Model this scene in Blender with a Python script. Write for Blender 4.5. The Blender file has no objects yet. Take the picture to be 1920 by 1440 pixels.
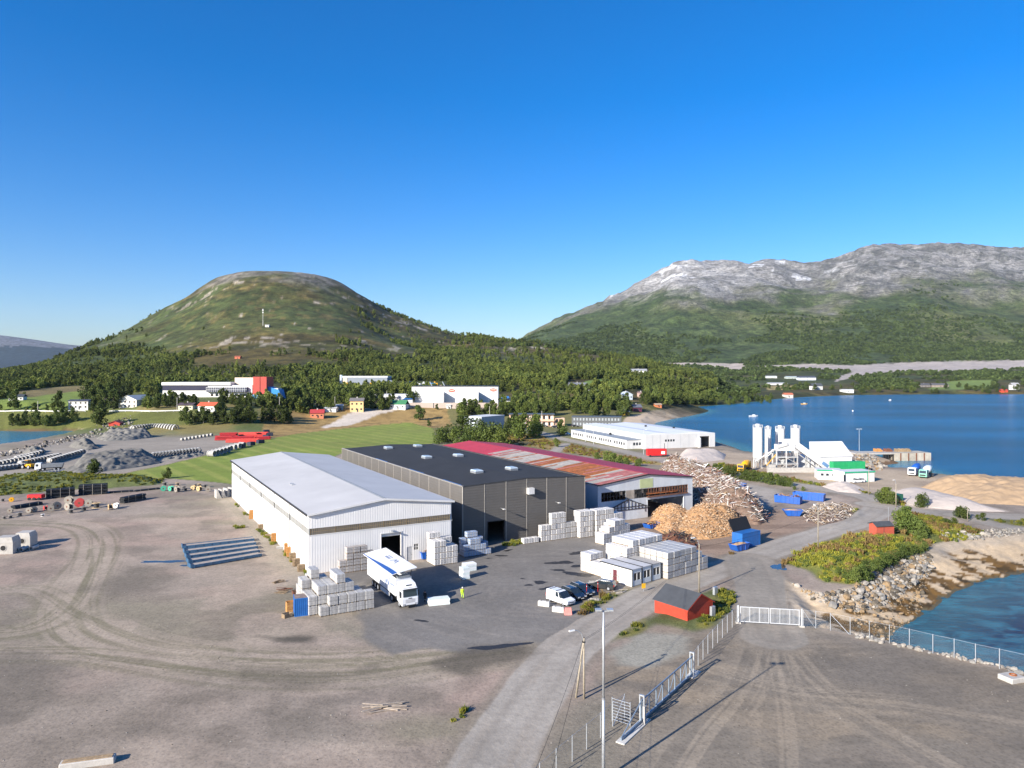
import bpy, math, random
import numpy as np
from mathutils import Vector, Matrix

scene = bpy.context.scene
COL = scene.collection
rnd = random.Random(11)

# ------------------------------------------------------------------ camera, sky, sun, exposure
CAMZ, HOR, F, CX = 35.0, 702.0, 1333.0, 960.0
cam_d = bpy.data.cameras.new("camera")
cam_d.sensor_width = 36.0
cam_d.lens = 36.0 * F / 1920.0
cam_d.shift_y = -(720.0 - HOR) / 1920.0
cam_d.clip_start = 1.0
cam_d.clip_end = 40000.0
cam = bpy.data.objects.new("camera", cam_d)
COL.objects.link(cam)
cam.location = (0, 0, CAMZ)
cam.rotation_euler = (math.radians(90), 0, 0)
scene.camera = cam

SUN_EL = math.radians(23.0)
SH = Vector((0.70, 0.715, 0)).normalized()          # direction in which shadows fall
world = bpy.data.worlds.new("World")
scene.world = world
world.use_nodes = True
wn, wl = world.node_tree.nodes, world.node_tree.links
bg = wn["Background"]
sky = wn.new("ShaderNodeTexSky")
sky.sky_type = 'NISHITA'
sky.sun_disc = False
sky.sun_elevation = SUN_EL
sky.sun_rotation = math.atan2(-SH.x, -SH.y) % (2 * math.pi)
sky.altitude = 0
sky.air_density = 1.0
sky.dust_density = 0.9
sky.ozone_density = 2.0
hs = wn.new("ShaderNodeHueSaturation")
hs.inputs["Hue"].default_value = 0.5
hs.inputs["Saturation"].default_value = 1.38
hs.inputs["Value"].default_value = 1.0
tint = wn.new("ShaderNodeMix"); tint.data_type = 'RGBA'; tint.blend_type = 'MULTIPLY'
tint.inputs[0].default_value = 1.0
tint.inputs[7].default_value = (0.86, 0.92, 1.14, 1)
wl.new(sky.outputs[0], tint.inputs[6])
wl.new(tint.outputs[2], hs.inputs["Color"])
wl.new(hs.outputs[0], bg.inputs["Color"])
bg.inputs["Strength"].default_value = 0.088

sun_d = bpy.data.lights.new("sun", 'SUN')
sun_d.energy = 5.0
sun_d.angle = math.radians(0.55)
sun_d.color = (1.0, 0.93, 0.82)
sun = bpy.data.objects.new("sun", sun_d)
COL.objects.link(sun)
sun.rotation_euler = Vector((SH.x * math.cos(SUN_EL), SH.y * math.cos(SUN_EL), -math.sin(SUN_EL))).to_track_quat('-Z', 'Y').to_euler()
sun.location = (-300, -300, 300)

vs = scene.view_settings
vs.view_transform = 'Standard'
vs.look = 'None'
vs.gamma = 1.0
vs.use_curve_mapping = False
vs.exposure = 1.0
scene.render.engine = 'CYCLES'
cy = scene.cycles
cy.use_denoising = True
cy.max_bounces = 6
cy.diffuse_bounces = 2
cy.glossy_bounces = 3
cy.transmission_bounces = 3
cy.transparent_max_bounces = 8
cy.volume_bounces = 0
cy.caustics_reflective = False
cy.caustics_refractive = False
cy.sample_clamp_indirect = 4.0

# ------------------------------------------------------------------ projection
def G(px, py, z=0.0):
    """pixel of the photograph -> point on the level plane z"""
    Y = F * (CAMZ - z) / (py - HOR)
    return Vector(((px - CX) / F * Y, Y, z))

def at(px, Y, z=0.0):
    return Vector(((px - CX) / F * Y, Y, z))

def hz(py, Y):
    """height of what shows at row py at depth Y"""
    return CAMZ - (py - HOR) * Y / F

# ------------------------------------------------------------------ numpy noise
def _h(ix, iy, s):
    n = (ix.astype(np.int64) * 374761393 + iy.astype(np.int64) * 668265263 + s * 974711) & 0x7fffffff
    n = ((n ^ (n >> 13)) * 1274126177) & 0x7fffffff
    n = (n ^ (n >> 16)) & 0xffff
    return n.astype(np.float64) / 65535.0

def vnoise(x, y, s=0):
    ix, iy = np.floor(x), np.floor(y)
    fx, fy = x - ix, y - iy
    fx = fx * fx * (3 - 2 * fx); fy = fy * fy * (3 - 2 * fy)
    a, b = _h(ix, iy, s), _h(ix + 1, iy, s)
    c, d = _h(ix, iy + 1, s), _h(ix + 1, iy + 1, s)
    return (a + (b - a) * fx) * (1 - fy) + (c + (d - c) * fx) * fy

def fbm(x, y, o=4, s=0, g=0.5):
    t, a, n = 0.0, 1.0, 0.0
    for k in range(o):
        t = t + a * vnoise(x * 2 ** k + 17.3 * k, y * 2 ** k + 9.1 * k, s + k)
        n += a; a *= g
    return t / n            # 0..1

def sstep(a, b, x):
    t = np.clip((x - a) / (b - a), 0, 1)
    return t * t * (3 - 2 * t)

def inside(poly, x, y):
    r = np.zeros(x.shape, bool)
    n = len(poly)
    for i in range(n):
        x0, y0 = poly[i]; x1, y1 = poly[(i + 1) % n]
        if y0 == y1: continue
        c = ((y0 > y) != (y1 > y)) & (x < (x1 - x0) * (y - y0) / (y1 - y0) + x0)
        r ^= c
    return r

def pldist(pts, x, y, closed=False, along=False):
    best = np.full(x.shape, 1e18); al = np.zeros(x.shape); sg = np.zeros(x.shape)
    n = len(pts); acc = 0.0
    for i in range(n if closed else n - 1):
        x0, y0 = pts[i]; x1, y1 = pts[(i + 1) % n]
        dx, dy = x1 - x0, y1 - y0
        L2 = dx * dx + dy * dy
        if L2 == 0: continue
        t = np.clip(((x - x0) * dx + (y - y0) * dy) / L2, 0, 1)
        ex, ey = x - x0 - t * dx, y - y0 - t * dy
        d = ex * ex + ey * ey
        m = d < best
        best = np.where(m, d, best)
        if along:
            al = np.where(m, acc + t * math.sqrt(L2), al)
            sg = np.where(m, np.sign(dx * ey - dy * ex), sg)
        acc += math.sqrt(L2)
    best = np.sqrt(best)
    return (best, al, sg) if along else best

def sdf(poly, x, y):
    """signed distance in metres, positive inside"""
    d = pldist(poly, x, y, True)
    return np.where(inside(poly, x, y), d, -d)

def smooth_line(pts, n=6, closed=False):
    """Catmull-Rom through 2D points"""
    out = []
    m = len(pts)
    for i in range(m if closed else m - 1):
        p = [pts[(i + k) % m] if closed else pts[min(max(i + k, 0), m - 1)] for k in (-1, 0, 1, 2)]
        for j in range(n):
            t = j / n
            out.append(tuple(0.5 * (2 * p[1][k] + (p[2][k] - p[0][k]) * t + (2 * p[0][k] - 5 * p[1][k] + 4 * p[2][k] - p[3][k]) * t * t
                             + (3 * p[1][k] - p[0][k] - 3 * p[2][k] + p[3][k]) * t ** 3) for k in range(2)))
    if not closed: out.append(tuple(pts[-1]))
    return out

def PW(pts, z=0.0):
    """pixel polygon -> world polygon on plane z"""
    return [tuple(G(a, b, z)[:2]) for a, b in pts]

# ------------------------------------------------------------------ terrain heights
SEA = -3.0
hill_x = [-300, 0, 60, 100, 150, 200, 250, 300, 350, 400, 440, 490, 540, 600, 640, 680, 720, 760, 800, 850, 900, 950, 1000, 1050, 1100, 1150, 1200, 1250, 1300, 1340, 1400]
hill_y = [708, 700, 690, 678, 657, 640, 610, 582, 557, 529, 512, 508, 511, 520, 533, 555, 583, 599, 615, 631, 634, 640, 645, 650, 658, 664, 673, 687, 697, 704, 712]
mt_x = [900, 985, 1030, 1090, 1150, 1200, 1230, 1260, 1300, 1350, 1400, 1430, 1470, 1540, 1580, 1620, 1680, 1750, 1830, 1920, 2100, 2400]
mt_y = [690, 640, 612, 582, 556, 535, 512, 488, 482, 487, 492, 487, 492, 495, 480, 466, 458, 459, 462, 468, 485, 520]
fl_x = [-400, 0, 60, 130, 180, 260, 400]
fl_y = [600, 620, 629, 641, 645, 665, 690]
def I(px, a, b): return float(np.interp(px, a, b))

def column(px):
    s = [(30, 0.0)]
    yf = I(px, [0, 450, 600, 800, 1100, 1250], [430, 430, 490, 520, 520, 600])
    rz = lambda py, Y: (Y, hz(py, Y))
    if px < 1345:
        s.append((yf, 0.0))
        s.append((yf + 62, I(px, [0, 500, 600, 700, 800, 900, 1000, 1100, 1200, 1345], [12, 12, 9.5, 10, 11, 9, 7, 7, 6, 3])))
        s.append(rz(I(px, [0, 200, 400, 700, 900, 1100, 1250, 1345], [727, 724, 722, 725, 727, 730, 735, 740]), 730))
        yr = I(px, [0, 100, 200, 260, 800, 900, 1000, 1100, 1200, 1300, 1345], [1250, 1420, 1650, 1900, 1900, 1780, 1640, 1540, 1480, 1420, 1400])
        rp = I(px, hill_x, hill_y)
        rp = rp - max(0, 690 - rp) * 0.10
        p0 = I(px, [0, 200, 400, 700, 900, 1100, 1250, 1345], [712, 698, 694, 694, 696, 699, 708, 714])
        n = 8
        for k in range(n + 1):
            t = k / n
            Y = 980 + (yr - 980) * t
            e = 0.30 * t ** 1.6 + 0.70 * (1 - (1 - t) ** 1.25)
            s.append(rz(p0 + (rp - p0) * e, Y))
        zr = s[-1][1]
        s += [(yr * 1.12, zr * 0.86), (yr * 1.3, zr * 0.5 + 5), (yr * 1.5, 25)]
    else:
        s += [(600, 0.0), (900, 2.0), (1450, 3.0), rz(718, 1700), rz(704, 1950)]
    if px < 420:
        s += [(4500, 20), (6000, 80), (7500, hz(I(px, [-400, 0, 180, 400], [665, 672, 676, 690]), 7500)), (9000, hz(I(px, fl_x, fl_y), 9000)), (12500, 100)]
    elif px > 930:
        b = I(px, mt_x, mt_y) - 4
        lo = lambda py: max(py, b + 2)
        s += [rz(lo(I(px, [930, 1345, 1500, 1700, 1920], [702, 698, 688, 690, 688])), 2350 if px < 1345 else 2350),
              rz(lo(I(px, [930, 1200, 1345, 1500, 1700, 1920], [690, 668, 655, 645, 650, 655])), 3000),
              rz(b + (648 - b) * 0.62 if b < 640 else b + 6, 3700),
              rz(b + (648 - b) * 0.34 if b < 640 else b + 3, 4500),
              rz(b + (648 - b) * 0.15 if b < 640 else b + 2, 5100), rz(b, 5700), (7500, hz(b, 5700) * 0.7), (12500, 50)]
    else:
        s += [(4500, 20), (12500, 60)]
    s.sort()
    return s

_cp = np.arange(-420, 2361, 12.0)
_ly = np.linspace(math.log(30), math.log(12500), 620)
_T = np.array([np.interp(np.exp(_ly), *zip(*column(p))) for p in _cp])
def _blur(a, k, ax):
    w = np.exp(-0.5 * (np.arange(-3 * k, 3 * k + 1) / k) ** 2); w /= w.sum()
    pad = [(0, 0), (0, 0)]; pad[ax] = (3 * k, 3 * k)
    b = np.pad(a, pad, mode='edge')
    return np.apply_along_axis(lambda v: np.convolve(v, w, 'valid'), ax, b)
_T = _blur(_blur(_T, 1, 0), 4, 1)

WATER = [  # pixel outlines on the sea plane
    smooth_line(PW([(1228, 796), (1262, 786), (1300, 779), (1330, 771), (1318, 766), (1292, 763.5), (1330, 761), (1400, 755), (1440, 750), (1490, 745.5), (1560, 742), (1650, 740), (1800, 739), (1920, 739), (2300, 742), (2700, 800), (2500, 920),
        (2100, 925), (1920, 915), (1850, 906), (1790, 899), (1760, 893), (1738, 884), (1700, 885), (1668, 884), (1652, 880), (1668, 872), (1690, 868), (1655, 858), (1600, 850), (1540, 848), (1480, 850), (1430, 856), (1370, 836), (1330, 826), (1280, 812)], SEA), 4, True),
    smooth_line(PW([(-400, 806), (-100, 806), (0, 808), (60, 809), (135, 808), (110, 817), (60, 827), (0, 838), (-120, 850), (-400, 870)], SEA), 4, True),
]
_fence_px = [(1505, 1176), (1560, 1183), (1620, 1194), (1700, 1212), (1800, 1235), (1920, 1263), (2100, 1306), (2300, 1360)]
_fw = PW(_fence_px)
W_NEAR = PW([(2300, 1020), (2100, 1050), (1980, 1066), (1920, 1079), (1880, 1086), (1840, 1094), (1800, 1112), (1765, 1138), (1735, 1158), (1700, 1176), (1676, 1192)], SEA) + [(a + 0.8, b + 2.0) for a, b in _fw[3:]]
BEACH = PW([(1472, 1088), (1500, 1102), (1545, 1112), (1600, 1098), (1640, 1072), (1690, 1045), (1742, 1033), (1750, 1022), (1775, 1014), (1850, 1008), (1920, 1000), (2100, 980), (2400, 950)]) + [(_fw[-1][0] + 60, _fw[-1][1] + 6)] + [(a + 0.3, b + 0.7) for a, b in _fw[::-1]] + PW([(1480, 1150)])
MOUNDS = []     # (sdf polygon world, height, shoulder width)

def terrain(x, y, rough=True):
    x = np.asarray(x, float); y = np.asarray(y, float)
    px = CX + F * x / y
    fi = np.clip((px - _cp[0]) / 12.0, 0, len(_cp) - 1.001)
    fj = np.clip((np.log(np.maximum(y, 30.5)) - _ly[0]) / (_ly[1] - _ly[0]), 0, len(_ly) - 1.001)
    i, j = fi.astype(int), fj.astype(int)
    a, b = fi - i, fj - j
    z = (_T[i, j] * (1 - a) + _T[i + 1, j] * a) * (1 - b) + (_T[i, j + 1] * (1 - a) + _T[i + 1, j + 1] * a) * b
    # relief of the hills
    amp = np.clip((z - 16) / 90, 0, 1)
    mt = sstep(2300, 4200, y)
    r1 = fbm(x / 190, y / 190, 5, 3) - 0.5
    r2 = 1 - np.abs(2 * fbm(x / 620, y / 620, 5, 21, 0.52) - 1)
    z = z + amp * (r1 * 34 * (1 - mt) * sstep(800, 1500, y) + mt * (px > 700) * ((r2 - 0.72) * 100 + r1 * 45 + (0.6 - np.abs(2 * fbm(x / 260, y / 420, 4, 33) - 1)) * 38) * np.clip((z - 60) / 300, 0, 1))
    z = np.where(y < 420, z * 0, z)
    for W in WATER:
        m = np.ones(x.shape, bool)
        wx = [p[0] for p in W]; wy = [p[1] for p in W]
        m = (x > min(wx) - 130) & (x < max(wx) + 130) & (y > min(wy) - 130) & (y < max(wy) + 130)
        if m.any():
            s = sdf(W, x[m], y[m])
            nz = (vnoise(x[m] / 3, y[m] / 3, 5) - 0.5) * 0.6
            lim = np.where(s > 0, SEA - 0.3 - np.clip(s * 0.12, 0, 4), SEA - 0.25 - s * (0.3 + 0.0 * s) + nz * np.clip(-s / 4, 0, 1))
            z[m] = np.minimum(z[m], lim)
    m = (x > 25) & (x < 220) & (y > 60) & (y < 240)
    if m.any():
        xm, ym = x[m], y[m]
        sb = sdf(BEACH, xm, ym); sw = sdf(W_NEAR, xm, ym)
        dt = np.maximum(sb, 0); dw = np.maximum(-sw, 0)
        t = dw / np.maximum(dw + dt, 1e-3)
        prof = np.interp(t, [0, 0.25, 0.5, 0.72, 1.0], [SEA - 0.15, SEA + 0.45, SEA + 1.0, SEA + 1.8, 0])
        prof = np.where(sw > 0, SEA - 0.15 - np.clip(sw * 0.12, 0, 3), prof)
        nz = (fbm(xm / 2.2, ym / 2.2, 3, 8) - 0.5) * 0.7 * np.clip(np.minimum(dt, dw) / 1.5, 0, 1)
        z[m] = np.where(sb > 0, np.minimum(z[m], prof + nz), z[m])
    for poly, hgt, wdt in MOUNDS:
        wx = [p[0] for p in poly]; wy = [p[1] for p in poly]
        m = (x > min(wx)) & (x < max(wx)) & (y > min(wy)) & (y < max(wy))
        if m.any():
            s = sdf(poly, x[m], y[m])
            z[m] = np.where(s > 0, z[m] + hgt * sstep(0, wdt, s) * (0.75 + 0.5 * fbm(x[m] / 3.5, y[m] / 3.5, 3, 4)), z[m])
    return z

def tz(x, y):
    return float(terrain(np.array([x]), np.array([y]))[0])

def on(px, py, lo=45.0, hi=9000.0):
    """pixel -> first point of the terrain along that ray"""
    Y = np.exp(np.linspace(math.log(lo), math.log(hi), 3000))
    X = (px - CX) / F * Y
    z = terrain(X, Y)
    ray = CAMZ - (py - HOR) * Y / F
    k = np.argmax(z >= ray)
    if not (z >= ray).any(): k = len(Y) - 1
    if k > 0:
        a, b = ray[k - 1] - z[k - 1], z[k] - ray[k]
        t = a / max(a + b, 1e-9)
        yy = Y[k - 1] + (Y[k] - Y[k - 1]) * t
    else: yy = Y[0]
    xx = (px - CX) / F * yy
    return Vector((xx, yy, tz(xx, yy)))
# ------------------------------------------------------------------ helpers: tags, meshes, materials
def tag(o, label=None, cat=None, group=None, kind=None):
    if label: o["label"] = label
    if cat: o["category"] = cat
    if group: o["group"] = group
    if kind: o["kind"] = kind
    return o

class MB:
    """collects shapes; build() links them as ONE mesh object"""
    def __init__(s): s.v = []; s.f = []; s.m = []; s.k = 0; s.T = None
    def pt(s, p):
        if s.T is not None: p = s.T @ Vector(p)
        s.v.append(tuple(p)); return len(s.v) - 1
    def face(s, pts):
        s.f.append([s.pt(p) for p in pts]); s.m.append(s.k); return s
    def box(s, x0, y0, z0, x1, y1, z1):
        i = [s.pt(p) for p in ((x0, y0, z0), (x1, y0, z0), (x1, y1, z0), (x0, y1, z0), (x0, y0, z1), (x1, y0, z1), (x1, y1, z1), (x0, y1, z1))]
        for q in ((0, 3, 2, 1), (4, 5, 6, 7), (0, 1, 5, 4), (1, 2, 6, 5), (2, 3, 7, 6), (3, 0, 4, 7)):
            s.f.append([i[k] for k in q]); s.m.append(s.k)
        return s
    def bevbox(s, x0, y0, z0, x1, y1, z1, b=0.05):
        """box with chamfered upright and top edges"""
        ring = lambda d, z: [(x0 + d + b, y0 + d, z), (x1 - d - b, y0 + d, z), (x1 - d, y0 + d + b, z), (x1 - d, y1 - d - b, z), (x1 - d - b, y1 - d, z), (x0 + d + b, y1 - d, z), (x0 + d, y1 - d - b, z), (x0 + d, y0 + d + b, z)]
        return s.loft([ring(0, z0), ring(0, z1 - b), ring(b, z1)], caps=True)
    def loft(s, rings, caps=True, closed=True):
        idx = [[s.pt(p) for p in r] for r in rings]
        n = len(idx[0])
        for a, b in zip(idx, idx[1:]):
            for i in range(n if closed else n - 1):
                j = (i + 1) % n
                s.f.append([a[i], a[j], b[j], b[i]]); s.m.append(s.k)
        if caps:
            s.f.append(idx[0][::-1]); s.m.append(s.k)
            s.f.append(idx[-1][:]); s.m.append(s.k)
        return s
    def prism(s, poly, z0, z1):
        return s.loft([[(a, b, z0) for a, b in poly], [(a, b, z1) for a, b in poly]])
    def xprism(s, prof, x0, x1):
        """profile in (y, z) swept along x"""
        return s.loft([[(x0, a, b) for a, b in prof], [(x1, a, b) for a, b in prof]])
    def yprism(s, prof, y0, y1):
        return s.loft([[(a, y0, b) for a, b in prof], [(a, y1, b) for a, b in prof]])
    def cyl(s, p0, p1, r0, r1=None, n=10, caps=True):
        r1 = r0 if r1 is None else r1
        p0, p1 = Vector(p0), Vector(p1)
        d = (p1 - p0).normalized()
        u = d.cross(Vector((0, 0, 1)) if abs(d.z) < 0.9 else Vector((1, 0, 0))).normalized()
        w = d.cross(u)
        ring = lambda p, r: [p + (u * math.cos(2 * math.pi * k / n) + w * math.sin(2 * math.pi * k / n)) * r for k in range(n)]
        return s.loft([ring(p0, r0), ring(p1, r1)], caps)
    def tube(s, pts, r, n=6):
        for a, b in zip(pts, pts[1:]): s.cyl(a, b, r, None, n)
        return s
    def ringpipe(s, p0, p1, ro, ri, n=14):
        """hollow pipe"""
        p0, p1 = Vector(p0), Vector(p1)
        d = (p1 - p0).normalized()
        u = d.cross(Vector((0, 0, 1)) if abs(d.z) < 0.9 else Vector((1, 0, 0))).normalized()
        w = d.cross(u)
        ring = lambda p, r: [p + (u * math.cos(2 * math.pi * k / n) + w * math.sin(2 * math.pi * k / n)) * r for k in range(n)]
        return s.loft([ring(p0, ro), ring(p1, ro), ring(p1, ri), ring(p0, ri), ring(p0, ro)], caps=False)
    def build(s, name, mat, parent=None, loc=None, rotz=None, smooth=False, stuff=False):
        me = bpy.data.meshes.new(name)
        me.from_pydata(s.v, [], s.f)
        mats = mat if isinstance(mat, (list, tuple)) else [mat]
        for m in mats: me.materials.append(m)
        if len(mats) > 1: me.polygons.foreach_set("material_index", s.m)
        if smooth: me.polygons.foreach_set("use_smooth", [True] * len(s.f))
        me.update()
        o = place(name, me, parent, loc, rotz)
        if stuff: o["kind"] = "stuff"
        return o
    def side(s, prof, hw, inset=0.06, lip=0.12):
        """profile in (x, z) given width hw either side, its flanks drawn in a little"""
        cx = sum(p[0] for p in prof) / len(prof); cz = sum(p[1] for p in prof) / len(prof)
        sm = [(cx + (a - cx) * (1 - inset / 2.0), cz + (b - cz) * (1 - inset)) for a, b in prof]
        return s.loft([[(a, y, b) for a, b in pr] for y, pr in ((-hw, sm), (-hw + lip, prof), (hw - lip, prof), (hw, sm))])

def place(name, me, parent=None, loc=None, rotz=None):
    o = bpy.data.objects.new(name, me)
    COL.objects.link(o)
    if parent is not None: o.parent = parent
    if loc is not None: o.location = loc
    if rotz is not None: o.rotation_euler = (0, 0, rotz)
    return o

def thing(name, label, cat, loc=(0, 0, 0), rotz=0.0, group=None):
    o = bpy.data.objects.new(name, None)
    o.empty_display_size = 0.5
    COL.objects.link(o)
    o.location = loc; o.rotation_euler = (0, 0, rotz)
    return tag(o, label, cat, group)

_kids = {}
def tree_of(root):
    return [(c, list(c.children)) for c in root.children]

def dup(root, loc, rotz, label, group=None, tree=None, scale=None):
    r = root.copy(); COL.objects.link(r); r.location = loc; r.rotation_euler = (0, 0, rotz); r["label"] = label
    if group: r["group"] = group
    if scale is not None: r.scale = scale if hasattr(scale, '__len__') else (scale,) * 3
    for ch, subs in (tree or tree_of(root)):
        c = ch.copy(); COL.objects.link(c); c.parent = r
        for g in subs:
            d = g.copy(); COL.objects.link(d); d.parent = c
    return r

_mats = {}
def mat(name, col, rough=0.65, metal=0.0, var=0.18, scale=1.5, dirt=0.0, bump=0.0, bscale=8.0, spec=0.4, stripes=None, alpha=None, coat=0.0):
    """procedural surface: base colour with two scales of uneven tone, optional grime and fine relief"""
    if name in _mats: return _mats[name]
    m = bpy.data.materials.new(name)
    m.use_nodes = True
    nt = m.node_tree; N, L = nt.nodes, nt.links
    p = N["Principled BSDF"]
    p.inputs["Roughness"].default_value = rough
    p.inputs["Metallic"].default_value = metal
    p.inputs["Specular IOR Level"].default_value = spec
    if coat: p.inputs["Coat Weight"].default_value = coat
    tc = N.new("ShaderNodeTexCoord")
    n1 = N.new("ShaderNodeTexNoise"); n1.inputs["Scale"].default_value = scale; n1.inputs["Detail"].default_value = 5; n1.inputs["Roughness"].default_value = 0.6
    L.new(tc.outputs["Object"], n1.inputs["Vector"])
    mr = N.new("ShaderNodeMapRange")
    mr.inputs["From Min"].default_value = 0.3; mr.inputs["From Max"].default_value = 0.7
    mr.inputs["To Min"].default_value = 1 - var; mr.inputs["To Max"].default_value = 1 + var * 0.6
    L.new(n1.outputs["Fac"], mr.inputs["Value"])
    mx = N.new("ShaderNodeMix"); mx.data_type = 'RGBA'; mx.blend_type = 'MULTIPLY'
    mx.inputs[0].default_value = 1.0
    mx.inputs[6].default_value = (*col, 1)
    L.new(mr.outputs[0], mx.inputs[7])
    out = mx.outputs[2]
    if dirt:
        n2 = N.new("ShaderNodeTexNoise"); n2.inputs["Scale"].default_value = scale * 0.23; n2.inputs["Detail"].default_value = 7; n2.inputs["Roughness"].default_value = 0.7
        mp = N.new("ShaderNodeMapping"); mp.inputs["Scale"].default_value = (1, 1, 0.25)
        L.new(tc.outputs["Object"], mp.inputs["Vector"]); L.new(mp.outputs[0], n2.inputs["Vector"])
        r2 = N.new("ShaderNodeMapRange"); r2.inputs["From Min"].default_value = 0.48; r2.inputs["From Max"].default_value = 0.75
        r2.inputs["To Min"].default_value = 0; r2.inputs["To Max"].default_value = dirt
        L.new(n2.outputs["Fac"], r2.inputs["Value"])
        m2 = N.new("ShaderNodeMix"); m2.data_type = 'RGBA'
        L.new(r2.outputs[0], m2.inputs[0]); L.new(out, m2.inputs[6]); m2.inputs[7].default_value = (0.11, 0.085, 0.06, 1)
        out = m2.outputs[2]
    bump_in = None
    if stripes:
        # fine ribs of profiled sheet: (axis, ribs per metre, depth of tone)
        ax, per, dep = stripes
        sx = N.new("ShaderNodeSeparateXYZ"); L.new(tc.outputs["Object"], sx.inputs[0])
        mm = N.new("ShaderNodeMath"); mm.operation = 'MULTIPLY'; mm.inputs[1].default_value = per * 2 * math.pi
        L.new(sx.outputs["XYZ".index(ax)], mm.inputs[0])
        sn = N.new("ShaderNodeMath"); sn.operation = 'SINE'; L.new(mm.outputs[0], sn.inputs[0])
        bump_in = sn.outputs[0]
    if bump or stripes:
        b = N.new("ShaderNodeBump")
        b.inputs["Strength"].default_value = bump if not stripes else 0.5
        b.inputs["Distance"].default_value = 0.05 if not stripes else stripes[2]
        if bump_in is None:
            n3 = N.new("ShaderNodeTexNoise"); n3.inputs["Scale"].default_value = bscale; n3.inputs["Detail"].default_value = 4
            L.new(tc.outputs["Object"], n3.inputs["Vector"]); bump_in = n3.outputs["Fac"]
        L.new(bump_in, b.inputs["Height"]); L.new(b.outputs[0], p.inputs["Normal"])
    # each object a little different
    oi = N.new("ShaderNodeObjectInfo")
    ro = N.new("ShaderNodeMapRange"); ro.inputs["To Min"].default_value = 1 - var * 0.5; ro.inputs["To Max"].default_value = 1 + var * 0.3
    L.new(oi.outputs["Random"], ro.inputs["Value"])
    m3 = N.new("ShaderNodeMix"); m3.data_type = 'RGBA'; m3.blend_type = 'MULTIPLY'; m3.inputs[0].default_value = 1.0
    L.new(out, m3.inputs[6]); L.new(ro.outputs[0], m3.inputs[7])
    L.new(m3.outputs[2], p.inputs["Base Color"])
    if alpha is not None: p.inputs["Alpha"].default_value = alpha
    _mats[name] = m
    return m

def glass(name="window_glass", col=(0.02, 0.03, 0.04), rough=0.08):
    return mat(name, col, rough, 0, 0.1, 1.0, spec=0.8)

# ------------------------------------------------------------------ the ground: regions, colours, meshes
ROADS = [  # (pixel polyline, half width in metres)
    ([(905, 1500), (918, 1440), (960, 1360), (1000, 1300), (1048, 1235), (1100, 1190), (1165, 1148), (1230, 1112), (1300, 1084), (1400, 1049), (1500, 1013), (1570, 991), (1620, 973), (1645, 957), (1648, 944), (1630, 933), (1590, 924), (1540, 916), (1480, 907), (1400, 893), (1330, 879), (1260, 866), (1200, 853), (1150, 842), (1110, 834), (1075, 827), (1050, 822), (1015, 812), (980, 804), (942, 796), (905, 788)], 3.6),
    ([(1405, 1050), (1418, 1075), (1430, 1105), (1438, 1140), (1444, 1172), (1450, 1195)], 4.2),
    ([(1630, 945), (1680, 952), (1740, 960), (1800, 964), (1860, 967), (1920, 969), (2200, 975)], 3.6),
    ([(1790, 966), (1830, 975), (1880, 986), (1930, 993), (2200, 1020)], 2.4),
    ([(1040, 848), (1050, 838), (1062, 832)], 2.4),
]
ROADS_W = [(smooth_line(PW(p), 5), w) for p, w in ROADS]
P = {}
P['paved'] = [(586, 1083), (630, 1118), (668, 1152), (690, 1195), (735, 1228), (800, 1218), (880, 1222), (1000, 1208), (1050, 1225), (1110, 1180), (1120, 1150), (1095, 1130), (1130, 1108), (1160, 1102), (1250, 1082), (1320, 1062), (1310, 1040), (1180, 998), (1105, 984), (865, 1030), (848, 1045)]
P['field'] = [(196, 897), (250, 884), (310, 872), (400, 850), (470, 829), (560, 813), (650, 803), (720, 797), (770, 794), (812, 803), (822, 832), (640, 850), (560, 885), (437, 908), (380, 902), (310, 897)]
P['dry'] = [(470, 829), (500, 800), (560, 790), (640, 785), (760, 780), (830, 775), (850, 800), (812, 803), (770, 794), (650, 803), (560, 813)]
P['dry2'] = [(905, 822), (930, 808), (1000, 815), (1060, 832), (1140, 848), (1230, 866), (1250, 872), (1180, 868), (1060, 848), (960, 832)]
P['white1'] = [(600, 801), (640, 793), (690, 780), (760, 777), (800, 779), (770, 784), (700, 790), (650, 799), (610, 803)]
P['white2'] = [(535, 786), (560, 781), (600, 780), (590, 786), (550, 790)]
P['conc'] = [(-200, 900), (-100, 862), (0, 850), (150, 822), (260, 802), (330, 795), (400, 792), (470, 794), (505, 800), (500, 818), (400, 847), (300, 872), (205, 893), (130, 890), (60, 893), (0, 900)]
P['berm'] = [(-100, 910), (0, 899), (60, 893), (130, 890), (205, 895), (310, 899), (302, 908), (200, 916), (100, 921), (0, 929), (-100, 935)]
P['veg1'] = [(1468, 1057), (1520, 1024), (1600, 1003), (1660, 998), (1735, 1006), (1742, 1032), (1690, 1044), (1640, 1070), (1600, 1095), (1545, 1092), (1510, 1068)]
P['veg2'] = [(1688, 962), (1760, 970), (1800, 985), (1850, 1000), (1800, 1014), (1745, 1020), (1700, 1006)]
P['veg3'] = [(1240, 1140), (1150, 1185), (1142, 1200), (1180, 1190), (1230, 1172), (1300, 1185), (1345, 1170), (1380, 1130), (1350, 1105), (1330, 1105)]
P['veg4'] = [(1545, 988), (1590, 968), (1600, 950), (1622, 958), (1626, 970), (1600, 984), (1560, 993)]
P['veg5'] = [(1350, 868), (1470, 895), (1560, 912), (1640, 926), (1700, 940), (1690, 950), (1640, 937), (1560, 921), (1450, 902), (1345, 882)]
P['veg6'] = [(1360, 1040), (1440, 1022), (1490, 1010), (1470, 1020), (1400, 1045), (1370, 1048)]
P['veg7'] = [(1130, 1118), (1240, 1088), (1330, 1066), (1345, 1070), (1250, 1096), (1150, 1128), (1080, 1160), (1072, 1152)]
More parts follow.
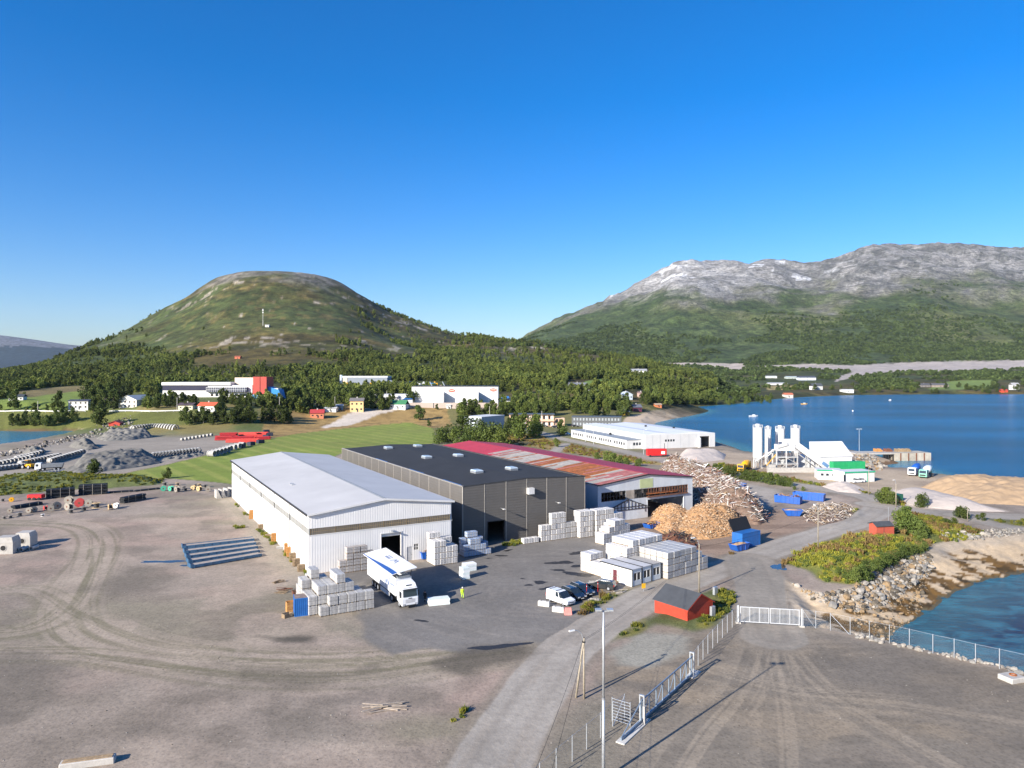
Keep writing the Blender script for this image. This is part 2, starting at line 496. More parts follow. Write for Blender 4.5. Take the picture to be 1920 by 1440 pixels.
P['veg8'] = [(1800, 965), (1920, 972), (1960, 985), (1920, 988), (1850, 978)]
P['brown'] = [(1150, 1000), (1230, 980), (1330, 940), (1450, 955), (1560, 965), (1540, 995), (1420, 1040), (1335, 1062), (1325, 1040), (1240, 1010)]
P['lgrav'] = [(1330, 905), (1380, 903), (1460, 918), (1450, 950), (1370, 975), (1330, 935)]
P['plant'] = [(1230, 845), (1360, 846), (1480, 862), (1700, 883), (1760, 898), (1800, 925), (1700, 938), (1600, 920), (1460, 898), (1300, 870)]
P['pale'] = [(1668, 918), (1740, 920), (1830, 945), (1900, 960), (1760, 957), (1685, 947)]
P['patch'] = [(1150, 1225), (1200, 1190), (1260, 1185), (1300, 1195), (1280, 1225), (1210, 1250), (1165, 1245)]
P['darkR'] = [(1540, 1190), (1700, 1218), (1920, 1270), (2100, 1330), (1920, 1420), (1700, 1330), (1600, 1270)]
P['hallpath'] = [(410, 935), (437, 935), (520, 1020), (580, 1078), (650, 1150), (690, 1195), (640, 1180), (560, 1095), (470, 1010)]
PWD = {k: PW(v) for k, v in P.items()}
TP = {}      # outlines in the picture, for sloping ground
TP['g1'] = [(-50, 752), (60, 743), (130, 734), (182, 729), (178, 768), (-50, 772)]
TP['b1'] = [(-20, 742), (60, 730), (120, 724), (182, 722), (182, 731), (130, 735), (60, 744)]
TP['bank'] = [(-60, 806), (-60, 772), (360, 771), (480, 776), (480, 792), (340, 796), (140, 805)]
TP['g2'] = [(1096, 714), (1128, 709), (1136, 716), (1110, 727), (1092, 727)]
TP['y1'] = [(1018, 684), (1056, 686), (1054, 692), (1020, 690)]
TP['g3'] = [(1760, 718), (1800, 713), (1862, 712), (1866, 726), (1790, 731), (1740, 730)]
TP['y2'] = [(1436, 724), (1486, 723), (1490, 730), (1440, 732)]
TP['q1'] = [(1400, 687), (1520, 682), (1600, 685), (1700, 679), (1920, 675), (2100, 672), (2100, 690), (1920, 692), (1800, 697), (1660, 698), (1610, 706), (1565, 716), (1572, 706), (1600, 697), (1500, 692)]
TP['q2'] = [(1225, 681), (1300, 680), (1392, 682), (1400, 690), (1380, 695), (1330, 686), (1230, 685)]
TP['y3'] = [(300, 757), (180, 755), (182, 742), (305, 745)]
TP['g4'] = [(1000, 728), (1060, 728), (1060, 736), (1010, 737)]

MOUNDS += [(PWD['veg1'], 1.3, 7.0), (PWD['veg2'], 1.0, 8.0), (PWD['berm'], 2.0, 7.0), (PWD['veg3'], 0.35, 3.0), (PWD['veg4'], 0.6, 4.0), (PWD['veg7'], 0.3, 2.5)]

def build_ground():
    pxs = np.concatenate([np.arange(-330, -30, 6.0), np.arange(-30, 1950, 2.6), np.arange(1950, 2260, 6.0)])
    pys = np.concatenate([np.arange(2000, 1460, -9.0), np.arange(1460, 1000, -2.0), np.arange(1000, 788, -1.25)])
    Ys = F * CAMZ / (pys - HOR)
    y0 = Ys[-1]
    far = y0 * np.exp(np.arange(1, 400) * 0.0115)
    far = far[far < 11800]
    Ys = np.concatenate([Ys, far])
    nx, ny = len(pxs), len(Ys)
    X = ((pxs - CX) / F)[None, :] * Ys[:, None]
    Y = np.repeat(Ys[:, None], nx, 1)
    x, y = X.ravel(), Y.ravel()
    z = terrain(x, y)
    tpx = CX + F * x / y
    tpy = HOR + F * (CAMZ - z) / y
    n = x.size
    # slope, for rock on steep ground
    Z = z.reshape(ny, nx)
    dzy = np.gradient(Z, axis=0) / np.maximum(np.gradient(Y, axis=0), 1e-6)
    dzx = np.gradient(Z, axis=1) / np.maximum(np.gradient(X, axis=1), 1e-6)
    slope = np.sqrt(dzy ** 2 + dzx ** 2).ravel()
    near = y < 640
    col = np.empty((n, 3)); col[:] = (0.30, 0.268, 0.245)
    grassy = np.zeros(n); speck = np.ones(n); bmp = np.full(n, 0.03)
    reg = np.zeros(n, np.int8)
    nA = fbm(x / 23, y / 23, 5, 40); nB = fbm(x / 5.5, y / 5.5, 4, 50); nC = fbm(x / 1.6, y / 1.6, 3, 60)
    def mixc(m, c):
        nonlocal col
        m = m[:, None]
        col = col * (1 - m) + np.array(c)[None, :] * m
    def soft(poly, w=1.0, jit=2.0, sel=None):
        out = np.zeros(n)
        wx = [p[0] for p in poly]; wy = [p[1] for p in poly]
        s = (x > min(wx) - 8) & (x < max(wx) + 8) & (y > min(wy) - 8) & (y < max(wy) + 8)
        if s.any():
            d = sdf(poly, x[s], y[s]) + (nB[s] - 0.5) * jit * 2
            out[s] = sstep(-w, w, d)
        return out
    def softp(poly, w=2.0, jit=3.0):
        out = np.zeros(n)
        a = [p[0] for p in poly]; b = [p[1] for p in poly]
        s = (tpx > min(a) - 8) & (tpx < max(a) + 8) & (tpy > min(b) - 8) & (tpy < max(b) + 8) & (y > 400)
        if s.any():
            d = sdf(poly, tpx[s], tpy[s]) + (nA[s] - 0.5) * jit * 2
            out[s] = sstep(-w, w, d)
        return out
    # gravel yard: broad tone, pinkish against olive
    mixc(sstep(0.42, 0.62, nA) * 0.75, (0.345, 0.275, 0.25))
    mixc(sstep(0.50, 0.72, fbm(x / 40, y / 14, 4, 71)) * 0.8, (0.225, 0.216, 0.172))
    mixc(sstep(0.52, 0.70, nB) * 0.55, (0.19, 0.17, 0.152))
    mixc(sstep(0.54, 0.68, fbm(x / 13, y / 7, 5, 78)) * 0.55, (0.185, 0.165, 0.148))
    mixc(sstep(0.55, 0.68, fbm(x / 11, y / 9, 5, 79)) * 0.6, (0.40, 0.345, 0.31))
    mixc(sstep(150, 60, y) * sstep(700, 200, tpx) * 0.35, (0.26, 0.232, 0.20))
    mixc(sstep(0.60, 0.75, fbm(x / 9, y / 6, 4, 77)) * sstep(120, 75, y) * 0.45, (0.17, 0.155, 0.145))
    # lower right apron: old dusty asphalt
    m = soft(PW([(1150, 1240), (1330, 1160), (1395, 1135), (1480, 1140), (1510, 1178), (1700, 1214), (1920, 1264), (2300, 1370), (2300, 2200), (900, 2200), (1000, 1440), (1060, 1330)]), 1.5, 1.5)
    mixc(m * 0.9, (0.225, 0.207, 0.185))
    mixc(m * sstep(0.45, 0.62, fbm(x / 15, y / 15, 5, 91)) * 0.8, (0.29, 0.25, 0.20))
    mixc(m * sstep(0.56, 0.64, fbm(x / 4, y / 2.2, 4, 95)) * 0.5, (0.15, 0.14, 0.128))
    mixc(m * sstep(0.55, 0.7, fbm(x / 30, y / 5, 4, 93)) * 0.5, (0.165, 0.155, 0.145))
    mixc(soft(PWD['darkR'], 3.0, 3.0) * 0.6, (0.175, 0.163, 0.15))
    # tyre tracks worn into it
    tracks = [([(-60, 978), (60, 980), (140, 985), (178, 1003), (182, 1040), (150, 1090), (128, 1140), (150, 1190), (260, 1225), (420, 1240), (600, 1245), (760, 1238), (900, 1228), (1010, 1215)], 5.5, 0.75),
              ([(-60, 1190), (60, 1180), (130, 1140), (165, 1080), (178, 1030)], 4.0, 0.6),
              ([(-80, 1230), (100, 1225), (240, 1235), (430, 1262), (640, 1268), (800, 1250), (960, 1225)], 4.5, 0.6),
              ([(-80, 1120), (60, 1105), (150, 1150), (280, 1200), (420, 1222)], 3.5, 0.5),
              ([(420, 930), (470, 985), (540, 1050), (600, 1110), (680, 1170), (760, 1215)], 3.0, 0.45),
              ([(1450, 1190), (1520, 1280), (1640, 1350), (1800, 1440)], 4.0, 0.5), ([(1430, 1200), (1400, 1290), (1330, 1380), (1270, 1480)], 3.6, 0.5), ([(1440, 1190), (1460, 1260), (1480, 1350), (1490, 1480)], 3.2, 0.45),
              ([(1330, 1260), (1480, 1300), (1700, 1320), (1950, 1360)], 3.5, 0.4)]
    for pts, w, st in tracks:
        pl = smooth_line(PW(pts), 6)
        sel = y < 260
        d, al, sg = pldist(pl, x[sel], y[sel], along=True)
        s = d * sg
        streak = 0.55 * fbm(s * 0.9 + 40, al / 30, 2, 83) + 0.45 * fbm(s * 3.2 + 90, al / 45, 2, 84)
        env = sstep(w * 1.25, w * 0.35, d)
        m = np.zeros(n); m[sel] = env * st * sstep(0.44, 0.56, streak)
        right = 1.0 if pts[0][0] > 1000 else 0.0
        mixc(m, (0.195, 0.185, 0.135) if not right else (0.33, 0.295, 0.25))
        m = np.zeros(n); m[sel] = env * st * 0.75 * sstep(0.54, 0.44, streak)
        mixc(m, (0.36, 0.32, 0.28) if not right else (0.185, 0.172, 0.155))
    mixc(soft(PWD['hallpath'], 2.5, 2.5) * 0.75, (0.285, 0.27, 0.24))
    mixc(soft(PWD['patch'], 1.0, 1.2), (0.30, 0.305, 0.285))
    mixc(soft(PW([(1000, 1440), (1090, 1330), (1150, 1300), (1150, 1440), (1100, 1600), (900, 1600)]), 2.0, 2.0) * 0.7, (0.185, 0.178, 0.155))
    mixc(soft(PWD['conc'], 1.5, 1.5), (0.30, 0.283, 0.262))
    mixc(soft(PWD['brown'], 2.0, 2.5) * 0.85, (0.285, 0.215, 0.172))
    mixc(soft(PWD['brown'], 2.0, 2.5) * sstep(0.5, 0.65, fbm(x / 20, y / 4, 4, 12)) * 0.6, (0.17, 0.125, 0.10))
    mixc(soft(PWD['lgrav'], 1.5, 1.5) * 0.9, (0.36, 0.345, 0.335))
    mixc(soft(PWD['plant'], 2.0, 2.0), (0.40, 0.345, 0.285))
    mixc(soft(PWD['plant'], 2.0, 2.0) * sstep(0.45, 0.65, nA), (0.30, 0.25, 0.21))
    mixc(soft(PWD['pale'], 1.0, 1.0), (0.56, 0.51, 0.47))
    # general green / heath beyond the yards
    g = sstep(395, 450, y - 0.02 * (tpx - 960)) * (y < 700)
    g = g * (1 - sstep(1215, 1245, tpx + (nA - 0.5) * 40) * (y < 620))
    mixc(g, (0.115, 0.135, 0.04)); grassy = np.maximum(grassy, g)
    mixc(g * sstep(0.45, 0.6, nA), (0.20, 0.165, 0.06))
    gl = sstep(862, 838, tpy + (nB - 0.5) * 10) * sstep(800, 850, tpx) * sstep(1240, 1180, tpx + (nA - 0.5) * 60) * (y < 640)
    mixc(gl * 0.9, (0.16, 0.15, 0.055)); grassy = np.maximum(grassy, gl)
    for k, c, a in (('berm', (0.115, 0.135, 0.045), 1.0), ('dry', (0.31, 0.205, 0.075), 1.0), ('dry2', (0.26, 0.19, 0.07), 0.95), ('veg1', (0.14, 0.15, 0.035), 1.0), ('veg2', (0.15, 0.165, 0.04), 1.0),
                    ('veg3', (0.10, 0.12, 0.035), 0.9), ('veg4', (0.15, 0.165, 0.04), 0.95), ('veg5', (0.12, 0.125, 0.045), 0.9), ('veg6', (0.15, 0.13, 0.05), 0.9), ('veg7', (0.15, 0.14, 0.05), 0.85), ('veg8', (0.14, 0.145, 0.05), 0.9)):
        m = soft(PWD[k], 0.9, 1.3)
        mixc(m * a, c)
        mixc(m * a * sstep(0.48, 0.62, nB) * 0.6, (0.24, 0.205, 0.04) if k[:3] == 'veg' else tuple(v * 1.25 for v in c))
        mixc(m * a * sstep(0.5, 0.36, nB) * 0.6, tuple(v * 0.6 for v in c))
        grassy = np.maximum(grassy, m * a)
    for k in ('white1', 'white2'): mixc(soft(PWD[k], 1.5, 3.0), (0.60, 0.52, 0.43))
    # the mown field with its swaths
    m = soft(PWD['field'], 0.8, 0.8)
    pd = PWD['field']
    sw = np.sin((x * 0.80 + y * 0.60) * 2 * math.pi / 9.0 + (nA - 0.5) * 1.2)
    mixc(m, (0.185, 0.235, 0.038)); grassy = np.maximum(grassy, m)
    mixc(m * sstep(0.2, 0.8, sw) * (0.35 + 0.5 * nA), (0.31, 0.315, 0.075))
    mixc(m * sstep(0.45, 0.65, nA) * 0.4, (0.19, 0.205, 0.05))
    reg[m > 0.5] = 3
    fe = soft(PWD['field'], 0.6, 0.5)
    rim = sstep(0.02, 0.3, fe) * (1 - sstep(0.6, 0.98, fe))
    mixc(rim * 0.7, (0.09, 0.10, 0.03))
    # roads and paving
    road_m = np.zeros(n)
    for i, (pl, hw) in enumerate(ROADS_W):
        sel = (y < 560) & (tpx > 700)
        d, al, sg = pldist(pl, x[sel], y[sel], along=True)
        s = d * sg
        jit = (nB[sel] - 0.5) * 0.9
        m = np.zeros(n); m[sel] = sstep(hw + 0.5, hw - 0.15, d + jit)
        mixc(m, (0.345, 0.335, 0.325) if i != 1 else (0.27, 0.26, 0.245)); road_m = np.maximum(road_m, m)
        sh = np.zeros(n); sh[sel] = sstep(hw + 1.9, hw + 0.3, d + jit * 2) * (1 - m[sel])
        mixc(sh * 0.75 * (1 - grassy * 0.5), (0.235, 0.215, 0.19))
        wt = np.zeros(n); wt[sel] = np.exp(-((np.abs(s) - 1.7) / 0.55) ** 2) * (0.35 + 0.65 * fbm(s, al / 14, 3, 31))
        mixc(wt * m * 0.5, (0.22, 0.207, 0.195))
        ct = np.zeros(n); ct[sel] = sstep(0.55, 0.7, fbm(s / 0.8, al / 9, 3, 37))
        mixc(ct * m * 0.4, (0.33, 0.305, 0.28))
        grassy *= (1 - m)
        reg[m > 0.5] = 1
    m = soft(PWD['paved'], 0.8, 1.6) * (reg != 1)
    mixc(m, (0.185, 0.185, 0.19)); road_m = np.maximum(road_m, m * 0.8)
    mixc(m * sstep(0.40, 0.62, nA) * 0.6, (0.225, 0.22, 0.215))
    cx, cyy = G(1010, 1110)[:2]
    ang = np.hypot(x - cx, (y - cyy))
    mixc(m * sstep(0.55, 0.7, fbm(ang * 1.1, np.arctan2(y - cyy, x - cx) * 3, 3, 5)) * 0.35 * sstep(60, 20, ang), (0.26, 0.25, 0.245))
    reg[(m > 0.5)] = 2
    grassy *= (1 - m)
    # dirt washed over the paving edge
    mixc(soft(PW([(780, 1245), (870, 1222), (985, 1200), (1010, 1215), (960, 1240), (860, 1262)]), 1.5, 2.0) * 0.8, (0.095, 0.088, 0.078))
    mixc(soft(PW([(425, 1245), (540, 1262), (640, 1262), (700, 1245), (720, 1255), (600, 1285), (520, 1275)]), 1.5, 4.0) * 0.5, (0.12, 0.112, 0.095))
    mixc(soft(PW([(470, 1192), (500, 1190), (580, 1196), (585, 1203), (530, 1206)]), 1.0, 1.4) * 0.9, (0.09, 0.085, 0.075))
    mixc(soft(PW([(250, 1066), (330, 1060), (360, 1080), (300, 1100), (190, 1125), (170, 1100)]), 3.0, 3.5) * 0.7, (0.14, 0.13, 0.115))
    mixc(soft(PW([(-60, 1235), (60, 1225), (140, 1255), (110, 1320), (-60, 1350)]), 3.0, 5.0) * 0.6, (0.15, 0.14, 0.125))
    mixc(soft(PW([(500, 1350), (600, 1340), (700, 1365), (640, 1400), (520, 1390)]), 2.0, 4.0) * 0.4, (0.15, 0.14, 0.125))
    # beach
    sel = (x > 20) & (x < 230) & (y > 60) & (y < 240)
    sb = np.full(n, -99.0); sb[sel] = sdf(BEACH, x[sel], y[sel])
    b = sstep(-0.4, 0.6, sb)
    hgt = z - SEA
    mixc(b, (0.50, 0.415, 0.31))
    sea_w = sstep(0.49, 0.555, fbm(x / 3.0, y / 1.9, 5, 66) + 0.09 * sstep(0.9, 0.4, hgt) + 0.05 * sstep(1.5, 0.9, hgt) - 0.14 * sstep(1.2, 1.6, hgt))
    mixc(b * sea_w * 0.95, (0.150, 0.082, 0.016))
    mixc(b * sstep(0.5, 0.66, nC) * sea_w, (0.06, 0.04, 0.015))
    rim = sstep(1.7, 2.4, hgt) * b
    mixc(rim * 0.8, (0.40, 0.36, 0.31))
    mixc(b * (hgt < 0.12), (0.10, 0.09, 0.06))
    reg[sb > 0] = 4
    speck = np.where(sb > 0, 0.6, speck * (1 - 0.75 * road_m))
    # shores of the bays
    sh = np.zeros(n); under = np.zeros(n)
    for W in WATER:
        wx = [p[0] for p in W]; wy = [p[1] for p in W]
        s = (x > min(wx) - 60) & (x < max(wx) + 60) & (y > min(wy) - 60) & (y < max(wy) + 60)
        d = sdf(W, x[s], y[s]); k = y[s] / 1000
        sh[s] = np.maximum(sh[s], sstep(-(7 + 9 * k) + (nA[s] - 0.5) * 8, -3, d))
    mixc(sh, (0.40, 0.33, 0.25))
    mixc(sh * (z < SEA + 1.0), (0.15, 0.10, 0.06))
    spit = softp([(1160, 800), (1175, 782), (1215, 772), (1270, 764), (1330, 763), (1340, 772), (1300, 780), (1240, 800)], 2, 2)
    mixc(spit, (0.56, 0.47, 0.37)); grassy *= (1 - spit); grassy *= (1 - sh)
    # hillsides
    fa = sstep(560, 720, y)
    hN = fbm(x / 70, y / 70, 5, 101); hM = fbm(x / 240, y / 240, 4, 105); hF = fbm(x / 16, y / 16, 4, 108)
    hc = np.empty((n, 3)); hc[:] = (0.050, 0.052, 0.014)
    def mh(m, c):
        nonlocal hc
        hc = hc * (1 - m[:, None]) + np.array(c)[None, :] * m[:, None]
    hillz = np.clip(z / 300, 0, 1)
    mh(sstep(0.42, 0.60, hN) * 0.8, (0.090, 0.068, 0.020))
    mh(sstep(0.48, 0.62, hM) * 0.75, (0.048, 0.066, 0.020))
    mh(sstep(0.52, 0.70, hF) * 0.5 * sstep(60, 140, z), (0.17, 0.125, 0.045))
    mh(sstep(0.60, 0.67, hF * 0.6 + fbm(x / 120, y / 90, 3, 111) * 0.4) * sstep(60, 100, z) * 0.85, (0.30, 0.265, 0.22))
    top = sstep(0.80, 1.0, hillz + (hN - 0.5) * 0.5)
    mh(sstep(420, 250, tpx + (hN - 0.5) * 200) * 0.7, (0.050, 0.072, 0.020))
    mh(top * 0.75, (0.20, 0.185, 0.17)); mh(top * sstep(0.5, 0.62, hF) * 0.7, (0.075, 0.08, 0.045))
    bmp = np.where(y > 600, 1.6, bmp)
    # the big mountain
    mt = (y > 1950) & (tpx > 800)
    mm = sstep(1900, 2300, y) * (tpx > 800)
    mN = fbm(x / 420, y / 420, 6, 121, 0.58); mF = fbm(x / 90, y / 90, 5, 131, 0.6)
    mc = np.empty((n, 3)); mc[:] = (0.044, 0.066, 0.020)
    def mix2(m, c):
        nonlocal mc
        mc = mc * (1 - m[:, None]) + np.array(c)[None, :] * m[:, None]
    mix2(sstep(0.45, 0.62, mF) * 0.6, (0.085, 0.112, 0.036))
    mix2(sstep(0.52, 0.68, mN) * 0.6, (0.120, 0.128, 0.045))
    tl = z - 105 + (mN - 0.5) * 520 + (mF - 0.5) * 260
    mix2(sstep(290, 440, tl) * 0.85, (0.145, 0.142, 0.108))
    mix2(sstep(400, 520, tl), (0.235, 0.228, 0.218))
    mix2(sstep(400, 560, tl) * sstep(0.48, 0.56, mF) * 0.85, (0.105, 0.108, 0.085))
    mix2(sstep(0.52, 0.68, mF + 0.25 * (slope - 0.35)) * sstep(380, 480, tl) * 0.75, (0.12, 0.118, 0.118))
    br = sstep(1560, 1300, tpx) * sstep(1120, 1250, tpx) * sstep(430, 640, z)
    mix2(br * sstep(0.44, 0.58, mF) * 0.8, (0.42, 0.41, 0.40))
    mix2(sstep(0.67, 0.71, fbm(x / 130, y / 130, 4, 141)) * sstep(560, 680, z) * sstep(1650, 1400, tpx) * 0.95, (0.75, 0.76, 0.78))
    hc = hc * (1 - mm[:, None]) + mc * mm[:, None]
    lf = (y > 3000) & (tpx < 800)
    hc[lf] = np.where((z[lf] + (mN[lf] - 0.5) * 200 > 330)[:, None], (0.13, 0.135, 0.155), (0.022, 0.036, 0.048))  # blue of the distant haze is put into these ridge colours
    col = np.minimum(col * np.array((0.95, 0.875, 0.765))[None, :], 0.8) * (1 - grassy[:, None]) + col * grassy[:, None]
    col = col * (1 - fa[:, None]) + hc * fa[:, None]
    speck = speck * (1 - fa)
    bmp = np.where(mt, 11.0, bmp)
    for k, c in (('g1', (0.19, 0.25, 0.05)), ('b1', (0.20, 0.16, 0.07)), ('bank', (0.16, 0.17, 0.04)), ('g2', (0.17, 0.25, 0.05)), ('y1', (0.33, 0.22, 0.07)), ('g3', (0.17, 0.23, 0.055)), ('y2', (0.36, 0.29, 0.12)), ('q1', (0.40, 0.35, 0.315)), ('q2', (0.42, 0.36, 0.31)), ('y3', (0.17, 0.17, 0.05)), ('g4', (0.15, 0.19, 0.05))):
        m = softp(TP[k], 1.2, 1.8)
        mixc(m, c)
        mixc(m * sstep(0.45, 0.65, nA) * 0.5, tuple(v * 0.72 for v in c))
        bmp = np.where(m > 0.5, 0.4, bmp)
        if k in ('bank', 'g1'): grassy = np.maximum(grassy, m * 0.6)
    reg[(reg == 0) & (y > 600)] = 5
    reg[(reg == 5) & (y > 1960)] = 6
    # faces by region
    idx = np.arange(n).reshape(ny, nx)
    quad = np.stack([idx[:-1, :-1], idx[:-1, 1:], idx[1:, 1:], idx[1:, :-1]], -1).reshape(-1, 4)
    rq = reg[quad]
    fr = np.max(np.where(rq == 0, 0, rq), axis=1)
    fr = np.where((rq == 0).sum(1) >= 2, 0, fr)
    fr = np.where((fr < 5) & ((rq >= 5).any(1)), 5, fr)
    fr = np.where((rq == 6).any(1), 6, fr)
    # sea floor far from any shore is never seen
    names = {0: ("ground", "bare gravel yards and rough ground around the halls and roads", "ground"), 1: ("road", "dusty asphalt road curving past the halls, sheds and gate", "road"),
             2: ("paved_yard", "grey asphalt loading yard in front of the white and grey halls", "pavement"), 3: ("field", "mown green hayfield with pale swaths behind the halls", "field"),
             4: ("beach", "pale sandy beach with brown seaweed below the fence", "beach"), 5: ("hillside", "dome-shaped heath hill with wooded lower slopes beyond the houses", "hill"),
             6: ("mountain", "long bare rocky mountain beyond the blue bay", "mountain")}
    gm = ground_mat()
    for k, (nm, lb, ct) in names.items():
        q = quad[fr == k]
        if not len(q): continue
        used, inv = np.unique(q.ravel(), return_inverse=True)
        me = bpy.data.meshes.new(nm)
        me.vertices.add(len(used)); me.vertices.foreach_set("co", np.stack([x[used], y[used], z[used]], -1).ravel())
        me.loops.add(q.size); me.loops.foreach_set("vertex_index", inv.astype(np.int32))
        me.polygons.add(len(q)); me.polygons.foreach_set("loop_start", np.arange(0, q.size, 4, dtype=np.int32))
        me.polygons.foreach_set("loop_total", np.full(len(q), 4, np.int32))
        me.polygons.foreach_set("use_smooth", np.ones(len(q), bool))
        a = me.attributes.new("tone", 'FLOAT_COLOR', 'POINT')
        a.data.foreach_set("color", np.concatenate([col[used], np.ones((len(used), 1))], 1).astype(np.float32).ravel())
        a = me.attributes.new("cover", 'FLOAT_COLOR', 'POINT')
        a.data.foreach_set("color", np.stack([grassy[used], speck[used], bmp[used], np.ones(len(used))], 1).astype(np.float32).ravel())
        me.materials.append(gm)
        me.update(calc_edges=True)
        tag(place(nm, me), lb, ct, kind="structure")

def ground_mat():
    m = bpy.data.materials.new("terrain_surface"); m.use_nodes = True
    N, L = m.node_tree.nodes, m.node_tree.links
    p = N["Principled BSDF"]; p.inputs["Roughness"].default_value = 0.9; p.inputs["Specular IOR Level"].default_value = 0.25
    at_ = N.new("ShaderNodeAttribute"); at_.attribute_name = "tone"
    cv = N.new("ShaderNodeAttribute"); cv.attribute_name = "cover"
    sp = N.new("ShaderNodeSeparateColor"); L.new(cv.outputs["Color"], sp.inputs[0])
    tc = N.new("ShaderNodeTexCoord")
    def noise(sc, det, rg=0.6):
        t = N.new("ShaderNodeTexNoise"); t.inputs["Scale"].default_value = sc; t.inputs["Detail"].default_value = det; t.inputs["Roughness"].default_value = rg
        L.new(tc.outputs["Object"], t.inputs["Vector"]); return t
    def rng(src, a, b, c, d):
        r = N.new("ShaderNodeMapRange"); r.inputs[1].default_value = a; r.inputs[2].default_value = b; r.inputs[3].default_value = c; r.inputs[4].default_value = d
        L.new(src, r.inputs[0]); return r.outputs[0]
    def mul(c, f):
        x = N.new("ShaderNodeMix"); x.data_type = 'RGBA'; x.blend_type = 'MULTIPLY'; x.inputs[0].default_value = 1.0
        L.new(c, x.inputs[6]); L.new(f, x.inputs[7]); return x.outputs[2]
    n1 = noise(1.1, 7, 0.72); n2 = noise(0.13, 5, 0.6); n3 = noise(0.02, 6, 0.62); n4 = noise(6.0, 3)
    c = mul(at_.outputs["Color"], rng(n1.outputs["Fac"], 0.32, 0.68, 0.84, 1.14))
    c = mul(c, rng(n2.outputs["Fac"], 0.3, 0.7, 0.86, 1.12))
    c = mul(c, rng(n3.outputs["Fac"], 0.3, 0.7, 0.86, 1.12))
    # broken rock and scrub on the hills, at two scales
    n5 = noise(0.035, 9, 0.75); n6 = noise(0.011, 6, 0.7)
    for q_, lo_, hi_ in ((n5, 0.42, 1.55), (n6, 0.66, 1.32)):
        hm = N.new("ShaderNodeMix"); hm.data_type = 'RGBA'; hm.blend_type = 'MULTIPLY'
        L.new(rng(sp.outputs[2], 0.5, 1.5, 0.0, 1.0), hm.inputs[0]); L.new(c, hm.inputs[6]); L.new(rng(q_.outputs["Fac"], 0.36, 0.64, lo_, hi_), hm.inputs[7]); c = hm.outputs[2]
    # stones in the gravel, blades in the grass
    dk = N.new("ShaderNodeMix"); dk.data_type = 'RGBA'; dk.blend_type = 'MULTIPLY'
    L.new(sp.outputs[0], dk.inputs[0]); L.new(c, dk.inputs[6]); L.new(rng(n4.outputs["Fac"], 0.35, 0.65, 0.60, 1.30), dk.inputs[7])
    sk = N.new("ShaderNodeMix"); sk.data_type = 'RGBA'; sk.blend_type = 'MULTIPLY'
    L.new(sp.outputs[1], sk.inputs[0]); L.new(dk.outputs[2], sk.inputs[6])
    vo = N.new("ShaderNodeTexVoronoi"); vo.inputs["Scale"].default_value = 2.6; L.new(tc.outputs["Object"], vo.inputs["Vector"])
    L.new(rng(vo.outputs["Distance"], 0.0, 0.55, 0.78, 1.07), sk.inputs[7])
    L.new(sk.outputs[2], p.inputs["Base Color"])
    # relief: fine near by, coarse on the hills
    fine = noise(2.2, 5, 0.65); coarse = noise(0.045, 7, 0.66)
    mixh = N.new("ShaderNodeMix"); mixh.data_type = 'FLOAT'
    L.new(rng(sp.outputs[2], 0.3, 1.0, 0.0, 1.0), mixh.inputs[0]); L.new(fine.outputs["Fac"], mixh.inputs[2]); L.new(coarse.outputs["Fac"], mixh.inputs[3])
    b = N.new("ShaderNodeBump"); b.inputs["Strength"].default_value = 0.8
    ds = N.new("ShaderNodeMath"); ds.operation = 'MULTIPLY'; ds.inputs[1].default_value = 2.2
    L.new(sp.outputs[2], ds.inputs[0]); L.new(ds.outputs[0], b.inputs["Distance"])
    L.new(mixh.outputs[0], b.inputs["Height"]); L.new(b.outputs[0], p.inputs["Normal"])
    return m

build_ground()

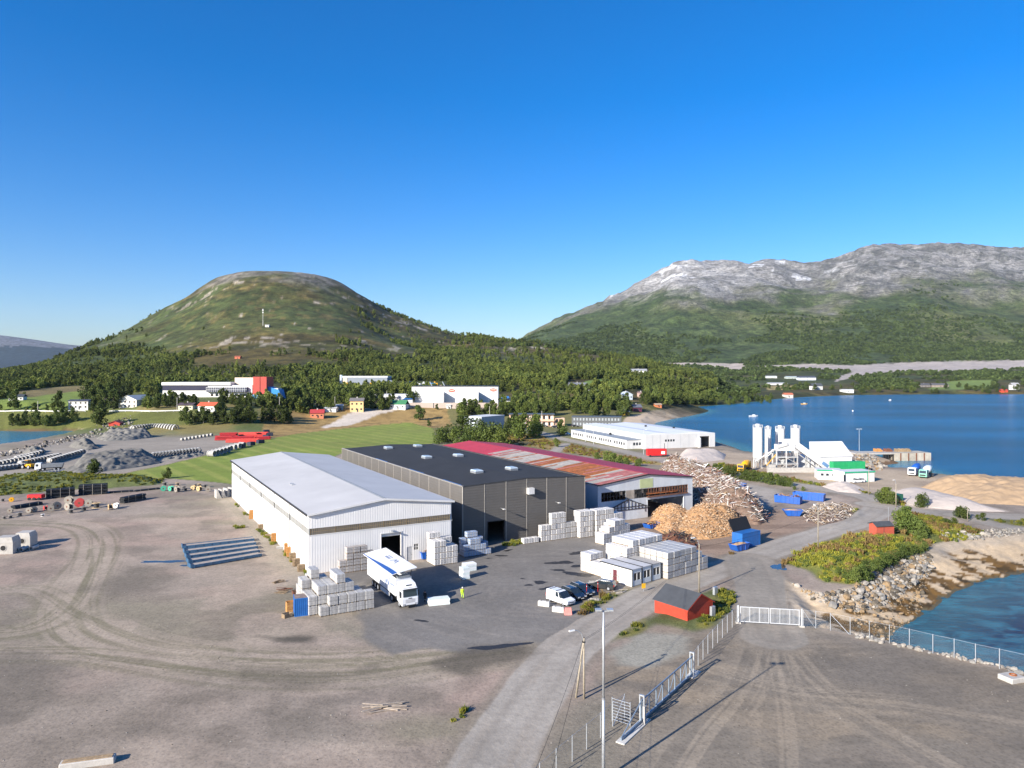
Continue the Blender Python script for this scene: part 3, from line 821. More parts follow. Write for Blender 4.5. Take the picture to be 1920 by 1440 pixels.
def sea_mat():
    m = bpy.data.materials.new("sea_water"); m.use_nodes = True
    N, L = m.node_tree.nodes, m.node_tree.links
    p = N["Principled BSDF"]
    tc = N.new("ShaderNodeTexCoord")
    at_ = N.new("ShaderNodeAttribute"); at_.attribute_name = "bed"
    sp = N.new("ShaderNodeSeparateColor"); L.new(at_.outputs["Color"], sp.inputs[0])
    n = N.new("ShaderNodeTexNoise"); n.inputs["Scale"].default_value = 0.20; n.inputs["Detail"].default_value = 6; n.inputs["Roughness"].default_value = 0.62; n.inputs["Distortion"].default_value = 0.6
    mp = N.new("ShaderNodeMapping"); mp.inputs["Scale"].default_value = (0.7, 1.5, 1); mp.inputs["Rotation"].default_value = (0, 0, 0.5)
    L.new(tc.outputs["Object"], mp.inputs[0]); L.new(mp.outputs[0], n.inputs["Vector"])
    r = N.new("ShaderNodeMapRange"); r.inputs[1].default_value = 0.43; r.inputs[2].default_value = 0.60
    L.new(n.outputs["Fac"], r.inputs[0])
    near = N.new("ShaderNodeMix"); near.data_type = 'RGBA'
    near.inputs[6].default_value = (0.003, 0.018, 0.060, 1); near.inputs[7].default_value = (0.022, 0.120, 0.185, 1)
    L.new(r.outputs[0], near.inputs[0])
    deep = N.new("ShaderNodeMix"); deep.data_type = 'RGBA'; deep.inputs[6].default_value = (0.000, 0.115, 0.27, 1)
    big = N.new("ShaderNodeTexNoise"); big.inputs["Scale"].default_value = 0.006; big.inputs["Detail"].default_value = 4
    mpb = N.new("ShaderNodeMapping"); mpb.inputs["Scale"].default_value = (0.5, 1.6, 1); L.new(tc.outputs["Object"], mpb.inputs[0]); L.new(mpb.outputs[0], big.inputs["Vector"])
    rb = N.new("ShaderNodeMapRange"); rb.inputs[1].default_value = 0.35; rb.inputs[2].default_value = 0.65; rb.inputs[3].default_value = 0.6; rb.inputs[4].default_value = 1.15  # wind and cloud patches on the bay, put into the base colour
    L.new(big.outputs["Fac"], rb.inputs[0])
    mb_ = N.new("ShaderNodeMix"); mb_.data_type = 'RGBA'; mb_.blend_type = 'MULTIPLY'; mb_.inputs[0].default_value = 1.0
    mb_.inputs[6].default_value = (0.000, 0.115, 0.27, 1); L.new(rb.outputs[0], mb_.inputs[7]); L.new(mb_.outputs[2], deep.inputs[6])
    L.new(sp.outputs[1], deep.inputs[0]); L.new(near.outputs[2], deep.inputs[7])
    shal = N.new("ShaderNodeMix"); shal.data_type = 'RGBA'; shal.inputs[7].default_value = (0.06, 0.22, 0.25, 1)
    L.new(sp.outputs[0], shal.inputs[0]); L.new(deep.outputs[2], shal.inputs[6])
    L.new(shal.outputs[2], p.inputs["Base Color"])
    p.inputs["Roughness"].default_value = 0.18
    p.inputs["IOR"].default_value = 1.33
    p.inputs["Specular IOR Level"].default_value = 0.5
    w1 = N.new("ShaderNodeTexNoise"); w1.inputs["Scale"].default_value = 0.9; w1.inputs["Detail"].default_value = 5; w1.inputs["Roughness"].default_value = 0.65
    mp2 = N.new("ShaderNodeMapping"); mp2.inputs["Scale"].default_value = (1, 1.7, 1); mp2.inputs["Rotation"].default_value = (0, 0, -0.4)
    L.new(tc.outputs["Object"], mp2.inputs[0]); L.new(mp2.outputs[0], w1.inputs["Vector"])
    b = N.new("ShaderNodeBump"); b.inputs["Strength"].default_value = 0.9; b.inputs["Distance"].default_value = 0.45
    L.new(w1.outputs["Fac"], b.inputs["Height"]); L.new(b.outputs[0], p.inputs["Normal"])
    return m

def build_sea():
    pxs = np.arange(-420, 2361, 10.0)
    Ys = np.concatenate([np.arange(60, 200, 1.5), 200 * np.exp(np.arange(0, 330) * 0.0075)])
    Ys = Ys[Ys < 2300]
    X = ((pxs - CX) / F)[None, :] * Ys[:, None]; Y = np.repeat(Ys[:, None], len(pxs), 1)
    x, y = X.ravel(), Y.ravel()
    dsh = np.full(x.size, 400.0)
    for W in WATER + [W_NEAR]: dsh = np.minimum(dsh, pldist(W, x, y, True))
    jit = (fbm(x / 25, y / 25, 4, 7) - 0.5)
    shallow = sstep(16 + 14 * 0 + jit * 22, 0, dsh) * np.where(y < 200, 0.35, 0.75)
    nearbay = sstep(260, 215, y)
    left = (x < -100)
    shallow = np.where(left, np.maximum(shallow, 0.55), shallow)
    nx, ny = len(pxs), len(Ys)
    idx = np.arange(x.size).reshape(ny, nx)
    q = np.stack([idx[:-1, :-1], idx[:-1, 1:], idx[1:, 1:], idx[1:, :-1]], -1).reshape(-1, 4)
    me = bpy.data.meshes.new("sea")
    me.from_pydata(np.stack([x, y, np.full(x.size, SEA)], -1).tolist(), [], q.tolist())
    a = me.attributes.new("bed", 'FLOAT_COLOR', 'POINT')
    a.data.foreach_set("color", np.stack([np.clip(shallow, 0, 1), nearbay, shallow, np.ones(x.size)], 1).astype(np.float32).ravel())
    me.materials.append(sea_mat())
    tag(place("sea", me), "deep blue water of the fjord bays with small ripples", "sea", kind="structure")
build_sea()
# ------------------------------------------------------------------ materials in use
M_white = mat("white_sheet", (0.66, 0.655, 0.645), 0.45, 0, 0.05, 0.4, dirt=0.12)
M_whiterib_x = mat("white_ribbed_sheet", (0.72, 0.71, 0.695), 0.5, 0, 0.06, 0.35, dirt=0.15, stripes=('X', 2.2, 0.016))
M_whiterib_y = mat("white_ribbed_side", (0.66, 0.655, 0.645), 0.5, 0, 0.05, 0.35, dirt=0.12, stripes=('Y', 2.2, 0.012))
M_roofgrey = mat("pale_grey_roof", (0.52, 0.505, 0.485), 0.5, 0, 0.10, 0.12, dirt=0.12, stripes=('Y', 1.6, 0.025))
M_dark = mat("dark_trim", (0.03, 0.032, 0.036), 0.6)
M_black = mat("matt_black", (0.012, 0.012, 0.013), 0.7)
M_greyp = mat("taupe_panel", (0.118, 0.110, 0.102), 0.45, 0, 0.07, 0.5, dirt=0.10, stripes=('Z', 1.8, 0.015))
M_joint = mat("pale_joint", (0.36, 0.33, 0.29), 0.5)
M_bit = mat("bitumen_roof", (0.027, 0.028, 0.031), 0.85, 0, 0.22, 0.18, dirt=0.0, bump=0.2)
M_alu = mat("aluminium", (0.45, 0.47, 0.50), 0.38, 0.6, 0.08)
M_galv = mat("galvanised", (0.50, 0.53, 0.56), 0.42, 0.55, 0.12, 4)
M_bluesteel = mat("blue_steel", (0.045, 0.115, 0.21), 0.5, 0.1, 0.2, 2.0, dirt=0.35)
M_skip = mat("skip_blue", (0.012, 0.095, 0.40), 0.45, 0, 0.15, 1.5, dirt=0.35)
M_pale = mat("pale_blue_grey_sheet", (0.56, 0.60, 0.64), 0.55, 0, 0.08, 0.5, dirt=0.28, stripes=('X', 2.6, 0.015))
M_redroof = mat("red_roof_sheet", (0.48, 0.045, 0.06), 0.55, 0, 0.16, 0.5, dirt=0.12)
M_redroof_shade = mat("red_roof_sheet_shade", (0.36, 0.045, 0.068), 0.55, 0, 0.14, 0.5, dirt=0.15)  # same red darkened: shade of the slope turned from the sun, put into colour
M_rust = mat("rusty_sheet", (0.36, 0.115, 0.03), 0.8, 0, 0.45, 0.9, dirt=0.25)
M_oldwhite = mat("bleached_sheet", (0.40, 0.36, 0.31), 0.7, 0, 0.25, 0.8, dirt=0.30)
M_pinksheet = mat("faded_red_sheet", (0.40, 0.14, 0.12), 0.7, 0, 0.3, 0.8, dirt=0.25)
M_wood = mat("weathered_wood", (0.30, 0.215, 0.13), 0.8, 0, 0.35, 3.0)
M_pallet = mat("orange_pallet_wood", (0.50, 0.24, 0.075), 0.75, 0, 0.3, 3.0)
M_rot = mat("red_brown_timber", (0.17, 0.07, 0.04), 0.8, 0, 0.4, 2.0)
M_glass = glass()
M_panes = mat("grimy_panes", (0.15, 0.14, 0.12), 0.35, 0, 0.3, 1.2, spec=0.6)
M_bars = mat("brown_bars", (0.33, 0.25, 0.14), 0.7)
M_conc = mat("concrete", (0.42, 0.40, 0.37), 0.85, 0, 0.18, 1.5, dirt=0.2, bump=0.2)
M_redp = mat("falu_red_boards", (0.40, 0.045, 0.022), 0.7, 0, 0.16, 1.5, dirt=0.1)
M_slate = mat("grey_felt_roof", (0.055, 0.06, 0.068), 0.75, 0, 0.18, 0.8)
M_green = mat("pale_green_panel", (0.42, 0.48, 0.26), 0.7, 0, 0.1, 1.0)
M_tyre = mat("tyre_rubber", (0.018, 0.018, 0.019), 0.85)
M_tarp = mat("blue_tarp", (0.03, 0.14, 0.36), 0.5)
M_redl = mat("red_lamp", (0.45, 0.02, 0.015), 0.3)
M_lampg = mat("lamp_glass", (0.75, 0.75, 0.72), 0.2)

HA = math.radians(29.5)                    # heading of the three halls
A_ = Vector((-math.sin(HA), math.cos(HA), 0)); B_ = Vector((math.cos(HA), math.sin(HA), 0))

# ------------------------------------------------------------------ white hall
def gable_roof(t, W, Ln, e, r, over, mats, thick=0.18, names=('roof_slope', 'roof_slope')):
    k = (r - e) / (W / 2)
    for s in (0, 1):
        mb = MB()
        xa = -over if s == 0 else W + over
        za = e - over * k
        for (x0, z0, x1, z1) in ((xa, za, W / 2, r),):
            mb.yprism([(x0, z0), (x1, z1), (x1, z1 + thick), (x0, z0 + thick)], -over, Ln + over)
        mb.build(names[s], mats[s], t)

def white_hall():
    W, Ln, e, r = 27.5, 90.0, 10.4, 12.0
    t = thing("white_hall", "long white sheet-clad hall with grey gable roof and a dark window band", "hall", (-35.56, 124.4, 0), HA)
    # long left wall in six bays
    for k in range(6):
        y0, y1 = k * 15 + 0.06, (k + 1) * 15 - 0.06
        MB().box(0, y0, 0, 0.25, y1, 6.8).build("wall_panel", M_whiterib_y, t)
        MB().box(0, y0, 7.95, 0.25, y1, 10.4).build("wall_panel", M_whiterib_y, t)
        w = MB().box(0.06, y0, 6.803, 0.2, y1, 7.947).build("window_band", mat("pale_fibre_sheet", (0.27, 0.275, 0.27), 0.6, 0, 0.12, 0.8, dirt=0.3), t)
        mb = MB()
        for j in range(1, 6): mb.box(0.02, y0 + j * 2.48 - 0.04, 6.803, 0.058, y0 + j * 2.48 + 0.04, 7.947)
        mb.build("muntin", mat("faded_bar", (0.33, 0.32, 0.29), 0.7), w, stuff=True)
        MB().box(-0.08, y1 + 0.0, 0.02, 0.1, y1 + 0.12, 10.3).build("downpipe", M_dark, t)
    MB().box(W - 0.25, 0.3, 0, W, Ln - 0.3, 10.4).build("wall_panel", M_whiterib_y, t)
    MB().yprism([(0.3, 0), (W - 0.3, 0), (W - 0.3, e), (W / 2, r - 0.05), (0.3, e)], Ln - 0.25, Ln - 0.02).build("gable_wall", M_whiterib_x, t)
    # front gable: lower wall round the door, band, upper wall
    mb = MB()
    mb.box(0.26, 0, 0, 13.2, 0.25, 6.8).box(17.0, 0, 0, 18.2, 0.25, 6.8).box(13.2, 0, 5.6, 17.0, 0.25, 6.8)
    mb.box(18.2, 0, 2.6, 19.3, 0.25, 6.8).box(19.3, 0, 0, 19.6, 0.25, 6.8).box(19.6, 0, 0, 20.5, 0.25, 1.9).box(19.6, 0, 3.0, 20.5, 0.25, 6.8).box(20.5, 0, 0, W - 0.26, 0.25, 6.8)
    mb.build("front_wall", M_whiterib_x, t)
    MB().yprism([(0.26, 7.95), (W - 0.26, 7.95), (W - 0.26, e - 0.03), (W / 2, r - 0.05), (0.26, e - 0.03)], 0, 0.25).build("front_gable", M_whiterib_x, t)
    for k in range(6):
        x0 = 0.35 + k * (W - 0.7) / 6; x1 = x0 + (W - 0.7) / 6 - 0.16
        w = MB().box(x0, 0.07, 6.803, x1, 0.2, 7.947).build("band_window", M_panes, t)
        mb = MB()
        for j in range(13):
            xx = x0 + (x1 - x0) * j / 12
            mb.box(xx - 0.025, 0.03, 6.803, xx + 0.025, 0.068, 7.947)
        mb.box(x0, 0.02, 7.33, x1, 0.03, 7.40)
        mb.build("muntin", M_bars, w, stuff=True)
    MB().box(-0.03, -0.06, 6.70, W + 0.03, -0.003, 6.79).build("band_sill", M_white, t)
    # doors
    MB().box(13.2, 0.28, 5.0, 17.0, 0.45, 5.6).build("roller_door", M_white, t)
    MB().box(13.05, -0.08, 0, 13.2, 0.3, 5.75).box(17.0, -0.08, 0, 17.15, 0.3, 5.75).box(13.2, -0.08, 5.6, 17.0, -0.002, 5.75).build("door_frame", M_white, t)
    d = MB().box(18.22, 0.08, 0.02, 19.28, 0.2, 2.58).build("side_door", mat("grey_door", (0.42, 0.43, 0.45), 0.5), t)
    MB().box(19.05, 0.02, 1.05, 19.2, 0.079, 1.12).build("handle", M_dark, d)
    w = MB().box(19.62, 0.12, 1.92, 20.48, 0.18, 2.98).build("office_window", M_glass, t)
    MB().box(19.62, 0.05, 2.42, 20.48, 0.119, 2.48).box(20.02, 0.05, 1.92, 20.08, 0.119, 2.98).build("muntin", M_white, w)
    MB().box(14.8, -0.9, 6.05, 15.4, -0.03, 6.2).build("wall_lamp", M_galv, t)
    MB().box(12.9, 0.6, 0.0, 17.3, 0.62, 0.02).build("threshold", M_conc, t)
    gable_roof(t, W, Ln, e, r, 0.35, (M_roofgrey, M_roofgrey))
    MB().yprism([(W / 2 - 0.35, r + 0.15), (W / 2, r + 0.27), (W / 2 + 0.35, r + 0.15), (W / 2, r + 0.20)], -0.36, Ln + 0.36).build("ridge_cap", mat("ridge_grey", (0.22, 0.235, 0.25), 0.5), t)
    MB().box(-0.47, -0.36, e - 0.22, -0.37, Ln + 0.36, e + 0.18).build("gutter", M_dark, t)
    k = (r - e) / (W / 2)
    for s in (-1, 1):
        mb = MB()
        x0, x1 = (-0.35, W / 2) if s < 0 else (W + 0.35, W / 2)
        z0 = e - 0.35 * k
        mb.yprism([(x0, z0 - 0.15), (x1, r - 0.15), (x1, r + 0.2), (x0, z0 + 0.2)], -0.47, -0.37)
        mb.build("verge_trim", M_white, t)
    for yy in (31, 33): MB().box(3.9, yy, 10.95, 4.5, yy + 0.5, 11.25).build("roof_vent", M_galv, t)
white_hall()

# ------------------------------------------------------------------ grey hall
def grey_hall():
    W, Ln, e, r = 30.5, 86.4, 12.1, 12.75
    t = thing("grey_hall", "tall dark taupe panelled hall with black flat-pitched roof and six skylights", "hall", (-10.1, 144.9, 0), HA)
    zr = lambda x: e + (r - e) * (1 - abs(x - W / 2) / (W / 2))
    n = 6; pw = W / n
    for k in range(n):
        x0, x1 = k * pw + 0.07, (k + 1) * pw - 0.07
        prof = lambda a, b, zb: [(a, zb), (b, zb), (b, zr(b)), (a, zr(a))] if not (a < W / 2 < b) else [(a, zb), (b, zb), (b, zr(b)), (W / 2, r), (a, zr(a))]
        mb = MB()
        if k == 1:
            mb.yprism(prof(x0, x1, 4.3), 0, 0.3); mb.box(x0, 0, 0, 5.8, 0.3, 4.3); mb.box(9.8, 0, 0, x1, 0.3, 4.3)
        else: mb.yprism(prof(x0, x1, 0), 0, 0.3)
        mb.build("front_panel", M_greyp, t)
    for k in range(n + 1):
        x = min(max(k * pw, 0.08), W - 0.08)
        MB().box(x - 0.069, -0.05, 0, x + 0.069, 0.25, zr(x)).build("joint_strip", M_joint, t)
    m = 15; pl = (Ln - 0.3) / m
    for k in range(m):
        y0, y1 = 0.3 + k * pl + 0.06, 0.3 + (k + 1) * pl - 0.06
        MB().box(0, y0, 0, 0.3, y1, e).build("side_panel", M_greyp, t)
        MB().box(-0.04, y1 + 0.001, 0, 0.2, y1 + 0.119, e).build("joint_strip", M_joint, t)
    MB().box(W - 0.3, 0.3, 0, W, Ln, e).build("side_wall", M_greyp, t)
    MB().box(0.31, Ln - 0.3, 0, W - 0.31, Ln, e).build("rear_wall", M_greyp, t)
    for s in (0, 1):
        MB().yprism([(0.32 if s == 0 else W - 0.32, e - 0.25), (W / 2, r - 0.25), (W / 2, r - 0.1), (0.32 if s == 0 else W - 0.32, e - 0.1)], 0.31, Ln - 0.31).build("roof_slope", M_bit, t)
    MB().box(-0.09, -0.09, e + 0.001, 0.35, Ln + 0.06, e + 0.09).build("parapet_cap", M_joint, t)
    MB().box(W - 0.35, -0.09, e + 0.001, W + 0.09, Ln + 0.06, e + 0.09).build("parapet_cap", M_dark, t)
    for s in (0, 1):
        xa = -0.09 if s == 0 else W + 0.09
        MB().yprism([(xa, e + 0.005), (W / 2, r + 0.005), (W / 2, r + 0.10), (xa, e + 0.10)], -0.13, -0.095).build("verge_trim", M_dark, t)
    MB().box(5.65, -0.07, 0, 5.8, 0.33, 4.4).box(9.8, -0.07, 0, 9.95, 0.33, 4.4).box(5.8, -0.07, 4.301, 9.8, -0.002, 4.42).build("door_frame", M_dark, t)
    d = MB().box(21.1, -0.06, 0, 25.2, -0.004, 4.3).build("sliding_door", M_white, t)
    for k in range(1, 4): MB().box(21.1, -0.08, k * 1.07, 25.2, -0.061, k * 1.07 + 0.05).build("door_seam", M_alu, d)
    MB().box(15.2, -1.0, 9.4, 16.6, -0.01, 10.7).build("ventilation_box", M_white, t)
    for x, z in ((8.9, 6.9), (22.6, 7.0)):
        l = MB().box(x - 0.03, -1.1, z, x + 0.03, -0.01, z + 0.06).build("wall_lamp", M_galv, t)
        MB().box(x - 0.22, -1.7, z - 0.02, x + 0.22, -1.1, z + 0.10).build("lamp_head", M_white, l)
    for px, py in ((728, 842), (783, 838), (800, 860), (859, 856), (894, 887), (959, 881.5)):
        w = G(px, py, 12.35); q = Matrix.Rotation(-HA, 3, 'Z') @ (w - Vector((-10.1, 144.9, 0)))
        zb = zr(q.x) - 0.2
        sk = MB().box(q.x - 1.0, q.y - 1.4, zb, q.x + 1.0, q.y + 1.4, zb + 0.55).build("skylight", M_alu, t)
        MB().loft([[(q.x - 1.05, q.y - 1.45, zb + 0.552), (q.x + 1.05, q.y - 1.45, zb + 0.552), (q.x + 1.05, q.y + 1.45, zb + 0.552), (q.x - 1.05, q.y + 1.45, zb + 0.552)],
                   [(q.x - 0.8, q.y - 1.2, zb + 0.8), (q.x + 0.8, q.y - 1.2, zb + 0.8), (q.x + 0.8, q.y + 1.2, zb + 0.8), (q.x - 0.8, q.y + 1.2, zb + 0.8)]]).build("skylight_dome", mat("dome_acrylic", (0.36, 0.43, 0.50), 0.25), sk)
    for y0, y1 in ((2, 11), (22, 31), (47, 56)): MB().box(0.36, y0, e - 0.09, 0.75, y1, e + 0.06).build("edge_tarp", M_tarp, t)
    for x, y in ((3.2, -0.2), (27.5, -0.25)): MB().cyl((x, y, 0), (x, y, 2.6), 0.05, None, 6).build("conduit", M_galv, t)
grey_hall()

# ------------------------------------------------------------------ red-roofed hall
def red_hall():
    W, Ln, e, r = 30.0, 100.0, 8.8, 10.4
    t = thing("red_hall", "old pale hall with red roof, rust-streaked sheets and broken window band", "hall", (20.3, 168.0, 0), HA)
    k = (r - e) / (W / 2)
    zt = lambda x: e + k * min(x, W - x) if 0 <= x <= W else e
    mb = MB()
    # front wall with openings: windows z 4.7-6.9, gateway x 15.1-27, z 0-4.1
    mb.box(0, 0, 0, 15.1, 0.3, 4.7).box(15.1, 0, 4.1, 27, 0.3, 4.7).box(27, 0, 0, W, 0.3, 4.7)
    for x0, x1 in ((0, 1.0), (8.3, 11.0), (28.4, W)): mb.box(x0, 0, 4.7, x1, 0.3, 6.9)
    mb.yprism([(0, 6.9), (W, 6.9), (W, e), (W / 2, r), (0, e)], 0, 0.3)
    mb.build("front_wall", M_pale, t)
    MB().box(0, 0.31, 0, 0.3, Ln, e).build("side_wall", M_pale, t)
    MB().box(W - 0.3, 0.31, 0, W, Ln, e).build("side_wall", M_pale, t)
    MB().box(0.3, Ln - 0.3, 0, W - 0.3, Ln, e).build("rear_wall", M_pale, t)
    # broken window band
    for x0, x1, bars in ((1.0, 8.3, 8), (11.0, 14.6, 5), (14.6, 28.4, 16)):
        w = MB()
        for j in range(bars + 1):
            xx = x0 + (x1 - x0) * j / bars
            w.box(xx - 0.07, 0.02, 4.7, xx + 0.07, 0.16, 6.9)
        w.box(x0, 0.03, 4.72, x1, 0.15, 4.86).box(x0, 0.03, 5.75, x1, 0.15, 5.87).box(x0, 0.03, 6.76, x1, 0.15, 6.9)
        f = w.build("window_frame", M_rot if x0 > 14 else M_dark, t)
        for j in range(bars):
            if rnd.random() < (0.35 if x0 < 14 else 0.15):
                xa = x0 + (x1 - x0) * j / bars + 0.08; xb = x0 + (x1 - x0) * (j + 1) / bars - 0.08
                MB().box(xa, 0.08, 4.87 if rnd.random() < 0.5 else 5.88, xb, 0.11, 5.74 if rnd.random() < 0.3 else 6.75).build("pane", M_panes, f)
    MB().box(14.8, -0.5, 4.72, 28.0, -0.01, 4.95).build("fallen_beam", M_rot, t)
    MB().box(14.7, -0.35, 5.45, 24.5, -0.02, 5.6).build("fallen_beam", M_rust, t)
    MB().box(12.7, -0.05, 7.05, 16.8, -0.003, 9.3).build("green_patch", M_green, t)
    MB().box(8.35, -0.04, 4.72, 10.95, -0.003, 6.88).build("boarded_panel", M_oldwhite, t)
    MB().box(15.0, -0.07, 4.1, 27.1, -0.003, 4.35).box(14.9, -0.07, 0, 15.1, -0.003, 4.35).box(27.0, -0.07, 0, 27.2, -0.003, 4.35).build("gateway_frame", M_pale, t)
    # roof of single sheets; the near half of the sunny slope has lost its paint
    n = 100; d = Ln / n
    for i in range(n):
        y0 = i * d - 0.3 if i == 0 else i * d; y1 = (i + 1) * d - 0.012
        for s in (0, 1):
            cuts = [0.0, 1.0] if s == 1 or i > 66 else [0.0, 0.3 + 0.4 * rnd.random(), 1.0]
            for ca, cb in zip(cuts, cuts[1:]):
                lift = 0.05 + 0.025 * (i % 2) + (0.03 if ca > 0 else 0)
                xa, xb = -0.4 + ca * (W / 2 + 0.4), -0.4 + cb * (W / 2 + 0.4)
                if s == 1: xa, xb = W - xa, W - xb
                za, zb = e + k * min(xa, W - xa) , e + k * min(xb, W - xb)
                if s == 1: m = M_redroof_shade
                elif i > 62 + 6 * (ca > 0): m = M_redroof
                else:
                    f = i / 62.0
                    q = rnd.random()
                    # rust gathers in runs of neighbouring sheets
                    run = 0.5 + 0.5 * math.sin(i * 0.42 + 2.0) * math.sin(i * 0.13 + 0.5)
                    m = M_rust if q < (0.9 if run > 0.42 and f < 0.7 else 0.15) else (M_oldwhite if q < 0.93 else M_pinksheet)
                    if i < 7: m = M_pinksheet if q < 0.5 else (M_redroof if q < 0.75 else M_oldwhite)
                    if 58 < i: m = M_oldwhite if q < .6 else M_pinksheet
                MB().yprism([(xa, za + lift), (xb, zb + lift), (xb, zb + lift + 0.03), (xa, za + lift + 0.03)], y0, y1).build("roof_sheet", m, t)
    MB().yprism([(W / 2 - 0.3, r + 0.10), (W / 2, r + 0.2), (W / 2 + 0.3, r + 0.10), (W / 2, r + 0.16)], -0.35, Ln + 0.2).build("ridge_cap", M_redroof_shade, t)
    for s in (0, 1):
        xa = -0.4 if s == 0 else W + 0.4
        MB().yprism([(xa, e - 0.4 * k - 0.2), (W / 2, r - 0.2), (W / 2, r + 0.04), (xa, e - 0.4 * k + 0.04)], -0.36, -0.31).build("verge_trim", M_dark, t)
    # half-open annex under the left windows
    a = MB()
    a.yprism([(2.2, 0), (14.4, 0), (14.4, 2.6), (8.3, 4.7), (2.2, 2.6)], -0.9, -0.7)
    ax = a.build("annex_wall", M_pale, t)
    mb = MB()
    for s in (-1, 1): mb.yprism([(8.3 + s * 6.6, 2.45), (8.3, 4.75), (8.3, 4.95), (8.3 + s * 6.6, 2.65)], -1.15, -0.95)
    for j in range(-5, 6):
        x = 8.3 + j * 1.05; mb.box(x - 0.06, -1.05, 2.4 if abs(j) < 5 else 1.5, x + 0.06, -0.92, 4.75 - abs(j) * 0.37)
    mb.box(2.6, -1.06, 3.0, 14.0, -0.93, 3.12).box(2.2, -1.06, 2.35, 14.4, -0.93, 2.5)
    mb.build("annex_truss", M_dark, ax)
red_hall()

# ------------------------------------------------------------------ pallets of bricks
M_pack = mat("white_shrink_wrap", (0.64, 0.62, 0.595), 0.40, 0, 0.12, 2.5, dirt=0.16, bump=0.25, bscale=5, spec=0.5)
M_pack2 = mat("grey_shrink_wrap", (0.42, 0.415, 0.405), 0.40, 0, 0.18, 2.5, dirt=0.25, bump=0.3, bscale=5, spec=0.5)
M_pack3 = mat("brown_print_wrap", (0.36, 0.33, 0.31), 0.45, 0, 0.25, 3, dirt=0.2, bump=0.25)
M_packb = mat("blue_print_wrap", (0.28, 0.36, 0.50), 0.42, 0, 0.2, 3, dirt=0.2, bump=0.25)
M_band = mat("grey_strap", (0.20, 0.19, 0.19), 0.5)
_packs = {}
def pack_mesh(w, d, h, m, key):
    """one strapped pack on its pallet: wrapped block (chamfered), three pallet bearers, straps and the seam between layers"""
    if key in _packs: return _packs[key]
    b = MB(); b.bevbox(-w / 2, -d / 2, 0.12, w / 2, d / 2, h, 0.035)
    p1 = b.build("wrapped_block", m); me1 = p1.data; bpy.data.objects.remove(p1)
    b = MB()
    for x in (-w / 2 + 0.06, -0.05, w / 2 - 0.16): b.box(x, -d / 2, 0, x + 0.1, d / 2, 0.115)
    p2 = b.build("pallet_base", M_wood); me2 = p2.data; bpy.data.objects.remove(p2)
    b = MB(); zz = 0.12 + (h - 0.12) * 0.5
    b.box(-w / 2 - 0.006, -d / 2 - 0.006, zz - 0.02, w / 2 + 0.006, d / 2 + 0.006, zz + 0.02)
    for x in (-w / 4, w / 4): b.box(x - 0.015, -d / 2 - 0.007, 0.14, x + 0.015, d / 2 + 0.007, h + 0.006)
    p3 = b.build("strap", M_band); me3 = p3.data; bpy.data.objects.remove(p3)
    b = MB()
    for x in (-w * 0.25, w * 0.25):
        for zz in (0.12 + (h - 0.12) * 0.27, 0.12 + (h - 0.12) * 0.75):
            b.box(x - w * 0.17, -d / 2 - 0.004, zz - 0.13, x + w * 0.17, -d / 2 - 0.001, zz + 0.13)
            b.box(-w / 2 - 0.004, x * d / w - 0.16, zz - 0.1, -w / 2 - 0.001, x * d / w + 0.16, zz + 0.1)
    p4 = b.build("print_label", mat("pack_print", (0.40, 0.39, 0.385), 0.5, 0, 0.3, 3)); me4 = p4.data; bpy.data.objects.remove(p4)
    _packs[key] = (me1, me2, me3, me4); return _packs[key]
ORD = ["first", "second", "third", "fourth", "fifth", "sixth", "seventh", "eighth", "ninth", "tenth", "eleventh", "twelfth", "thirteenth", "fourteenth"]
LEV = ["bottom", "second", "third", "fourth", "fifth"]
def pack(pos, rot, size, m, key, label, group):
    w, d, h = size
    me = pack_mesh(w, d, h, m, key)
    t = thing("brick_pallet", label, "pallet", pos, rot, group)
    for nm, q in zip(("wrapped_block", "pallet_base", "strap", "print_label"), me):
        o = place(nm, q, t)
        if nm in ("strap", "print_label", "pallet_base"): o["kind"] = "stuff"
    return t
def pack_grid(origin, rot, cols, rows, height, size, m, key, where, group, gap=0.07, jit=0.04):
    """cols along local x, rows along local y; height(c, r) gives how many are stacked"""
    R = Matrix.Rotation(rot, 3, 'Z')
    w, d, h = size
    for c in range(cols):
        for r in range(rows):
            hh = height(c, r) if callable(height) else height
            nb = lambda c2, r2: 0 if (c2 < 0 or r2 < 0 or c2 >= cols or r2 >= rows) else (height(c2, r2) if callable(height) else height)
            for l in range(hh):
                if l < hh - 1 and nb(c, r - 1) > l and nb(c - 1, r) > l: continue      # buried inside the stack
                q = R @ Vector((c * (w + gap) + rnd.uniform(-jit, jit), r * (d + gap) + rnd.uniform(-jit, jit), 0))
                top = "topmost" if l == hh - 1 else LEV[l] + " layer"
                pack(Vector(origin) + q + Vector((0, 0, l * (h + 0.005))), rot + rnd.uniform(-0.02, 0.02), size, m, key,
                     "%s: %s, %s across, %s back" % (where, top, ORD[c], ORD[r]), group)
q = G(597, 1156)
S1 = (1.28, 1.2, 1.35)
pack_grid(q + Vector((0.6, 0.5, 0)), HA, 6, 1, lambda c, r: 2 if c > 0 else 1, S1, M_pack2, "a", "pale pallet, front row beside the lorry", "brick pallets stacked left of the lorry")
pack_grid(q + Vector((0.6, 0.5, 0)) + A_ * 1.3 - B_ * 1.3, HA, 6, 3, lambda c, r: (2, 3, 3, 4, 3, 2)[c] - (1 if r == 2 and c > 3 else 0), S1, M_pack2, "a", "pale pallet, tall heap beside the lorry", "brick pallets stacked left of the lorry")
pack_grid(q + Vector((0.6, 0.5, 0)) + A_ * 5.6 - B_ * 1.3, HA, 4, 3, lambda c, r: (3, 4, 3, 2)[c] - (r == 2), S1, M_pack2, "a", "pale pallet behind the lorry-side heap", "brick pallets stacked left of the lorry")
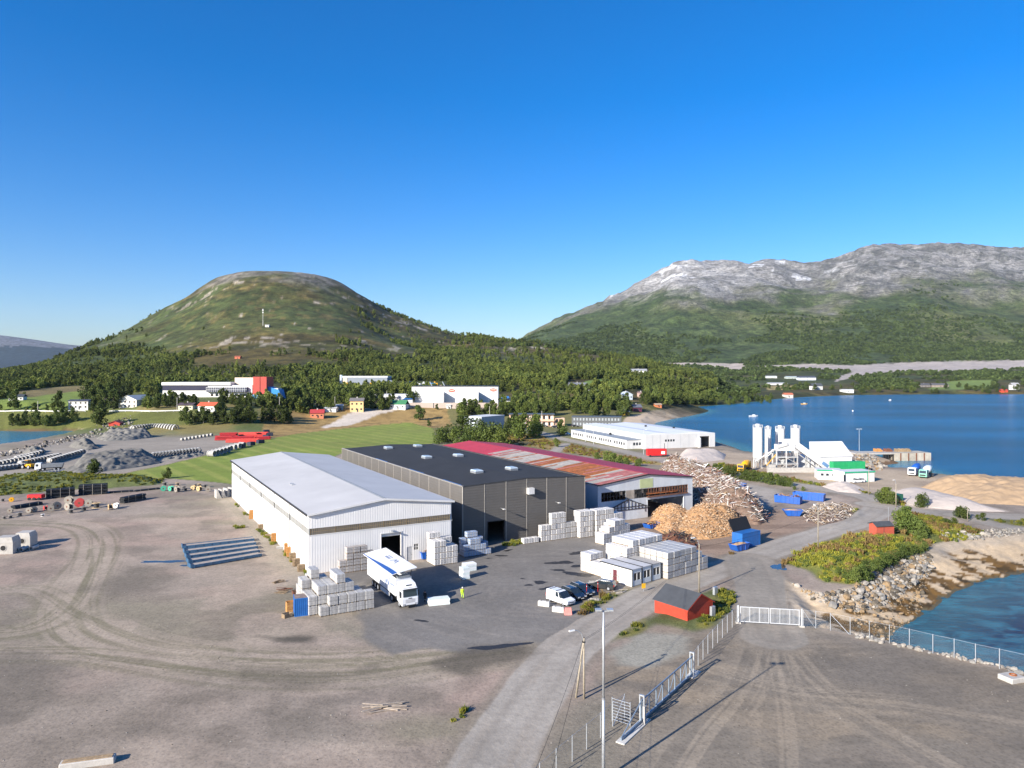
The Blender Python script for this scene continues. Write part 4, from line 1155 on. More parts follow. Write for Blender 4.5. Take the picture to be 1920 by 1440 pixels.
q = G(634, 1076)
pack_grid(q + A_ * 0.4 + B_ * 0.8, HA, 5, 1, lambda c, r: (2, 4, 4, 4, 3)[c] - r, (1.2, 1.1, 1.1), M_pack3, "b", "printed pallet against the white hall", "brick pallets at the white gable")
q = G(812, 1060)
pack_grid(q + B_ * 0.6, HA, 4, 3, lambda c, r: (4, 4, 3, 3)[c] + (r == 2), (1.1, 1.2, 1.1), M_pack, "b2", "white pallet between the hall doors", "brick pallets between the hall doors")
q = G(868, 1044)
pack_grid(q + B_ * 0.6, HA, 5, 2, lambda c, r: (3, 4, 4, 3, 2)[c] + r - 1, (1.1, 1.2, 1.1), M_packb, "c", "blue printed pallet near the grey hall door", "brick pallets between the hall doors")
q = G(984, 1019)
SB = (1.15, 1.15, 1.12)
G1 = "white brick pallets along the grey hall"
pack_grid(q, HA, 3, 1, lambda c, r: 1, SB, M_pack, "d", "white pallet standing low at the grey wall", G1)
pack_grid(q + B_ * 4.2, HA, 2, 1, lambda c, r: 3, SB, M_pack, "d", "white pallet, narrow column by the grey wall", G1)
pack_grid(q + B_ * 6.8, HA, 3, 1, lambda c, r: 5, SB, M_pack, "d", "white pallet, tall column by the grey wall", G1)
pack_grid(q + B_ * 10.6, HA, 2, 1, lambda c, r: 3, SB, M_pack2, "d2", "grey pallet, lower column by the grey wall", G1)
pack_grid(q + B_ * 13.2 - A_ * 1.2, HA, 3, 2, lambda c, r: 5, SB, M_pack, "d", "white pallet, tall column near the annex", G1)
pack_grid(q + B_ * 17.2 - A_ * 1.6, HA, 6, 2, lambda c, r: 5 - (c > 3), SB, M_pack, "d", "white pallet, high row below the annex", G1)
pack_grid(q + B_ * 16.6 - A_ * 4.6, HA, 4, 1, lambda c, r: (2, 3, 3, 2)[c], SB, M_pack, "d", "white pallet, low row before the high row", G1)
# the long stepped block that runs down to the road
RB = math.radians(39.0); BX = Vector((math.cos(RB), math.sin(RB), 0)); BY = Vector((-BX.y, BX.x, 0))
q = G(1252, 1087) + BY * 0.6 + BX * 0.8
SC = (1.55, 1.2, 1.12)
G2 = "brick pallets behind the site cabin"
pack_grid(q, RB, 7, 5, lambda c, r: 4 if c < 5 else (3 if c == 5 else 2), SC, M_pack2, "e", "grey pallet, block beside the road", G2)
pack_grid(q + BY * 6.6 - BX * 3.0, RB, 6, 4, lambda c, r: 5 - (c == 0), SC, M_pack, "e2", "white pallet, high block behind the cabin", G2)
pack_grid(q + BY * 8.4 - BX * 7.6, RB, 2, 4, lambda c, r: 3 - (r < 2), SC, M_pack, "e2", "white pallet at the yard edge", G2)
pack_grid(G(1133, 1020), RB, 5, 2, lambda c, r: (2, 3, 4, 4, 3)[c], SC, M_pack, "e2", "white pallet between annex row and cabin block", G2)
# ------------------------------------------------------------------ vehicles
M_carw = mat("white_car_paint", (0.78, 0.79, 0.80), 0.25, 0, 0.03, 1, coat=0.6)
M_cark = mat("black_car_paint", (0.012, 0.014, 0.018), 0.22, 0, 0.1, 1, coat=0.8)
M_carb = mat("navy_car_paint", (0.012, 0.02, 0.035), 0.22, 0, 0.1, 1, coat=0.8)
M_carg = mat("graphite_car_paint", (0.045, 0.048, 0.05), 0.3, 0.3, 0.1, 1, coat=0.7)
M_chrome = mat("lamp_lens", (0.7, 0.72, 0.75), 0.15, 0.5)
M_logo = mat("blue_print", (0.03, 0.09, 0.28), 0.5)

def wheel(parent, x, y, r, w=0.24):
    s = 1 if y > 0 else -1
    o = MB().cyl((0, -w / 2, 0), (0, w / 2, 0), r, None, 18).build("wheel", M_tyre, parent, (x, y - s * w / 2, r))
    MB().cyl((0, s * w / 2, 0), (0, s * (w / 2 + 0.012), 0), r * 0.62, r * 0.55, 12).build("rim", M_alu, o)

def car(loc, rot, label, paint, kind):
    t = thing({"van": "parked_van"}.get(kind, "parked_car"), label, "van" if kind == "van" else "car", loc, rot, None if kind == "van" else "cars parked by the site cabin")
    if kind == "van":
        L0, L1, hw = -2.3, 2.35, 0.92
        low = [(L0, 0.32), (L1 - 0.1, 0.30), (L1, 0.55), (L1 - 0.08, 0.85), (1.35, 1.08), (L0 - 0.02, 1.12)]
        cab = [(L0 + 0.02, 1.11), (1.38, 1.07), (0.62, 1.72), (0.35, 1.82), (L0 + 0.10, 1.84)]
        roof = [(L0 + 0.12, 1.835), (0.38, 1.815), (0.2, 1.87), (L0 + 0.2, 1.89)]
        wb = (-1.45, 1.42); r = 0.33
        MB().side(low, hw, 0.05).build("body", paint, t, smooth=False)
        # cargo sides painted, cab glazed
        MB().side([(L0 + 0.02, 1.11), (-0.25, 1.10), (-0.25, 1.835), (L0 + 0.10, 1.84)], hw - 0.05, 0.03).build("cargo_side", paint, t)
        g = MB().side([(-0.24, 1.10), (1.38, 1.07), (0.62, 1.72), (0.35, 1.815), (-0.24, 1.832)], hw - 0.07, 0.05).build("window", M_glass, t)
        MB().side([(0.45, 1.10), (0.58, 1.10), (0.42, 1.76), (0.30, 1.79)], hw - 0.055, 0.0).build("pillar", paint, g)
        MB().side(roof, hw - 0.12, 0.02).build("roof", paint, t)
        for x in (-1.7, -0.3): MB().box(x, -0.75, 1.9, x + 0.08, 0.75, 1.95).build("roof_bar", M_dark, t)
    else:
        L0, L1, hw = -2.35, 2.35, 0.91
        low = [(L0, 0.35), (L0 + 0.1, 0.25), (L1 - 0.12, 0.25), (L1, 0.45), (L1 - 0.05, 0.70), (1.15, 0.95), (L0 + 0.05, 1.0), (L0 - 0.02, 0.7)]
        cab = [(L0 + 0.12, 0.99), (1.18, 0.94), (0.35, 1.40), (-0.2, 1.46), (-1.5, 1.44), (-2.05, 1.34)]
        MB().side(low, hw, 0.06).build("body", paint, t)
        g = MB().side(cab, hw - 0.09, 0.05, 0.18).build("window", M_glass, t)
        for xa, xb in ((0.0, 0.08), (-1.2, -1.12)): MB().side([(xa, 0.98), (xb, 0.98), (xb - 0.08, 1.44), (xa - 0.08, 1.44)], hw - 0.075, 0.0, 0.05).build("pillar", paint, g)
        MB().side([(0.30, 1.41), (-0.2, 1.47), (-1.5, 1.45), (-2.05, 1.35), (-2.0, 1.40), (-1.5, 1.49), (-0.2, 1.51), (0.22, 1.45)], hw - 0.2, 0.0, 0.1).build("roof", paint, t)
        for y in (-0.6, 0.6): MB().box(-1.7, y - 0.02, 1.50, 0.0, y + 0.02, 1.56).build("roof_rail", M_alu, t)
        wb = (-1.42, 1.42); r = 0.33
    for x in wb:
        for y in (-hw + 0.0, hw - 0.0): wheel(t, x, y, r, 0.22)
    for y in (-0.62, 0.62):
        MB().box(L1 - 0.10, y - 0.2, 0.60, L1 - 0.012, y + 0.2, 0.76).build("headlight", M_chrome, t)
        MB().box(L0 - 0.03, y - 0.13 + (0.15 if y > 0 else -0.15), 0.72, L0 + 0.06, y + 0.13 + (0.1 if y > 0 else -0.1), 1.0 if kind != "van" else 1.25).build("tail_light", M_redl, t)
        MB().box(0.82, y + (0.33 if y > 0 else -0.45), 1.0, 0.95, y + (0.45 if y > 0 else -0.33), 1.13).build("mirror", paint, t)
    MB().box(L1 - 0.02, -0.26, 0.42, L1 + 0.012, 0.26, 0.53).build("number_plate", M_white, t)
    MB().box(L1 - 0.06, -0.45, 0.55, L1 + 0.005, 0.45, 0.66).build("grille", M_black, t)
    return t
def heading(v): return math.atan2(v[1], v[0])
car(G(1051, 1130), heading((0.66, -0.75)), "white panel van with roof bars parked behind the concrete blocks", M_carw, "van")
car(G(1075, 1120), heading((0.55, -0.83)), "glossy black estate car parked beside the white van", M_cark, "car")
car(G(1091, 1112.5), heading((0.52, -0.85)), "dark navy car half hidden behind the black estate", M_carb, "car")
car(G(1128, 1103), heading((-0.90, 0.43)), "graphite estate car with red tail lights at the cabin steps", M_carg, "car")

def lorry():
    fr = Vector((-15.2, 106.2, 0))
    t = thing("lorry", "white articulated lorry with its roof lid raised, unloading at the white hall", "lorry", fr, heading(-A_))
    # local x forward, bumper at x = 0
    hw = 1.25
    c = MB().side([(-2.25, 0.95), (-0.1, 0.45), (0.0, 0.55), (0.0, 1.55), (-0.05, 1.75), (-0.28, 2.9), (-0.5, 3.05), (-2.25, 3.1)], hw, 0.03, 0.1).build("cab", M_carw, t)
    MB().side([(-0.5, 3.06), (-0.35, 3.1), (-0.9, 3.55), (-2.2, 3.75), (-2.2, 3.08)], hw - 0.12, 0.05, 0.15).build("roof_fairing", M_carw, t)
    w = MB(); w.T = Matrix.Identity(4)
    w.loft([[(-0.02, -1.1, 1.82), (-0.02, 1.1, 1.82), (-0.20, 1.05, 2.78), (-0.20, -1.05, 2.78)], [(0.02, -1.1, 1.82), (0.02, 1.1, 1.82), (-0.16, 1.05, 2.78), (-0.16, -1.05, 2.78)]])
    w.build("windscreen", M_glass, c)
    MB().box(-0.25, -1.12, 2.80, 0.12, 1.12, 2.92).build("sun_visor", M_glass, c)
    MB().box(-0.95, -0.45, 3.14, -0.55, 0.45, 3.42).build("roof_hatch", M_glass, c)
    for y in (-1, 1):
        MB().box(-1.25, y * (hw + 0.012) - 0.01, 1.75, -0.45, y * (hw + 0.012) + 0.01, 2.55).build("side_window", M_glass, c)
        MB().box(-0.45, y * 1.42 - 0.12, 1.7, -0.28, y * 1.42 + 0.12, 2.5).build("mirror", M_dark, c)
        MB().box(-0.03, y * 0.95 - 0.22, 0.62, 0.02, y * 0.95 + 0.22, 0.82).build("headlight", M_chrome, c)
    MB().box(-0.02, -0.75, 0.9, 0.018, 0.75, 1.45).build("grille", mat("pale_grille", (0.5, 0.5, 0.51), 0.4), c)
    MB().box(-0.04, -0.9, 0.44, 0.022, 0.9, 0.6).build("bumper_step", M_dark, c)
    MB().box(0.018, -0.28, 1.5, 0.028, 0.28, 1.62).build("badge", M_dark, c)
    for x in (-1.45, -4.6):
        for y in (-hw + 0.02, hw - 0.02): wheel(t, x, y, 0.5, 0.34)
    for x in (-11.2, -12.5, -13.8):
        for y in (-hw + 0.02, hw - 0.02): wheel(t, x, y, 0.5, 0.36)
    MB().box(-6.0, -0.5, 0.75, -1.0, 0.5, 1.0).box(-16.3, -0.55, 0.85, -3.2, 0.55, 1.15).build("chassis", M_dark, t)
    MB().box(-10.0, -hw + 0.05, 0.45, -5.8, -hw + 0.13, 1.12).box(-10.0, hw - 0.13, 0.45, -5.8, hw - 0.05, 1.12).build("side_guard", M_white, t)
    # trailer box: floor, walls, open on top under the lid
    MB().box(-16.4, -hw, 1.16, -2.75, hw, 1.3).build("trailer_floor", M_dark, t)
    MB().box(-2.83, -hw, 1.3, -2.75, hw, 4.0).build("trailer_wall", M_carw, t)
    MB().box(-16.4, -hw, 1.3, -16.32, hw, 4.0).build("trailer_wall", M_carw, t)
    s = MB().box(-16.3, -hw, 1.3, -2.84, -hw + 0.06, 4.0).build("trailer_wall", M_carw, t)      # faces the pallets
    MB().box(-16.3, hw - 0.06, 1.3, -2.84, hw, 4.0).build("trailer_wall", M_carw, t)
    m = MB()       # the mark on the flank: a big chevron letter and a short line of print
    yf = -hw - 0.012
    def stroke(x0, z0, x1, z1, wd):
        m.loft([[(x0, yf, z0), (x0 + wd, yf, z0), (x1 + wd, yf, z1), (x1, yf, z1)], [(x0, yf + 0.008, z0), (x0 + wd, yf + 0.008, z0), (x1 + wd, yf + 0.008, z1), (x1, yf + 0.008, z1)]])
    for a, b, c2, d in ((-7.9, 3.4, -7.3, 2.1), (-7.3, 2.1, -6.8, 3.1), (-6.8, 3.1, -6.3, 2.1), (-6.3, 2.1, -5.7, 3.4)): stroke(a, b, c2, d, 0.28)
    for k in range(6): stroke(-5.2 + k * 0.34, 2.5, -5.2 + k * 0.34, 2.85, 0.2)
    m.build("flank_lettering", M_logo, s, stuff=True)
    # lid: one wide panel, hinged up on props; rises towards the yard side
    ys = np.linspace(-1.95, 2.05, 9)
    zz = lambda y: 4.75 + 0.62 * ((y + 1.95) / 4.0) ** 0.8
    lid = MB()
    lid.loft([[(-2.4, y, zz(y)) for y in ys] + [(-2.4, y, zz(y) - 0.08) for y in ys[::-1]], [(-16.6, y, zz(y)) for y in ys] + [(-16.6, y, zz(y) - 0.08) for y in ys[::-1]]])
    lo = lid.build("lid", M_carw, t)
    st = MB()
    nseg = 24
    def strip(f0, f1, lift):
        for k in range(nseg):
            xa, xb = -2.45 - k * 14.1 / nseg, -2.45 - (k + 1) * 14.1 / nseg
            ya0, ya1, yb0, yb1 = f0(k / nseg), f1(k / nseg), f0((k + 1) / nseg), f1((k + 1) / nseg)
            st.face([(xa, ya0, zz(ya0) + lift), (xa, ya1, zz(ya1) + lift), (xb, yb1, zz(yb1) + lift), (xb, yb0, zz(yb0) + lift)])
    strip(lambda u: -1.93, lambda u: -1.93 + 0.15 + 1.1 * (1 - u) ** 2 * (0.35 + u) * 1.6, 0.012)
    st.build("blue_swoosh", mat("lorry_blue", (0.02, 0.09, 0.33), 0.4), lo)
    st = MB()
    def mark(x0, y0, x1, y1, wd):
        st.face([(x0, y0, zz(y0) + 0.014), (x0 + wd, y0, zz(y0) + 0.014), (x1 + wd, y1, zz(y1) + 0.014), (x1, y1, zz(y1) + 0.014)])
    for a, b, c2, d in ((-9.2, 0.1, -8.6, 1.1), (-8.6, 1.1, -8.2, 0.4), (-8.2, 0.4, -7.8, 1.1), (-7.8, 1.1, -7.2, 0.1)): mark(a, b, c2, d, 0.22)
    for k in range(5): mark(-12.0 + k * 0.42, 0.2, -12.0 + k * 0.42, 0.62, 0.26); 
    for k in range(5): mark(-12.0 + k * 0.42, 0.8, -12.0 + k * 0.42, 1.0, 0.26)
    st.build("lid_lettering", M_logo, lo, stuff=True)
    for x in (-3.0, -16.0):
        for y in (-1.1, 1.1): MB().cyl((x, y, 3.9), (x + 0.2, y * 1.25, zz(y * 1.25) - 0.09), 0.06, None, 6).build("lid_prop", M_dark, t)
    MB().box(-3.4, -1.0, 4.0, -2.6, 1.0, 4.25).build("folded_sheet", mat("grey_sheet", (0.18, 0.2, 0.22), 0.7), t)
lorry()

# ------------------------------------------------------------------ people
def person(loc, rot, label, jacket, trousers, pose):
    t = thing("person", label, "person", loc, rot)
    J = {'pelvis': (0, 0, 0.95), 'waist': (0, 0, 1.10), 'chest': (0.02, 0, 1.33), 'neck': (0.03, 0, 1.50), 'head': (0.06, 0, 1.60), 'crown': (0.05, 0, 1.74)}
    for s, sd in ((1, 'l'), (-1, 'r')):
        f = pose * s
        J['hip' + sd] = (0, 0.10 * s, 0.92); J['knee' + sd] = (0.05 + 0.16 * f, 0.11 * s, 0.50); J['ank' + sd] = (-0.02 + 0.26 * f, 0.11 * s, 0.09); J['toe' + sd] = (0.16 + 0.26 * f, 0.13 * s, 0.05)
        J['sh' + sd] = (0.02, 0.19 * s, 1.42); J['elb' + sd] = (-0.02 - 0.14 * f, 0.26 * s, 1.14); J['wri' + sd] = (0.08 - 0.16 * f, 0.27 * s, 0.90); J['hand' + sd] = (0.11 - 0.16 * f, 0.265 * s, 0.80)
    E = [('pelvis', 'waist'), ('waist', 'chest'), ('chest', 'neck'), ('neck', 'head'), ('head', 'crown')]
    for sd in 'lr': E += [('pelvis', 'hip' + sd), ('hip' + sd, 'knee' + sd), ('knee' + sd, 'ank' + sd), ('ank' + sd, 'toe' + sd), ('chest', 'sh' + sd), ('sh' + sd, 'elb' + sd), ('elb' + sd, 'wri' + sd), ('wri' + sd, 'hand' + sd)]
    R = {'pelvis': 0.15, 'waist': 0.14, 'chest': 0.16, 'neck': 0.06, 'head': 0.095, 'crown': 0.085, 'hip': 0.10, 'knee': 0.07, 'ank': 0.05, 'toe': 0.045, 'sh': 0.085, 'elb': 0.055, 'wri': 0.038, 'hand': 0.045}
    names = list(J)
    me = bpy.data.meshes.new("body")
    me.from_pydata([J[k] for k in names], [(names.index(a), names.index(b)) for a, b in E], [])
    o = place("body", me, t)
    sk = o.modifiers.new("skin", 'SKIN')
    lay = me.skin_vertices[0] if me.skin_vertices else None
    if lay is None:
        bpy.context.view_layer.objects.active = o
    lay = me.skin_vertices[0]
    for i, k in enumerate(names):
        base = k[:-1] if k[-1] in 'lr' and k[:-1] in R else k
        lay.data[i].radius = (R[base],) * 2
    lay.data[0].use_root = True
    o.modifiers.new("sub", 'SUBSURF').levels = 1
    o.modifiers["sub"].render_levels = 2
    dg = bpy.context.evaluated_depsgraph_get()
    m2 = bpy.data.meshes.new_from_object(o.evaluated_get(dg))
    o.modifiers.clear(); o.data = m2
    m2.materials.clear()
    skin = mat("skin", (0.45, 0.27, 0.19), 0.6); refl = mat("reflective_tape", (0.62, 0.63, 0.62), 0.3); boot = mat("dark_boots", (0.02, 0.018, 0.016), 0.7)
    for q in (skin, jacket, trousers, boot, refl): m2.materials.append(q)
    for p in m2.polygons:
        z = p.center.z
        arm = abs(p.center.y) > 0.2 and z < 1.2
        p.material_index = 0 if z > 1.49 or (arm and z < 0.88) else 3 if z < 0.13 else 4 if (0.36 < z < 0.42 and not arm) or (1.12 < z < 1.17 and not arm) else 2 if z < 0.93 and not arm else 1
        p.use_smooth = True
    h = MB()
    for k in range(5): pass
    ring = lambda z, r: [(0.05 + r * math.cos(2 * math.pi * k / 12), r * 0.9 * math.sin(2 * math.pi * k / 12), z) for k in range(12)]
    h.loft([ring(1.66, 0.125), ring(1.70, 0.128), ring(1.76, 0.11), ring(1.80, 0.06), ring(1.81, 0.01)])
    h.build("helmet", mat("white_helmet", (0.75, 0.75, 0.72), 0.35) if pose > 0.3 else M_black, t, smooth=True)
    f = MB(); f.box(0.145, -0.012, 1.57, 0.175, 0.012, 1.62); f.build("nose", skin, t)
    for s in (-1, 1):
        for k in range(4):
            a = Vector((0.13 - 0.16 * pose * s - 0.012 * k, (0.262 + 0.0) * s, 0.79))
            MB().cyl(a, a + Vector((0.012, -0.01 * s, -0.07 + 0.006 * abs(k - 1))), 0.010, 0.008, 5).build("finger", skin, t)
        a = Vector((0.125 - 0.16 * pose * s, 0.24 * s, 0.82)); MB().cyl(a, a + Vector((0.03, -0.02 * s, -0.045)), 0.011, 0.009, 5).build("thumb", skin, t)
    return t
M_hiv = mat("hi_vis_yellow", (0.52, 0.78, 0.03), 0.6, 0, 0.1, 5)
person(G(867, 1122), heading((0.3, -0.95)), "person in yellow-green high-visibility clothes walking across the yard", M_hiv, M_hiv, 0.6)
person(G(797, 1129), heading((-0.4, -0.9)), "person in dark work clothes standing in the shadow of the lorry", M_black, M_black, 0.15)

# ------------------------------------------------------------------ site cabin, sheds
def site_cabin():
    r = math.radians(39.5)
    t = thing("site_cabin", "low white site cabin of three joined modules with front windows", "cabin", G(1185, 1101), r)
    # local x along the windowed front (three modules), local y back along the long blank wall
    mw, D, H = 2.5, 7.0, 2.75
    for k in range(3):
        x0 = k * mw + 0.03; x1 = (k + 1) * mw - 0.03
        m = MB()
        m.box(x0, 0, 0.12, x1, 0.12, 0.95).box(x0, 0, 2.25, x1, 0.12, H).box(x0, 0, 0.95, x0 + 0.3, 0.12, 2.25).box(x1 - 0.3, 0, 0.95, x1, 0.12, 2.25)
        MB().box(x0, D - 0.12, 0.12, x1, D, H).build("rear_wall", M_white, t)
        m.build("module_wall", mat("pale_module", (0.62, 0.65, 0.66), 0.55, 0, 0.08, 0.8, dirt=0.2), t)
        MB().box(x0 - 0.028, -0.06, 0.1, x0 + 0.10, -0.002, H + 0.02).box(x1 - 0.10, -0.06, 0.1, x1 + 0.028, -0.002, H + 0.02).build("corner_frame", M_dark, t)
        w = MB().box(x0 + 0.3, 0.04, 0.95, x1 - 0.3, 0.07, 2.25).build("window", M_glass, t)
        xm = (x0 + x1) / 2
        MB().box(xm - 0.05, -0.015, 0.95, xm + 0.05, 0.039, 2.25).box(x0 + 0.3, -0.015, 0.95, x0 + 0.37, 0.039, 2.25).box(x1 - 0.37, -0.015, 0.95, x1 - 0.3, 0.039, 2.25).box(x0 + 0.3, -0.015, 2.18, x1 - 0.3, 0.039, 2.25).build("window_frame", M_white, w)
        MB().box(x0 + 0.02, -0.1, H + 0.021, x1 - 0.02, D + 0.1, H + 0.16).build("roof_panel", mat("cabin_roof", (0.50, 0.50, 0.51), 0.6, 0, 0.10, 0.6, dirt=0.2) if k != 2 else mat("cabin_roof_grey", (0.36, 0.35, 0.34), 0.7, 0, 0.1, 0.6, dirt=0.2), t)
        if k: MB().box(k * mw - 0.09, -0.12, H + 0.161, k * mw + 0.09, D + 0.12, H + 0.24).build("roof_seam", M_dark, t)
    s = MB(); s.box(0, 0.121, 0.12, 0.1, 3.3, H).box(0, 4.2, 0.12, 0.1, D - 0.121, H).box(0, 3.3, 2.1, 0.1, 4.2, H)
    s.build("end_wall", M_white, t)
    MB().box(3 * mw - 0.1, 0.121, 0.12, 3 * mw, D - 0.121, H).build("end_wall", M_white, t)
    d = MB().box(0.03, 3.32, 0.14, 0.08, 4.18, 2.08).build("door", mat("wine_door", (0.12, 0.03, 0.04), 0.5), t)
    MB().box(-0.03, 3.4, 1.05, 0.029, 3.5, 1.1).build("handle", M_alu, d)
    MB().box(-0.14, -0.12, H + 0.021, -0.025, D + 0.12, H + 0.2).build("roof_edge", M_dark, t)
    st = MB().box(-1.6, 2.9, 0.0, -0.02, 4.6, 0.35).build("door_step", M_wood, t)
    mb = MB()
    for y in (2.92, 4.58): mb.box(-1.58, y - 0.03, 0.351, -1.5, y + 0.03, 1.3).box(-0.2, y - 0.03, 0.351, -0.12, y + 0.03, 1.3).box(-1.58, y - 0.02, 1.31, -0.12, y + 0.02, 1.38)
    mb.build("handrail", M_wood, st, stuff=True)
    MB().box(0.0, 0.05, 0, 7.5, D - 0.05, 0.118).build("foundation", M_conc, t)
site_cabin()

def shed(name, label, loc, rot, W, D, e, r, boards=True):
    """local x runs along the gable end, local y along the eaves"""
    t = thing(name, label, "shed", loc, rot)
    MB().box(0, 0, 0, 0.08, D, e).build("eave_wall", M_redp, t)
    MB().box(W - 0.08, 0, 0, W, D, e).build("eave_wall", M_redp, t)
    for y in (0.0, D - 0.08):
        MB().yprism([(0.081, 0), (W - 0.081, 0), (W - 0.081, e), (W / 2, r), (0.081, e)], y + 0.002, y + 0.078).build("gable_wall", M_redp, t)
    k = (r - e) / (W / 2)
    for s in (-1, 1):
        xe = W / 2 + s * (W / 2 + 0.25); ze = e - 0.25 * k
        ro = MB().yprism([(xe, ze), (W / 2, r), (W / 2, r + 0.08), (xe, ze + 0.08)], -0.25, D + 0.25).build("roof_slope", M_slate, t)
        MB().yprism([(xe, ze - 0.12), (W / 2, r - 0.12), (W / 2, r - 0.005), (xe, ze - 0.005)], -0.28, -0.2).build("barge_board", M_redp, ro)
    n = int(e / 0.16)
    for j in range(n):          # lapped boards
        z = j * e / n
        for x0, x1 in ((-0.022, -0.001), (W + 0.001, W + 0.022)): MB().box(x0, 0.02, z, x1, D - 0.02, z + e / n - 0.02).build("board", M_redp, t)
        MB().box(0.02, -0.022, z, W - 0.02, -0.001, z + e / n - 0.02).build("board", M_redp, t)
    for x, y in ((-0.03, -0.03), (W - 0.05, -0.03)): MB().box(x, y, 0, x + 0.1, y + 0.06, e).build("corner_board", M_redp, t)
    return t
# red shed by the road: the eaves wall faces the road, the gable faces the gate
c = G(1289, 1169); ex = G(1336, 1152.5) - c; ey = G(1231, 1147) - c
rs = math.atan2(ex.y, ex.x)
shed("red_shed", "red wooden shed with grey felt roof standing between road and gate", c, rs, 5.8, 5.9, 2.05, 3.65)
c = G(1669.5, 1015); c.z = tz(c.x, c.y) + 0.1
t = thing("red_hut", "small red brick hut with black tilted roof beside the bushes", "hut", c, math.radians(12))
M_hut = mat("red_render", (0.42, 0.085, 0.05), 0.75, 0, 0.15, 2, dirt=0.15)
MB().box(-3.3, 0, 0, 0.9, 2.3, 1.85).build("wall", M_hut, t)
MB().xprism([(-0.25, 1.86), (-0.25, 2.0), (1.0, 2.75), (2.5, 2.2), (2.5, 2.05), (1.0, 2.6)], -3.6, 0.65).build("roof", M_slate, t)
MB().xprism([(0.02, 1.85), (1.0, 2.55), (2.28, 2.05), (2.28, 1.85)], -3.28, 0.55).build("gable", M_hut, t)
MB().box(-1.6, -0.02, 0.0, -1.5, -0.003, 1.7).build("downpipe", M_dark, t)
MB().cyl((0.5, 1.2, 2.3), (0.5, 1.2, 5.6), 0.035, None, 6).build("antenna", M_galv, t)

# ------------------------------------------------------------------ fences and gates
def mesh_mat():
    m = bpy.data.materials.new("chain_link"); m.use_nodes = True
    N, L = m.node_tree.nodes, m.node_tree.links
    p = N["Principled BSDF"]; p.inputs["Base Color"].default_value = (0.4, 0.42, 0.43, 1); p.inputs["Roughness"].default_value = 0.5
    tc = N.new("ShaderNodeTexCoord"); sx = N.new("ShaderNodeSeparateXYZ"); L.new(tc.outputs["Object"], sx.inputs[0])
    def fold(op):
        a = N.new("ShaderNodeMath"); a.operation = op; L.new(sx.outputs[0], a.inputs[0]); L.new(sx.outputs[2], a.inputs[1])
        b = N.new("ShaderNodeMath"); b.operation = 'MULTIPLY'; b.inputs[1].default_value = 11.0; L.new(a.outputs[0], b.inputs[0])
        c = N.new("ShaderNodeMath"); c.operation = 'FRACT'; L.new(b.outputs[0], c.inputs[0])
        d = N.new("ShaderNodeMath"); d.operation = 'LESS_THAN'; d.inputs[1].default_value = 0.022; L.new(c.outputs[0], d.inputs[0]); return d
    a, b = fold('ADD'), fold('SUBTRACT')
    mx = N.new("ShaderNodeMath"); mx.operation = 'MAXIMUM'; L.new(a.outputs[0], mx.inputs[0]); L.new(b.outputs[0], mx.inputs[1])
    L.new(mx.outputs[0], p.inputs["Alpha"])
    return m
M_mesh = mesh_mat()
def fence(label, pts, h=2.3, brace=(), wires=True):
    t = thing("chain_link_fence", label, "fence", pts[0], 0, "chain-link fences round the gates")
    o = Vector(pts[0])
    for k, p in enumerate(pts):
        q = Vector(p) - o
        z = 0
        MB().cyl((q.x, q.y, -0.1), (q.x, q.y, h), 0.045, None, 8).build("post", M_galv, t)
        if k + 1 < len(pts):
            q2 = Vector(pts[k + 1]) - o
            d = q2 - q
            e = MB().face([(0.05, 0, 0.05), (d.length - 0.05, 0, 0.05), (d.length - 0.05, 0, h - 0.05), (0.05, 0, h - 0.05)]).build("mesh_panel", M_mesh, t, (q.x, q.y, 0), math.atan2(d.y, d.x))
            MB().cyl((0, 0, h - 0.05), (d.length, 0, h - 0.05), 0.012, None, 5).build("tension_wire", M_galv, e)
            if k in brace: MB().cyl((0.05, 0, h - 0.2), (d.length * 0.95, 0, 0.05), 0.03, None, 6).build("brace", M_galv, t, (q.x, q.y, 0), math.atan2(d.y, d.x))
    return t
fence("chain-link fence with steel posts along the beach edge", [G(a, b) for a, b in ((1506, 1176), (1529.5, 1178), (1557, 1182), (1594, 1190), (1630, 1198), (1667.6, 1206), (1705, 1214), (1749, 1225), (1789, 1234), (1829, 1244), (1874, 1254), (1925, 1266), (1980, 1279), (2040, 1293))], 2.4, brace=(0, 2))
fence("chain-link fence running from the sliding gate up to the white gate", [G(1300 + (1382 - 1300) * k / 9, 1261 + (1167 - 1261) * (k / 9) ** 0.9) for k in range(10)], 2.4, brace=(8,))
fence("chain-link fence from the sliding gate towards the lamp mast", [G(a, b) for a, b in ((1171, 1345), (1149, 1362), (1126, 1383), (1100, 1405), (1073, 1428), (1043, 1455), (1012, 1484), (978, 1517))], 2.4, brace=(0,))

